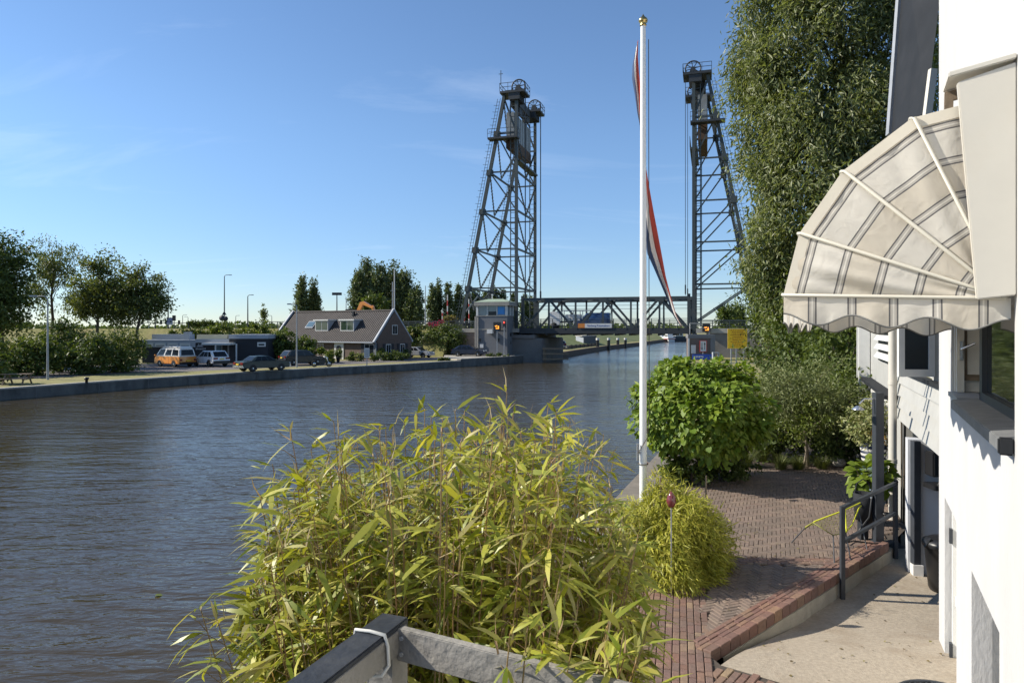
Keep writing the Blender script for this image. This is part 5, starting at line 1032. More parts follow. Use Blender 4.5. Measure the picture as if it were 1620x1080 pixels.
# awning side box and its small sloped cap
bxo = thing('awning_box', 'tall cream painted board box closing the near end of the awning', 'awning box', wl(4.5, .1, 4.78), rzW)
Bz = 4.78; ow = lambda a, t, z: wl(a, t, z)
m = MB(); m.prism([ow(4.44, .002, 4.79), ow(4.44, .19, 4.77), ow(4.44, .285, 6.04), ow(4.44, .002, 6.11)], -wd*.05); m.build('board', m_cream, bxo, bevel=.006)
m = MB(); m.prism([ow(4.2, .004, 6.125), ow(4.2, .33, 6.07), ow(4.2, .33, 6.10), ow(4.2, .004, 6.155)], -wd*.31); m.build('cap', m_cream, bxo, bevel=.005)
m = MB(); m.prism([ow(4.21, .28, 5.80), ow(4.21, .33, 5.80), ow(4.21, .325, 6.06), ow(4.21, .005, 6.115), ow(4.21, .005, 6.06), ow(4.21, .28, 6.01)], -wd*.04); m.build('bracket', m_wood, bxo)
# ---- basket awning
HA = 4.40
def fanpt(px, py):
    k = (px-810)/F; x0, y0 = (C0-wd*HA).xy; t_ = (x0-k*y0)/(k*on.y-on.x); Yp = y0+t_*on.y; return (t_, EYE-(py-520)/F*Yp)
hinge = fanpt(1592, 472); tips = [fanpt(*p) for p in ((1588, 150), (1443, 188), (1333, 272), (1265, 370), (1240, 467))]
aw = thing('awning', 'cream basket awning with grey striped canvas on curved ribs and a scalloped valance', 'awning', wl(HA, 0, 4.8), rzW)
m_canvas = bpy.data.materials.new('striped_canvas'); m_canvas.use_nodes = True
n = m_canvas.node_tree.nodes; l = m_canvas.node_tree.links; b = n['Principled BSDF']; b.inputs['Roughness'].default_value = .85
uvn = n.new('ShaderNodeTexCoord'); sp_ = n.new('ShaderNodeSeparateXYZ'); l.new(uvn.outputs['UV'], sp_.inputs[0])
fr_ = n.new('ShaderNodeMath'); fr_.operation = 'FRACT'; l.new(sp_.outputs[0], fr_.inputs[0])
rp = n.new('ShaderNodeValToRGB'); rp.color_ramp.interpolation = 'CONSTANT'; l.new(fr_.outputs[0], rp.inputs[0])
WHT, BEI, GRY, LGR = (.83, .79, .71), (.76, .695, .585), (.16, .155, .155), (.60, .565, .51)
stops = [(0, WHT), (.326, GRY), (.346, LGR), (.372, WHT), (.392, LGR), (.418, GRY), (.438, BEI), (.826, GRY), (.846, LGR), (.872, WHT), (.892, LGR), (.918, GRY), (.938, WHT)]
e = rp.color_ramp.elements; e[0].position = 0; e[0].color = (*WHT, 1); e[1].position = stops[1][0]; e[1].color = (*stops[1][1], 1)
for p_, c_ in stops[2:]: x_ = e.new(p_); x_.color = (*c_, 1)
zz = n.new('ShaderNodeTexNoise'); zz.inputs['Scale'].default_value = 3; zz.inputs['Detail'].default_value = 8; g_ = n.new('ShaderNodeNewGeometry'); l.new(g_.outputs['Position'], zz.inputs['Vector'])
mr = n.new('ShaderNodeMapRange'); mr.inputs[3].default_value = .84; mr.inputs[4].default_value = 1.08; l.new(zz.outputs[0], mr.inputs[0])
vm = n.new('ShaderNodeVectorMath'); vm.operation = 'SCALE'; l.new(rp.outputs[0], vm.inputs[0]); l.new(mr.outputs[0], vm.inputs['Scale']); l.new(vm.outputs[0], b.inputs['Base Color'])
tr = n.new('ShaderNodeBsdfTranslucent'); l.new(vm.outputs[0], tr.inputs[0]); mz = n.new('ShaderNodeMixShader'); mz.inputs[0].default_value = .45; l.new(b.outputs[0], mz.inputs[1]); l.new(tr.outputs[0], mz.inputs[2]); l.new(mz.outputs[0], n['Material Output'].inputs[0])
z3 = n.new('ShaderNodeTexNoise'); z3.inputs['Scale'].default_value = 9; z3.inputs['Detail'].default_value = 4; z3.inputs['Distortion'].default_value = 1; l.new(g_.outputs['Position'], z3.inputs['Vector']); bp = n.new('ShaderNodeBump'); bp.inputs['Strength'].default_value = .25; bp.inputs['Distance'].default_value = .03; l.new(z3.outputs[0], bp.inputs['Height']); l.new(bp.outputs[0], b.inputs['Normal'])
m_hem = M('beige_hem', (.66, .60, .49), .85, .05, 6); m_hem_grey = M('grey_binding', (.16, .16, .15), .8, .1, 20); m_rib = M('cream_rib', (.52, .49, .41), .45, .05, 10)
HB = 1.62; NS = 5.0
def sheet(P, nu, nv, uvfun, name, mat=m_canvas, parent=aw, th=None):
    """P(u,v) world point; uvfun(u,v) -> stripe coordinate"""
    m = MB(); vs = []; uu = []
    for j in range(nv+1):
        for i in range(nu+1): vs.append(P(i/nu, j/nv)); uu.append(uvfun(i/nu, j/nv))
    m.add(vs, [(j*(nu+1)+i, j*(nu+1)+i+1, (j+1)*(nu+1)+i+1, (j+1)*(nu+1)+i) for j in range(nv) for i in range(nu)], True)
    def f(me):
        ly = me.uv_layers.new(name='UVMap')
        for lp in me.loops: ly.data[lp.index].uv = uu[lp.vertex_index]
    m.uv = f; return m.build(name, mat, parent, normals=False)
for side, aa in (('near', HA), ('far', HB)):
    for i in range(4):
        A, B = tips[i], tips[i+1]
        def P(u, v, A=A, B=B, i=i, aa=aa):
            e_ = (A[0]+(B[0]-A[0])*u, A[1]+(B[1]-A[1])*u); t_ = hinge[0]+(e_[0]-hinge[0])*v; z_ = hinge[1]+(e_[1]-hinge[1])*v
            sag = math.sin(math.pi*u)*(.022 if i < 3 else .10)*v*min(1, (1-v)*6); wr = (.012*math.sin(9*v+3*u*2)+.010*math.sin(17*v*u+4+i))*math.sin(math.pi*u)*min(1, (1-v)*6)
            return wl(aa+(wr if i < 3 else wr*2.4)+sag*.6, t_, z_)
        sheet(P, 12, 30, lambda u, v: ((1-v)*2.75+.66, u), 'side_panel')
    # hem band on the outer edge
    m = MB()
    for i in range(4): 
        A, B = tips[i], tips[i+1]; p = lambda q_, s_: wl(aa+(.009 if aa == HA else -.009), hinge[0]+(q_[0]-hinge[0])*s_, hinge[1]+(q_[1]-hinge[1])*s_); m.poly([p(A, .945), p(B, .945), p(B, 1.002), p(A, 1.002)])
    m.build('hem', m_hem, aw, normals=False)
for i in range(4):
    A, B = tips[i], tips[i+1]
    sheet(lambda u, v, A=A, B=B: wl(HA+(HB-HA)*v, A[0]+(B[0]-A[0])*u-.02*math.sin(math.pi*u), A[1]+(B[1]-A[1])*u-.02*math.sin(math.pi*u)), 6, 8, lambda u, v: (v*2.76/.46, u), 'front_panel')
for i in range(1, 5):
    A = tips[i]; m = MB(); o_ = .022
    m.tube([wl(HA+o_, hinge[0], hinge[1]), wl(HA+o_, A[0]-.01, A[1]), wl(HA+o_-.03, A[0]+.008, A[1]+.004), wl(HB-o_, A[0]+.008, A[1]+.004), wl(HB-o_, hinge[0], hinge[1])], .0115, 8); m.build('rib', m_rib, aw)
# valance: near side, front, far side
bt = tips[4]
path = [(HA+.012, hinge[0]-.02, hinge[1]), (HA+.012, bt[0], bt[1]), (HB-.012, bt[0], bt[1]), (HB-.012, hinge[0], hinge[1])]
for k, nm in ((0, 'valance'), (1, 'valance'), (2, 'valance')):
    p0, p1 = wl(*path[k]), wl(*path[k+1]); Ln = (p1-p0).length; ns = max(1, round(Ln/.46)); nrm = (p1-p0).normalized().cross(V(0, 0, 1))
    drop = lambda u, ns=ns, k=k: (.155 if k == 0 else .215)+.034*math.cos(2*math.pi*u*ns+math.pi)
    P = lambda u, v, p0=p0, p1=p1, nrm=nrm, drop=drop: p0.lerp(p1, u)+V(0, 0, -drop(u)*v)+nrm*(.012*math.sin(u*19)*v+.008*math.sin(u*41)*v)
    vo = sheet(P, 60, 6, lambda u, v, Ln=Ln: (u*Ln/.46*1.0+.1, v), nm)
    m = MB(); m.tube([P(i/60, 1.0) for i in range(61)], .006, 5); m.build('binding', m_hem_grey, vo)
# ---- adjoining wing
B0_ = V(5.30, 8.30, 0); B1_ = V(6.98, 12.3, 0); B2_ = V(9.37, 18.1, 0); bd = (B1_-B0_).normalized(); bn_ = V(-bd.y, bd.x, 0)
rzB = math.atan2(bd.y, bd.x); Lb = (B1_-B0_).length
wg = thing('house_wing', 'weatherboarded cream wing with casement window, louvres and white doors behind the house corner', 'house', B0_, rzB)
# local: x away along the wing, y = outward (towards the water)
m = MB()
for k in range(4): m.prism([(0, -.08, 3.0+k*.215), (0, .045, 3.0+k*.215), (0, .0, 3.212+k*.215), (0, -.08, 3.212+k*.215)], (Lb, 0, 0))
m.build('siding', m_siding, wg, world=False)
m = MB(); m.box(0, Lb, -.3, -.082, 3.0, 6.9); m.box(0, Lb, -3, -.3, 2.9, 3.0); m.build('wall', m_siding, wg, world=False) if False else m.box(0, 0.001, -.3, -.29, 3, 3.001)
m = MB()
for (x0, x1, z0, z1) in ((0, .25, 3.86, 6.9), (1.05, 1.2, 3.86, 5.5), (Lb-.35, Lb, 3.86, 6.9), (.25, Lb-.35, 5.5, 6.9)): m.box(x0, x1, -.25, -.02, z0, z1)
m.box(0, Lb, -3, -.1, 2.92, 3.0); m.build('wall', m_siding, wg, world=False)
m = MB(); m.box(.25, Lb-.35, -.04, .06, 3.84, 3.90); m.build('window_sill', m_zinc, wg, world=False)
m = MB(); m.box(.25, Lb-.35, -.2, -.18, 3.9, 5.5); m.build('window_glass', m_glass, wg, world=False)
def frame(m, x0, x1, y, z0, z1, w=.08, d=.06):
    for a in ((x0, x0+w, z0, z1), (x1-w, x1, z0, z1), (x0+w, x1-w, z0, z0+w), (x0+w, x1-w, z1-w, z1)): m.box(a[0], a[1], y, y+d, a[2], a[3])
m = MB(); frame(m, 1.3, 2.1, -.16, 3.9, 5.5, .09, .09); frame(m, 2.4, 3.4, -.16, 3.9, 5.5, .09, .09); wo_ = m.build('window_frame', m_white_paint, wg, world=False)
oc = MB(); oc.obox((1.05, .3, 4.62), (.05, .28, 0), (.02, -.004, 0), (0, 0, .68)); 
# opened casement leaf standing out from the wall
cx0 = V(1.05, -.02, 0); leafd = V(-.35, .94, 0).normalized()
m = MB()
for (a0, a1, z0, z1) in ((0, .08, 3.95, 5.4), (.4, .48, 3.95, 5.4), (.08, .4, 3.95, 4.05), (.08, .4, 5.3, 5.4)): m.obox(cx0+leafd*((a0+a1)/2)+V(0, 0, (z0+z1)/2), leafd*((a1-a0)/2), V(-leafd.y, leafd.x, 0)*.025, V(0, 0, (z1-z0)/2))
cl = m.build('open_casement', m_white_paint, wg, world=False); m = MB(); m.obox(cx0+leafd*.24+V(0, 0, 4.68), leafd*.16, V(-leafd.y, leafd.x, 0)*.006, V(0, 0, .63)); m.build('pane', m_glass, cl, world=False)
# ground floor under the bay: recessed grey end wall, dark post
gw = MB(); gw.prism([V(6.03, 10.40, .75), V(9.0, 9.2, .75), V(9.0, 9.42, .75), V(6.12, 10.62, .75)], (0, 0, 2.17)); gw.build('grey_wall', m_grey_wall, wg)
m = MB(); m.bar(V(6.09, 10.30, 1.06), V(6.09, 10.30, 2.91), .1, .1); m.build('dark_post', m_darkmetal, wg)
m = MB(); m.prism([V(6.02, 10.24, .8), V(6.15, 10.2, .8), V(6.18, 10.34, .8), V(6.05, 10.38, .8)], (0, 0, .26)); m.build('post_base', m_white_paint, wg)
# continuing wing wall beyond the bay
d2 = (B2_-B1_).normalized(); L2 = (B2_-B1_).length; base_x = Lb
m = MB(); m.box(Lb, Lb+L2, -.3, -.02, .7, 6.6); m.build('far_wall', m_siding, wg, world=False)
m = MB()
for k in range(6): m.prism([(Lb+.5, .08, 3.98+k*.19), (Lb+.5, .12, 3.98+k*.19), (Lb+.5, .05, 4.085+k*.19), (Lb+.5, .022, 4.085+k*.19)], (2.8, 0, 0))
m.build('louvre_slats', m_white_paint, wg, world=False); m = MB(); m.box(Lb+.45, Lb+3.35, -.01, .02, 3.9, 5.2); m.build('louvre_back', m_black, wg, world=False)
m = MB(); m.box(Lb+.2, Lb+L2+.1, -.02, .22, 3.30, 3.37); m.build('canopy', m_zinc, wg, world=False)
for x0 in (.9, 2.2, 3.5): m = MB(); frame(m, Lb+x0, Lb+x0+1.1, -.01, 1.2, 3.2, .12, .07); do = m.build('door', m_white_paint, wg, world=False); m = MB(); m.box(Lb+x0+.14, Lb+x0+.96, .005, .02, 1.5, 3.06); m.build('pane', m_glass, do, world=False)
for x0 in (L2-.75, L2-.2): m = MB(); m.box(Lb+x0, Lb+x0+.2, .0, .25, 1.2, 6.4); m.build('corner_post', m_white_paint, wg, world=False)
m = MB(); p = V(6.80, 12.2, 0); m.tube([p+V(0, 0, .85), p+V(0, 0, 7.2)], .068, 12); 
for z in (2.2, 3.6, 4.9): m.tube([p+V(0, 0, z), p+V(0, 0, z+.07)], .078, 12)
m.build('drainpipe', M('cream_pipe', (.54, .51, .45), .45, .05, 4, stain=(.4, .36, .3), stain_scale=2, stain_amt=.3), wg)
m = MB(); m.tube([p+V(.1, -.1, 1.0), p+V(.12, -.08, 2.2), p+V(.1, -.1, 3.4), p+V(.1, -.08, 6.5)], .014, 5); m.tube([p+V(.17, -.05, .95), p+V(.15, -.1, 1.9), p+V(.18, -.08, 3.0), p+V(.2, -.02, 5)], .02, 5); m.build('cable', m_bark, wg)
zr = [at(1409, 214, 11.6), at(1431, -90, 12.4), at(1497, -90, 10.6), at(1466, 176, 9.8)]
m = MB(); m.prism(zr, V(.3, .9, 0)*.12); m.build('zinc_roof', m_zinc, wg); m = MB(); m.bar(zr[0], zr[1], .1, .12, (1, 0, 0)); m.build('roof_verge', m_pole_grey, wg)
m = MB(); m.bar(at(1466, 190, 9.3), at(1476, 110, 9.3), .07, .09, (1, 0, 0)); m.build('barge_board', m_cream, wg)
bp_ = thing('flue_pipe', 'grey blue upright pipe at the far corner of the wing', 'pipe', (9.50, 18.5, 1.2)); m = MB(); m.tube([(0, 0, 1.8), (0, 0, 5.6)], .09, 12); m.bar((0, 0, 0), (0, 0, 1.8), .08); m.build('pipe', m_pole_grey, bp_, world=False)
ln = thing('wall_lantern', 'black square wall lantern on the grey wall under the bay', 'lantern', (6.30, 10.17, 2.58)); m = MB(); m.box(-.11, .11, -.14, .08, -.16, .2); m.build('housing', m_black, ln, world=False, bevel=.015); m = MB(); m.box(-.09, .09, -.15, -.141, -.12, .14); m.build('pane', m_carglass, ln, world=False)
mb = thing('wall_shelf', 'small black bracket shelf below the lantern', 'bracket', (6.33, 10.14, 2.28)); m = MB(); m.box(-.16, .16, -.2, .1, -.04, .03); m.tube([(-.1, -.15, .03), (-.05, -.18, .14), (.06, -.18, .12), (.1, -.15, .03)], .012, 5); m.build('shelf', m_black, mb, world=False)
# bin, table, railing, shower, chair
bi = thing('rubbish_bin', 'round black rubbish bin with lid at the house corner', 'bin', (6.13, 9.66, .9))
m = MB(); m.lathe([(.0, 0), (.19, 0), (.21, .04), (.26, .62), (.275, .64), (.275, .67)], (0, 0, 0), 28); m.build('body', m_black, bi, world=False)
m = MB(); m.lathe([(.285, .62), (.295, .66), (.28, .7), (.2, .74), (.05, .77), (0, .775)], (0, 0, 0), 28); m.bar((-.3, -.04, .62), (-.22, -.05, .74), .05); m.build('lid', m_black, bi, world=False)
tb = thing('garden_table', 'round black lattice metal table at the bottom edge beside the white wall', 'table', (3.12, 4.93, 1.17))
m = MB(); r_ = .31
m.tube([(r_*math.cos(2*math.pi*k/32), r_*math.sin(2*math.pi*k/32), .73) for k in range(33)], .014, 6)
for k in range(-7, 8):
    d_ = k*.042; hl = math.sqrt(max(r_*r_-d_*d_, 0)); m.bar((d_, -hl, .73), (d_, hl, .73), .012, .008); m.bar((-hl, d_, .735), (hl, d_, .735), .012, .008)
m.build('top', m_darkmetal, tb, world=False)
for k in range(3): a = 2.1*k+.3; m = MB(); m.tube([(.1*math.cos(a), .1*math.sin(a), .72), (.06*math.cos(a), .06*math.sin(a), .4), (.26*math.cos(a), .26*math.sin(a), 0)], .012, 6); m.build('leg', m_darkmetal, tb, world=False)
ra = thing('handrail', 'dark metal handrail with two bars at the edge of the raised terrace', 'handrail', (4.53, 9.38, .91)); p0 = V(4.53, 9.36, 0); p1 = V(6.10, 10.86, 0)
for p, z0 in ((p0, .9), (p1, .95)): m = MB(); m.bar(p+V(0, 0, z0), p+V(0, 0, 2.17), .055); m.build('post', m_darkmetal, ra)
for z in (2.15, 1.68): m = MB(); m.bar(p0+V(0, 0, z), p1+V(0, 0, z), .045); m.build('rail', m_darkmetal, ra)
m = MB(); m.tube([p1+V(.03*math.cos(t*1.3), .03*math.sin(t*1.3), 2.13+.01*t) for t in range(7)], .02, 6); m.tube([p1+V(-.15+.05*math.cos(t), .05*math.sin(t), 1.66) for t in range(8)], .02, 6); m.build('tape_wrap', m_black, ra)
sw = thing('garden_shower', 'dark square shower post with a chrome shower head and tap', 'shower', (5.86, 10.93, 1.2))
m = MB(); m.box(-.065, .065, -.065, .065, 0, 2.38); m.box(-.1, .1, -.1, .1, 0, .02); m.build('post', m_darkmetal, sw, world=False, bevel=.006)
m = MB(); m.tube([(-.06, 0, 2.28), (-.22, 0, 2.28), (-.3, 0, 2.2)], .014, 7); m.lathe([(.02, .05), (.09, .0), (.095, -.015), (0, -.015)], (-.32, 0, 2.12), 16); m.build('shower_head', m_chrome, sw, world=False)
m = MB(); m.tube([(-.06, -.02, .78), (-.14, -.06, .78), (-.14, -.06, .7)], .016, 7); m.tube([(-.13, -.06, .8), (-.13, -.06, .84), (-.18, -.1, .85)], .012, 6); m.build('tap', m_chrome, sw, world=False)
ho = tag(MB().tube([V(5.72, 10.86, 1.9), V(5.6, 10.7, 1.65), V(5.35, 10.6, 1.42), V(5.25, 10.72, 1.24), V(5.45, 10.9, 1.22), V(5.7, 10.75, 1.22), V(5.95, 10.8, 1.22)], .013, 6).build('garden_hose', m_black), 'thin black hose looping from the shower tap to the bricks', 'hose')
ch = thing('wire_chair', 'yellow framed wire net chair behind the handrail', 'chair', (5.0, 10.35, 1.2))
W_ = lambda px, py, Y: at(px, py, Y)
rim = [W_(1252, 858, 10.86), W_(1274, 834, 10.72), W_(1290, 824, 10.7), W_(1330, 809, 10.75), W_(1368, 792, 11.0)]
back_ = [W_(1368, 792, 11.0), W_(1358, 805, 10.9), W_(1348, 830, 10.7), W_(1338, 842, 10.45)]
seat = [W_(1338, 842, 10.45), W_(1318, 846, 10.2), W_(1300, 835, 10.15), W_(1286, 826, 10.35), W_(1274, 834, 10.72)]
m_ychair = M('lime_tube', (.55, .55, .03), .4, .05, 10)
m = MB(); m.tube(rim[1:], .012, 7); m.tube(back_, .01, 6); m.tube([W_(1337, 805, 10.75), W_(1339, 842, 10.45)], .012, 6); m.build('frame', m_ychair, ch)
m = MB(); m.tube(seat, .008, 6)
top_ = rim[1:]; bot_ = list(reversed(seat))
def lerpl(L_, t_): k = t_*(len(L_)-1); i = min(int(k), len(L_)-2); return L_[i].lerp(L_[i+1], k-i)
for k in range(19): t_ = k/18; m.tube([lerpl(top_, t_), lerpl(top_, t_).lerp(lerpl(bot_, t_), .5)+V(0, .05, -.05), lerpl(bot_, t_)], .0022, 4)
for j in range(1, 8): m.tube([lerpl(top_, k/10).lerp(lerpl(bot_, k/10), j/8)+V(0, .05, -.05)*math.sin(math.pi*j/8) for k in range(11)], .0022, 4)
m.build('net', M('net_cord', (.22, .22, .05), .6, .05, 10), ch)
for pts in ([rim[1], rim[0]-V(0, 0, .02)], [seat[0], W_(1346, 892, 10.0)], [seat[1], W_(1320, 892, 9.9)], [back_[1], W_(1372, 872, 10.5)]): m = MB(); m.tube([pts[0], V(pts[1].x, pts[1].y, 1.2)], .009, 6); m.build('leg', m_darkmetal, ch)
# ---- flagpole and pennant
fp = thing('flagpole', 'tall white flagpole with a gilded onion finial standing on the terrace', 'flagpole', (1.915, 9.97, 1.18))
h_ = EYE+(520-42)/F*9.97-1.18
m = MB(); m.tube([(0, 0, 0), (0, 0, 3), (0, 0, h_)], [.055, .051, .038], 20); m.build('pole', m_pole, fp, world=False)
m = MB(); m.lathe([(.0, -.0), (.045, 0), (.05, .02), (.03, .03), (.062, .06), (.068, .085), (.058, .11), (.03, .135), (.012, .16), (0, .185)], (0, 0, h_), 20); m.build('finial', m_gold, fp, world=False)
m = MB(); m.bar((-.085, -.03, 1.5), (-.085, -.03, 1.75), .025); m.bar((-.03, 0, 1.62), (-.09, -.03, 1.62), .03); m.build('cleat', m_pole_grey, fp, world=False)
m = MB(); m.tube([(.075, -.02, h_-.2), (.08, -.03, 4), (.078, -.05, 2.2), (.05, -.075, 1.85), (-.08, -.05, 1.62)], .006, 5); m.tube([(.072*math.cos(t*.8), .072*math.sin(t*.8), 1.45) for t in range(9)], .007, 5); m.build('halyard', m_bark, fp, world=False)
pn_ = thing('pennant', 'long red white and blue pennant drooping and twisted along the flagpole', 'flag', (1.87, 10.06, 9.0))
def ribbon(rows_):
    """rows: (centre, edge a (red), edge b (blue))"""
    res = []
    for s0, s1 in ((0, .34), (.34, .67), (.67, 1.0)):
        m = MB(); vs = []
        for A_, B_ in rows_:
            for k in range(4): t_ = s0+(s1-s0)*k/3; vs.append(A_.lerp(B_, t_)+V(0, .02*math.sin(t_*7+A_.z*3), 0))
        m.add(vs, [(i*4+k, i*4+k+1, (i+1)*4+k+1, (i+1)*4+k) for i in range(len(rows_)-1) for k in range(3)], True); res.append(m)
    return res
YP = 10.08
r1 = [(1010, 62, 1005, 82), (1009, 90, 1001, 102), (1011, 120, 1000, 124), (1014, 150, 1004, 150), (1014, 175, 1008, 180), (1016, 200, 1012, 200), (1018, 235, 1014, 235)]
r2 = [(1016, 235, 1020, 245), (1022, 262, 1016, 280), (1027, 292, 1016, 330), (1034, 335, 1019, 372), (1043, 385, 1024, 402), (1053, 437, 1041, 440), (1062, 470, 1056, 474), (1070, 497, 1066, 499), (1079, 516, 1077, 517)]
rr_ = []
for (xa, ya, xb, yb) in r1+r2:
    dy = max(0, (xa-1030)/60*.5); rr_.append((at(xa, ya, YP+dy), at(xb, yb, YP+dy+.05)))
def smooth(rs, k=4):
    out = []
    for i in range(len(rs)-1):
        for j in range(k): out.append((rs[i][0].lerp(rs[i+1][0], j/k), rs[i][1].lerp(rs[i+1][1], j/k)))
    return out+[rs[-1]]
m_fr = M('flag_red', (.50, .075, .05), .85, .06, 6); m_fw = M('flag_white', (.66, .62, .58), .85, .05, 6); m_fb = M('flag_blue', (.035, .06, .13), .85, .08, 6)
for mbx, mat, nm in zip(ribbon(smooth(rr_)), (m_fr, m_fw, m_fb), ('red_stripe', 'white_stripe', 'blue_stripe')): o = mbx.build(nm, mat, pn_, normals=False); md = o.modifiers.new('thick', 'SOLIDIFY'); md.thickness = .004
# ---- right bank signs near the bridge
ys = thing('yellow_board', 'large yellow notice board with lines of red lettering on grey legs', 'sign board', (at(1166.5, 536, 62).x, 62, .95))
zt_, zb_ = Z(520, 62)-.95, Z(551, 62)-.95; hw_ = 15.3/F*62
m = MB(); m.box(-hw_, hw_, -.06, -.02, zb_, zt_); m.build('board', m_yellow, ys, world=False)
for x in (-hw_*.65, -.1, hw_*.65): m = MB(); m.bar((x, 0, 0), (x, 0, zt_-.1), .09); m.build('leg', m_pole_grey, ys, world=False)
m = MB(); m.bar((-hw_*1.6, 0, .55), (hw_*1.9, 0, .55), .06); m.build('crossbar', m_pole_grey, ys, world=False)
m = MB(); random.seed(5); zc = zt_-.13
for k in range(11):
    wline = hw_*random.uniform(.5, .85); x = -wline
    while x < wline:
        l_ = random.uniform(.04, .16); m.box(x, min(x+l_, wline), -.068, -.061, zc-.035, zc+.03); x += l_+random.choice((.025, .025, .06))
    zc -= .148
m.build('lettering', M('sign_red_ink', (.42, .13, .01), .7, .05, 5), ys, world=False)
m = MB(); m.tube([(.25, -.075, zt_-.5), (.33, -.075, zt_-.4), (.4, -.075, zt_-.48), (.5, -.075, zt_-.4), (.55, -.075, zt_-.5), (.65, -.075, zt_-.4), (.72, -.075, zt_-.45)], .022, 5); m.build('graffiti', m_black, ys, world=False)
ki = thing('kiosk', 'small grey service kiosk with white notices at the foot of the right tower', 'kiosk', (at(1110, 540, 80).x, 80, .95), RZ*.5)
x0, x1 = -1.45, 1.45; zk = Z(529, 80)-.95
m = MB(); m.box(x0, x1, .12, 2.5, 0, zk-.42); m.build('wall', M('kiosk_brown', (.14, .11, .10), .8, .1, 2), ki, world=False)
m = MB(); m.box(x0-.1, x1+.1, 0, 2.6, zk-.45, zk); m.box(x1-.45, x1+.08, .01, .12, 0, zk-.45); m.build('canopy', m_tower_house, ki, world=False, bevel=.02); m = MB(); m.box(x0-.1, x0+.08, -.02, .12, 0, zk-.45); m.build('post', m_white_paint, ki, world=False)
m = MB(); m.box(-1.2, -.65, .08, .115, .75, 1.75); m.build('notice', m_white_paint, ki, world=False)
m = MB(); m.tube([(-1.3, .3, zk), (-1.3, .3, zk+1.3), (-.1, .3, zk+1.3), (-.1, .3, zk+.75), (.9, .3, zk+.75), (.9, .3, zk)], .04, 6); m.build('roof_rail', m_pole_grey, ki, world=False)
ss = thing('navigation_sign', 'white river sign with red border and black vertical arrows on the kiosk', 'sign', Vector(ki.location)+V(.1, -.35, 0))
m = MB(); m.box(-.42, .42, 0, .05, .95, 2.3); m.build('border', m_red, ss, world=False); m = MB(); m.box(-.33, .33, -.015, 0, 1.03, 2.22); m.build('plate', m_white_paint, ss, world=False)
m = MB()
for x, s_ in ((-.16, -1), (.16, 1)): zc = 1.62; m.prism([(x-.035, -.02, zc-.4*s_), (x+.035, -.02, zc-.4*s_), (x+.035, -.02, zc+.2*s_), (x+.11, -.02, zc+.2*s_), (x, -.02, zc+.48*s_), (x-.11, -.02, zc+.2*s_), (x-.035, -.02, zc+.2*s_)], (0, .004, 0))
m.build('arrow', m_black, ss, world=False); m = MB(); m.bar((0, .1, -.1), (0, .1, 2.2), .08); m.build('post', m_pole_grey, ss, world=False)
bb = thing('blue_board', 'low blue name board with white letters half hidden by the catalpa', 'sign board', Vector(ki.location)+V(-.1, -.9, 0)); m = MB(); m.box(-1.2, 1.2, 0, .06, .1, .7); m.build('board', m_sign_blue, bb, world=False); m = MB()
for k in range(5): m.box(-.85+k*.19, -.72+k*.19, -.012, -.001, .3+.04*(k % 2), .52)
m.build('lettering', m_white_paint, bb, world=False); m = MB(); m.bar((-1, .1, -.1), (-1, .1, .6), .07); m.bar((1, .1, -.1), (1, .1, .6), .07); m.build('leg', m_pole_grey, bb, world=False)
fr2 = thing('wooden_bench', 'small weathered grey bench frame right of the kiosk', 'bench', (at(1132, 552, 78).x, 78, .95)); m = MB(); m.box(-.35, .35, -.2, .2, .9, .98); m.build('seat', m_fascia, fr2, world=False)
for x in (-.32, .32): m = MB(); m.box(x-.04, x+.04, -.2, .2, 0, .9); m.build('leg', m_fascia, fr2, world=False)
# ---- big trees and shrubs of the right bank
WX, WY = 13.0, 27.0
e_ = [((WX, WY, 13.5), (3.0, 3.0, 8.2), 3), ((WX-1.6, WY-1, 8.5), (2.2, 2.0, 4.5), 1.6), ((WX-1.3, WY-.8, 13.5), (2.6, 2.2, 4.5), 1.4), ((WX+1.8, WY-1.2, 7.5), (2.4, 2, 3.8), 1.2), ((WX-.3, WY-1.5, 19), (2.9, 2.5, 4.0), 1.2), ((WX+3.5, WY, 14), (3.0, 3, 7), 1.6)]
for k in range(70):
    a = random.uniform(2.2, 5.6); zz_ = random.uniform(4.5, 21.5); rr2 = 3.3*math.sqrt(max(1-((zz_-13)/10.5)**2, .15))*random.uniform(.80, 1.07); e_.append(((WX-.2+math.cos(a)*rr2, WY+math.sin(a)*rr2*.9, zz_), (random.uniform(.45, .95), random.uniform(.45, .9), random.uniform(.6, 1.3)), .17))
t = tree('willow_tree', 'huge silvery green willow towering behind the awning', 'willow', (WX+.8, WY, .95), e_, m_bark, l_willow, 950, 130000, .56, .24, .42, nb=26, droop=.9, ar=.26, flat=1.35, shell=.40, upn=.3)
def rtree(px, py, Y, rx, rz, leaf, label, n=4000, L=.2, name='bush', cat='bush', **kw): c = at(px, py, Y); return bush(label, (c.x, Y, c.z), (rx, rx*.8, rz), leaf, n, L, name=name, cat=cat, **kw)
e_ = [((at(1216, 430, 30).x, 30, 6.6), (1.25, 1.2, 2.3), 2), ((at(1205, 480, 30).x, 30, 5.4), (1.0, 1.0, 1.1), 1.0), ((at(1236, 490, 29).x, 29, 4.5), (1.2, 1.2, 2.4), 1.4)]
tree('pine_tree', 'rounded mid green pine like tree under the left edge of the willow', 'pine', (at(1215, 560, 30).x, 30, .95), e_, m_bark, ML('pine_needles', [(.035, .06, .014), (.055, .085, .018), (.08, .11, .025)], .2), 130, 12000, .38, .17, .14, nb=10, shell=.35, ar=.3, upn=.6)
gb = 'dark shrubs under the willow'
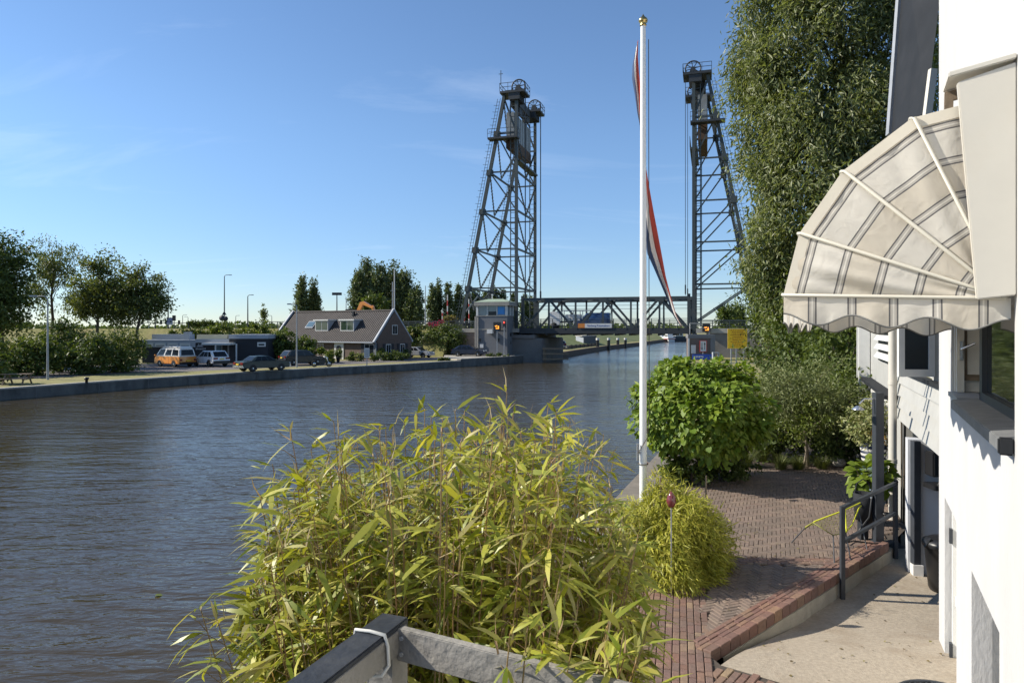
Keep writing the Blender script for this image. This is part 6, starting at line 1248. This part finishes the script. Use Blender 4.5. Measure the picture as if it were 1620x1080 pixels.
rtree(1252, 530, 30, 1.2, 1.5, l_dark, 'dark shrub directly right of the yellow board', 4000, .2, group=gb); rtree(1290, 500, 26, 2.2, 2.0, l_mid, 'broad shrub in the shade below the willow trunk', 6000, .18, group=gb)
rtree(1345, 520, 22, 1.6, 1.9, l_dark, 'dark ivy like shrub left of the grey flue pipe', 6500, .14, group=gb); rtree(1340, 575, 20.5, 1.3, 1.0, l_mid, 'leafy shrub low beside the far corner of the wing', 4000, .13, group=gb)
rtree(1395, 430, 24, 2.6, 3.2, l_dark, 'tall dark shrub behind the wing and the awning', 7000, .2, group=gb); rtree(1262, 570, 24, 1.8, 1.0, l_dark, 'low dark hedge behind the olive tree', 5000, .16, group=gb)
# garden
tree('olive_tree', 'small grey green olive tree with a thin trunk at the back of the terrace', 'olive tree', (7.3, 16.9, 1.2), [((7.15, 16.8, 3.05), (1.05, 1.0, .95), 3), ((7.7, 16.6, 2.6), (.75, .7, .8), 1), ((6.6, 16.9, 2.9), (.6, .6, .7), 1)], m_bark_pale, l_olive, 150, 8500, .26, .085, .055, ttop=(7.2, 16.8, 3.0), nb=18, shell=.4, ar=.3, upn=.3)
tree('shrub', 'yellow green shrub with pale trailing stems beside the olive trunk', 'shrub', (7.05, 16.5, 1.2), [((7.1, 16.4, 2.5), (.55, .5, .7), 1)], m_bark_pale, l_bright, 40, 1800, .2, .08, .03, ttop=(7.1, 16.4, 2.4))
gd = 'dark garden shrubs at the back of the terrace'
for px, py, Y, rx, rz, lf, n_, lab in ((1345, 650, 17.5, .9, 1.0, l_mid, 4500, 'leafy shrub between the olive tree and the wing'), (1320, 700, 17.2, .8, .6, l_dark, 3000, 'low dark shrub right of the olive trunk'), (1228, 690, 17.6, .7, .7, l_dark, 3000, 'dark shrub left of the olive trunk behind the catalpa'), (1375, 640, 18.0, .8, 1.1, l_dark, 3500, 'dark shrub before the far doors of the wing'), (1285, 620, 19.5, 1.6, .9, l_dark, 4500, 'dark hedge behind the olive tree crown'), (1200, 640, 18.5, 1.2, 1.0, l_olive, 3500, 'grey green shrub between the catalpa and the olive tree')):
    rtree(px, py, Y, rx, rz, lf, lab, n_, .1, group=gd)
def grass_tuft(label, c, n, L, mat, spread=.9, group=None, w=.012, name='sedge_plant'):
    c = Vector(c); t = thing(name, label, 'plant', c, 0, group); a = rng.random(n)*6.283; r_ = rng.random(n)*.12; tl = rng.random(n)*spread
    P = np.stack([c.x+r_*np.cos(a), c.y+r_*np.sin(a), np.full(n, c.z)], 1); D = np.stack([np.cos(a)*tl, np.sin(a)*tl, np.ones(n)], 1); N = np.stack([-np.cos(a), -np.sin(a), np.full(n, .3)], 1)
    T2 = (np.array([(0, .5, 0), (0, -.5, 0), (.4, .45, .02), (.4, -.45, .02), (.75, .3, -.12), (.75, -.3, -.12), (1, 0, -.35)]), [(0, 1, 3, 2), (2, 3, 5, 4), (4, 5, 6)])
    leaves('blades', mat, t, P, D, -N*0+np.stack([np.cos(a)*-1, np.sin(a)*-1, tl], 1), L*(.6+.6*rng.random(n)), w, T2); return t
gg = 'grass tufts along the garden edge'
for px, py, L, lab in ((1180, 738, .55, 'arching grass tuft at the right foot of the catalpa'), (1235, 742, .4, 'short grass tuft left of the olive trunk'), (1262, 742, .35, 'small grass tuft at the olive trunk'), (1300, 741, .35, 'small grass tuft right of the olive trunk'), (1205, 730, .6, 'tall grass tuft behind the garden edge')):
    grass_tuft(lab, gnd(px, py, 1.2), 260, L, l_grassblade, 1.0, gg)
co_ = grass_tuft('spiky sword leaved cordyline beside the red flower stake', gnd(1222, 725, 1.2)+V(0, 0, .35), 90, .75, l_grassblade, .9, None, .035, 'cordyline')
for px, py, h2, lab in ((1231, 725, 1.45, 'thin pale garden stake with the red flower'), (1338, 735, .8, 'short dark garden stake by the wing')):
    t = thing('garden_stake', lab, 'stake', gnd(px, py, 1.2)); m = MB(); m.tube([(0, 0, 0), (.02, 0, h2)], .015, 6); m.build('stick', m_wood, t, world=False)
t = thing('flower', 'bright red flower head on the stake beside the cordyline', 'flower', gnd(1228, 725, 1.2)+V(-.05, 0, 1.4)); o = Vector(t.location); crown('petals', l_flower, t, [(tuple(o), (.1, .1, .09), 1)], 20, 160, .04, .06)
for k, (px, py) in enumerate(((1305, 735), (1325, 738))): t = thing('garden_stone', ('rounded pale garden stone left of the dark stake', 'rounded pale garden stone at the wing side')[k], 'stone', gnd(px, py, 1.2)); m = MB(); m.lathe([(0, 0), (.16, .03), (.2, .12), (.14, .22), (0, .26)], (0, 0, 0), 12); m.build('stone', m_concrete, t, world=False)
# catalpa ball on its stem
t = thing('catalpa_tree', 'round bright green catalpa ball with large overlapping leaves behind the flagpole', 'catalpa', (4.2, 15.2, 1.2))
nl = 9500; d_ = rdir(nl); d_ = d_[d_[:, 2] > -.8]; nl = len(d_); rad = (.70+.32*rng.random(nl)**.7)*(1+.10*np.sin(d_[:, 0]*5+1)*np.sin(d_[:, 2]*6)+.07*np.sin(d_[:, 1]*9+d_[:, 2]*4)); rad *= np.where(rng.random(nl) < .06, 1.1, 1)
cc = np.array((4.17, 15.2, 2.72)); Rr = np.array((1.33, 1.28, 1.17)); P = cc+d_*rad[:, None]*Rr; N = unit(d_*.8+np.array((-.15, -.1, .55))+rng.normal(size=(nl, 3))*.42); D = unit(np.array((0, 0, -.75))+d_*.75+rng.normal(size=(nl, 3))*.35)
for k in range(26):
    a = random.uniform(0, 6.28); el_ = math.asin(random.uniform(-.35, .95)); u_ = np.array((math.cos(a)*math.cos(el_), math.sin(a)*math.cos(el_), math.sin(el_))); lc = cc+u_*Rr*random.uniform(.80, .92); n2 = 110; q_ = rdir(n2); q_ = q_+u_*.5
    P = np.concatenate([P, lc+q_*np.array((.26, .26, .2))*random.uniform(.7, 1.25)]); N = np.concatenate([N, unit(unit(q_)*.6+u_*.4+np.array((-.1, -.1, .6))+rng.normal(size=(n2, 3))*.4)]); D = np.concatenate([D, unit(np.array((0, 0, -.6))+q_+rng.normal(size=(n2, 3))*.4)])
nl = len(P)
leaves('crown', l_cat, t, P, D, N, .06+.12*rng.random(nl)**1.3, .05+.105*rng.random(nl)**1.3, T_HEART)
m = MB(); m.tube([(4.2, 15.2, 1.1), (4.18, 15.2, 2.0), (4.17, 15.2, 2.6)], [.08, .065, .05], 8)
for k in range(14): a = k*2.4; e2 = (4.17+math.cos(a)*1.1, 15.2+math.sin(a)*1.0, 2.6+.7*math.sin(k)); m.tube([(4.17, 15.2, 2.3), (4.17+math.cos(a)*.5, 15.2+math.sin(a)*.5, 2.6), e2], [.03, .022, .01], 5)
m.build('trunk', m_bark, t)
rtree(1092, 738, 15.0, .55, .32, l_mid, 'dark leafy underplanting at the foot of the catalpa', 1600, .12, name='shrub', cat='shrub'); rtree(1150, 735, 15.6, .7, .35, l_dark, 'low dark ground shrub right of the catalpa stem', 1600, .1, name='shrub', cat='shrub')
struct('planting_bed', MB().poly([(qx(3)+.6, 3, 1.186), (qx(17)+.6, 17, 1.186), (3.5, 16.6, 1.186), (2.95, 10.2, 1.186), (1.5, 9.7, 1.186), (1.1, 8.6, 1.186), (.25, 3, 1.186)]), m_soil, normals=False)
struct('garden_soil', MB().poly([(3.6, 16.55, 1.21), (9.0, 16.9, 1.21), (10.6, 21, 1.21), (5.2, 21, 1.21)]), m_soil, normals=False)
be = tag(MB().prism([(1.02, 8.5, 1.15), (1.14, 8.48, 1.15), (1.66, 9.78, 1.15), (1.52, 9.85, 1.15)], (0, 0, .16)).build('bed_edging', m_brick_red), 'dark brick edging around the dwarf bamboo bed', 'edging')
# dwarf bamboo hummock round the pole
t = thing('dwarf_bamboo', 'low yellow green dwarf bamboo hummock around the foot of the flagpole', 'bamboo', (2.22, 9.5, 1.19))
nl = 24000; cx = np.array((2.17, 9.62, 1.15)); d_ = rdir(nl); d_[:, 2] = np.abs(d_[:, 2]); rad = .42+.60*rng.random(nl)**.5; rad *= 1+.16*np.sin(d_[:, 0]*6+2)*np.sin(d_[:, 1]*7+1)+.08*np.sin(d_[:, 2]*8+d_[:, 0]*5); rad *= np.where(rng.random(nl) < .05, 1.12, 1)
P = cx+d_*rad[:, None]*np.array((.87, .84, 1.17)); D = unit(d_*np.array((1, 1, .2))+rng.normal(size=(nl, 3))*.5+np.array((0, 0, -.25))); N = unit(d_*.5+np.array((0, 0, .8))+rng.normal(size=(nl, 3))*.5)
leaves('foliage', l_bamboo2, t, P, D, N, (.13*(.5+.9*rng.random(nl))), .015*(.7+.6*rng.random(nl)), T_LONG)
m = MB()
for k in range(60): a = random.uniform(0, 6.28); r_ = random.uniform(0, .5); x, y = cx[0]+math.cos(a)*r_, cx[1]+math.sin(a)*r_*.8; m.tube([(x, y, 1.15), (x+math.cos(a)*.15, y+math.sin(a)*.12, 1.7), (x+math.cos(a)*.4, y+math.sin(a)*.3, 2.15-r_*.5)], [.006, .005, .003], 4)
m.build('culms', m_bark_pale, t)
for px, py, Y, h2, lab in ((1045, 755, 9.6, .95, 'thin brown stake in the dwarf bamboo left of the glass drop'), (1117, 752, 9.9, 1.0, 'thin grey stake in the right side of the dwarf bamboo')):
    p = at(px, py, Y); t = thing('garden_stake', lab, 'stake', (p.x, Y, 1.2)); m = MB(); m.tube([(0, 0, 0), (0, 0, p.z-1.2)], .012, 6); m.build('stick', m_wood, t, world=False)
p = at(1062, 791, 8.75); t = thing('glass_ornament', 'dark red glass drop ornament on a stick in the dwarf bamboo', 'ornament', (p.x, 8.75, 1.2)); hh = p.z-1.2
m = MB(); m.tube([(0, 0, 0), (0, 0, hh-.05)], .008, 6); m.build('stick', m_pole_grey, t, world=False); m = MB(); m.lathe([(0, -.1), (.04, -.08), (.065, -.01), (.05, .05), (.018, .1), (0, .12)], (0, 0, hh), 16); m.build('drop', M('red_glass', (.16, .03, .03), .08, .1, 5, spec=.9), t, world=False)
# pots by the shower
t = thing('plant_pot', 'green barrel like pot with blue and white striped upper pot holding a variegated shrub', 'plant pot', (7.15, 13.5, 1.2))
m = MB(); m.lathe([(0, 0), (.2, 0), (.27, .35), (.24, .7), (.0, .7)], (0, 0, 0), 20); m.build('barrel', M('green_barrel', (.05, .09, .07), .5, .15, 8), t, world=False); m = MB()
for k in range(4): m.lathe([(.2+.012*k, .7+k*.1), (.212+.012*k, .75+k*.1)], (0, 0, 0), 20)
m.build('white_bands', m_white_paint, t, world=False); m = MB(); m.lathe([(0, .7), (.19, .7), (.238, 1.1), (.2, 1.1), (0, 1.08)], (0, 0, 0), 20); m.build('striped_pot', M('navy_pot', (.02, .03, .06), .5, .1, 6), t, world=False)
o = Vector(t.location); crown('foliage', l_varieg, t, [((o.x-.1, o.y, o.z+1.55), (.55, .45, .5), 1)], 70, 2600, .16, .07)
crown('blossom', ML('orange_blossom', [(.30, .17, .03), (.4, .22, .04)], .2), t, [((o.x-.05, o.y-.3, o.z+1.32), (.16, .1, .12), 1)], 15, 300, .06, .04)
t = thing('fig_plant', 'bright green broad leaved plant in a dark pot beside the shower post', 'potted plant', (6.28, 11.95, 1.2)); o = Vector(t.location)
m = MB(); m.lathe([(0, 0), (.16, 0), (.22, .36), (.24, .4), (.2, .4), (0, .37)], (0, 0, 0), 20); m.build('pot', m_black, t, world=False)
nl = 260; d_ = rdir(nl); P = np.array((o.x, o.y, o.z+.80))+d_*np.array((.36, .32, .36))*(.4+.6*rng.random((nl, 1))); leaves('foliage', ML('fig_leaves', [(.14, .20, .02), (.2, .26, .035), (.11, .16, .018)], .4), t, P, unit(d_+np.array((0, 0, -.5))), unit(d_*.5+np.array((-.2, -.2, .7))+rng.normal(size=(nl, 3))*.3), .16*(.6+.6*rng.random(nl)), .16, T_HEART)
m = MB()
for k in range(9): a = k*.7; m.tube([(o.x, o.y, o.z+.35), (o.x+.15*math.cos(a), o.y+.12*math.sin(a), o.z+.7), (o.x+.35*math.cos(a), o.y+.3*math.sin(a), o.z+1.0)], [.012, .009, .005], 5)
m.build('stems', m_bark, t)
t = thing('watering_can', 'grey zinc bucket like can hanging by the shower post', 'bucket', (5.68, 11.05, 1.2)); m = MB(); m.lathe([(0, .32), (.12, .32), (.15, .75), (.14, .75), (.11, .34)], (0, 0, 0), 18); m.build('body', m_zinc, t, world=False); m = MB(); m.tube([(-.14, 0, .72), (-.1, 0, .9), (0, 0, .97), (.1, 0, .9), (.14, 0, .72)], .01, 5); m.bar((0, 0, 0), (0, 0, .33), .12); m.build('handle', m_zinc, t, world=False)
lf = gnd(245, 941, 0.012); o = leaves('floating_leaf', l_bright, None, [tuple(lf)], [(1, .2, 0)], [(0, 0, 1)], .16, .11, T_HEART); tag(o, 'single green leaf floating on the water left of the bamboo', 'leaf')
# ---- small litter on the paving
nl = 420; xx = rng.uniform(1.4, 8.8, nl); yy = rng.uniform(5.6, 16.6, nl); keep = []
kk = Vector((ed.x, ed.y)).normalized()
P = []
for x_, y_ in zip(xx, yy):
    rel = Vector((x_-E1.x, y_-E1.y, 0)); side = rel.dot(en); wallrel = Vector((x_-C0.x, y_-C0.y, 0)).dot(on)
    if side > .35 and x_ > LA(y_)-1.1 and x_ < 6.7+(y_-11.7)*.42: P.append((x_, y_, 1.212))
    elif side < -.12 and wallrel > .05 and y_ < 11: P.append((x_, y_, slab_z(y_)+.012))
nl = len(P); o = leaves('fallen_leaves', MI('fallen_leaf', [(.16, .12, .04), (.10, .07, .03), (.2, .18, .05)], .8, 0), None, P, np.c_[rng.normal(size=(nl, 2)), rng.normal(size=nl)*.15], np.c_[rng.normal(size=(nl, 2))*.3, np.ones(nl)], .025+.04*rng.random(nl), .018+.015*rng.random(nl), T_LEAF); tag(o, 'scattered small dry leaves on the terrace and yard', 'fallen leaves', kind='stuff')
# ---- balcony fence in front of the camera
fc = thing('balcony_fence', 'weathered black railing corner with a white rope loop in front of the bamboo', 'fence', (-.40, 2.2, 1.2))
K0 = V(-.40, 2.19, 0); r1_ = V(-.36, -.93, 0).normalized(); r2_ = V(.885, -.465, 0).normalized(); ztop = 3.665
m = MB(); m.bar(K0+V(0, 0, 1.1), K0+V(0, 0, ztop-.008), .094, .094, (r1_.x, r1_.y, 0)); m.build('post', m_fence_grey, fc)
m = MB(); a = K0-r1_*.05; b2 = K0+r1_*2.6; m.obox((a+b2)/2+V(0, 0, ztop-.045), (b2-a)/2, V(-r1_.y, r1_.x, 0)*.049, V(0, 0, .045)); tr_ = m.build('top_rail', m_fence, fc, bevel=.004)
m = MB(); sdv = V(-r1_.y, r1_.x, 0); 
m.obox((a+b2)/2+V(0, 0, ztop-.052)+sdv*.0505*(1 if sdv.x > 0 else -1), (b2-a)/2*.985, sdv*.0035, V(0, 0, .036)); m.build('rail_side', m_fence_grey, fc)
m = MB(); a = K0+r2_*.05; b2 = K0+r2_*2.4; m.obox((a+b2)/2+V(0, 0, ztop-.06), (b2-a)/2, V(-r2_.y, r2_.x, 0)*.016, V(0, 0, .05)); m.build('side_rail', m_fence_grey, fc, bevel=.003)
m = MB()
for k in range(1, 3): m.bar(K0+r1_*k*1.25+V(0, 0, 1.1), K0+r1_*k*1.25+V(0, 0, ztop-.09), .08); m.bar(K0+r2_*k*1.15+V(0, 0, 1.1), K0+r2_*k*1.15+V(0, 0, ztop-.02), .08)
m.build('rear_post', m_fence, fc)
for bx_, bz_ in ((.07, .035), (.07, .085)): c = K0+r2_*bx_+V(0, 0, ztop-bz_)+V(r2_.y, -r2_.x, 0)*.017; m = MB(); m.tube([c, c+V(r2_.y, -r2_.x, 0)*.005], .007, 8); m.build('bolt', m_pole_grey, fc)
m = MB(); c = K0+r1_*.1; s2 = sdv if sdv.x > 0 else -sdv; loop = [c-s2*.058+V(0, 0, ztop-.03), c-s2*.052+V(0, 0, ztop+.004), c+s2*.0+V(0, 0, ztop+.007), c+s2*.052+V(0, 0, ztop+.004), c+s2*.063+V(0, 0, ztop-.03), c+s2*.063-r1_*.006+V(0, 0, ztop-.09), c+s2*.05+r1_*.012+V(0, 0, ztop-.115), c+s2*.02+r1_*.016+V(0, 0, ztop-.12)]; m.tube(loop, .0055, 7); m.build('rope_loop', m_rope, fc)
# ---- the big bamboo in front
random.seed(3); rng = np.random.default_rng(3)
bam = thing('bamboo', 'large yellow green bamboo clump with dry tips in the foreground', 'bamboo', (-.4, 3.4, 1.15))
top_px = [(330, 990), (372, 960), (420, 830), (448, 765), (470, 722), (495, 730), (530, 690), (565, 710), (610, 690), (650, 680), (680, 665), (725, 670), (760, 675), (800, 632), (840, 680), (872, 655), (905, 690), (950, 705), (985, 800), (1030, 850), (1060, 905)]
def topy(px):
    for (a, ya), (b2, yb) in zip(top_px, top_px[1:]):
        if a <= px <= b2: return ya+(yb-ya)*(px-a)/(b2-a)
    return 1000
PP, DD, NN, LL = [], [], [], []; cul = MB()
def culm(px, py, Y, nodes, dens=1.0, leafy=1.0):
    tip = at(px, py, Y); root = V(-.35+(tip.x+.35)*.45+random.uniform(-.12, .12), 3.3+(tip.y-3.3)*.5+random.uniform(-.1, .1), 1.15)
    mid = root.lerp(tip, .55)+V((tip.x+.35)*.02, random.uniform(-.05, .05), .22*(tip-root).length*.35)
    pts = [root.lerp(mid, t_).lerp(mid.lerp(tip, t_), t_) for t_ in [k/9 for k in range(10)]]
    cul.tube(pts, [.0056-.0038*k/9 for k in range(10)], 5)
    for k in range(nodes):
        t_ = 1-.62*(k/nodes)**1.1; f_ = t_*9; i = min(int(f_), 8); p = pts[i].lerp(pts[i+1], f_-i); ax = (pts[i+1]-pts[i]).normalized(); a0 = random.uniform(0, 6.28)
        side = V(math.cos(a0), math.sin(a0), 0); bl = random.uniform(.03, .16)*(1.0 if k > 0 else .2)*(.6+.9*k/nodes); q = p+(side*.8+ax*.55)*bl
        if k % 2 == 0: cul.tube([p, p.lerp(q, .6)+V(0, 0, .01), q], [.0022, .0018, .001], 3)
        for j in range(random.randint(2, 4) if random.random() < dens else 1):
            a1 = a0+random.uniform(-1.1, 1.1); d_ = V(math.cos(a1), math.sin(a1), random.uniform(-.75, .45)) if k > 0 else V(math.cos(a1)*.7, math.sin(a1)*.7, random.uniform(.1, .9))
            PP.append(tuple(q-side*random.uniform(0, bl*.4))); DD.append(tuple(d_)); NN.append((random.gauss(0, .45), random.gauss(-.1, .45), 1)); LL.append((.065+.125*random.random()**1.1)*(.9 if k < 2 else 1))
for px, py, Y in ((802, 622, 3.3), (672, 648, 3.3), (528, 668, 3.1), (868, 640, 3.5), (893, 650, 3.6), (460, 684, 3.0), (955, 690, 3.7), (600, 682, 3.2), (735, 655, 3.6), (640, 672, 3.4), (700, 664, 3.2), (930, 705, 3.5), (775, 668, 3.2), (492, 712, 3.0), (432, 738, 2.9), (412, 790, 2.8), (318, 965, 2.6), (345, 985, 2.6), (840, 675, 3.4), (565, 700, 3.3), (795, 640, 3.4), (812, 655, 3.2), (682, 662, 3.4), (880, 655, 3.3), (902, 668, 3.5), (660, 655, 3.5), (720, 650, 3.4), (535, 690, 3.2), (940, 720, 3.4), (610, 676, 3.4)): culm(px, py, Y, 20, .8)
for k in range(430):
    px = random.uniform(392, 1025); ty = topy(px); py = ty+abs(random.gauss(0, 1))*150+14; Y = min(max(random.gauss(3.2, .45), 2.35), 4.2)
    if py > 1060: py = random.uniform(max(ty+10, 850), 1060)
    if px > 900 and py > 900: Y = random.uniform(2.6, 3.6)
    if px < 420: Y = min(Y, 2.9)
    if Y < 2.7 and py > 940 and px > 480: Y = 2.8
    culm(px, py, Y, 17)
for k in range(16):
    culm(random.uniform(800, 1010), random.uniform(985, 1065), random.uniform(1.8, 2.05), 13)
n = len(PP); leaves('foliage', l_bamboo, bam, PP, DD, NN, np.array(LL), np.array(LL)*rng.uniform(.095, .165, n), T_LONG)
cul.build('culms', ML('bamboo_culms', [(.26, .145, .06), (.34, .22, .09), (.20, .14, .05), (.38, .26, .15)], .05, .5), bam)
# dry feathery sheaths at the tips
tt = rng.integers(0, n, 2800); P = np.array(PP)[tt]; leaves('dry_sheaths', ML('dry_sheaths', [(.40, .29, .15), (.50, .41, .27), (.32, .2, .10)], .2, .7), bam, P, rng.normal(size=(2800, 3))*.4+np.array((0, 0, .9)), rng.normal(size=(2800, 3)), .05+.09*rng.random(2800), .0055, T_BLADE)
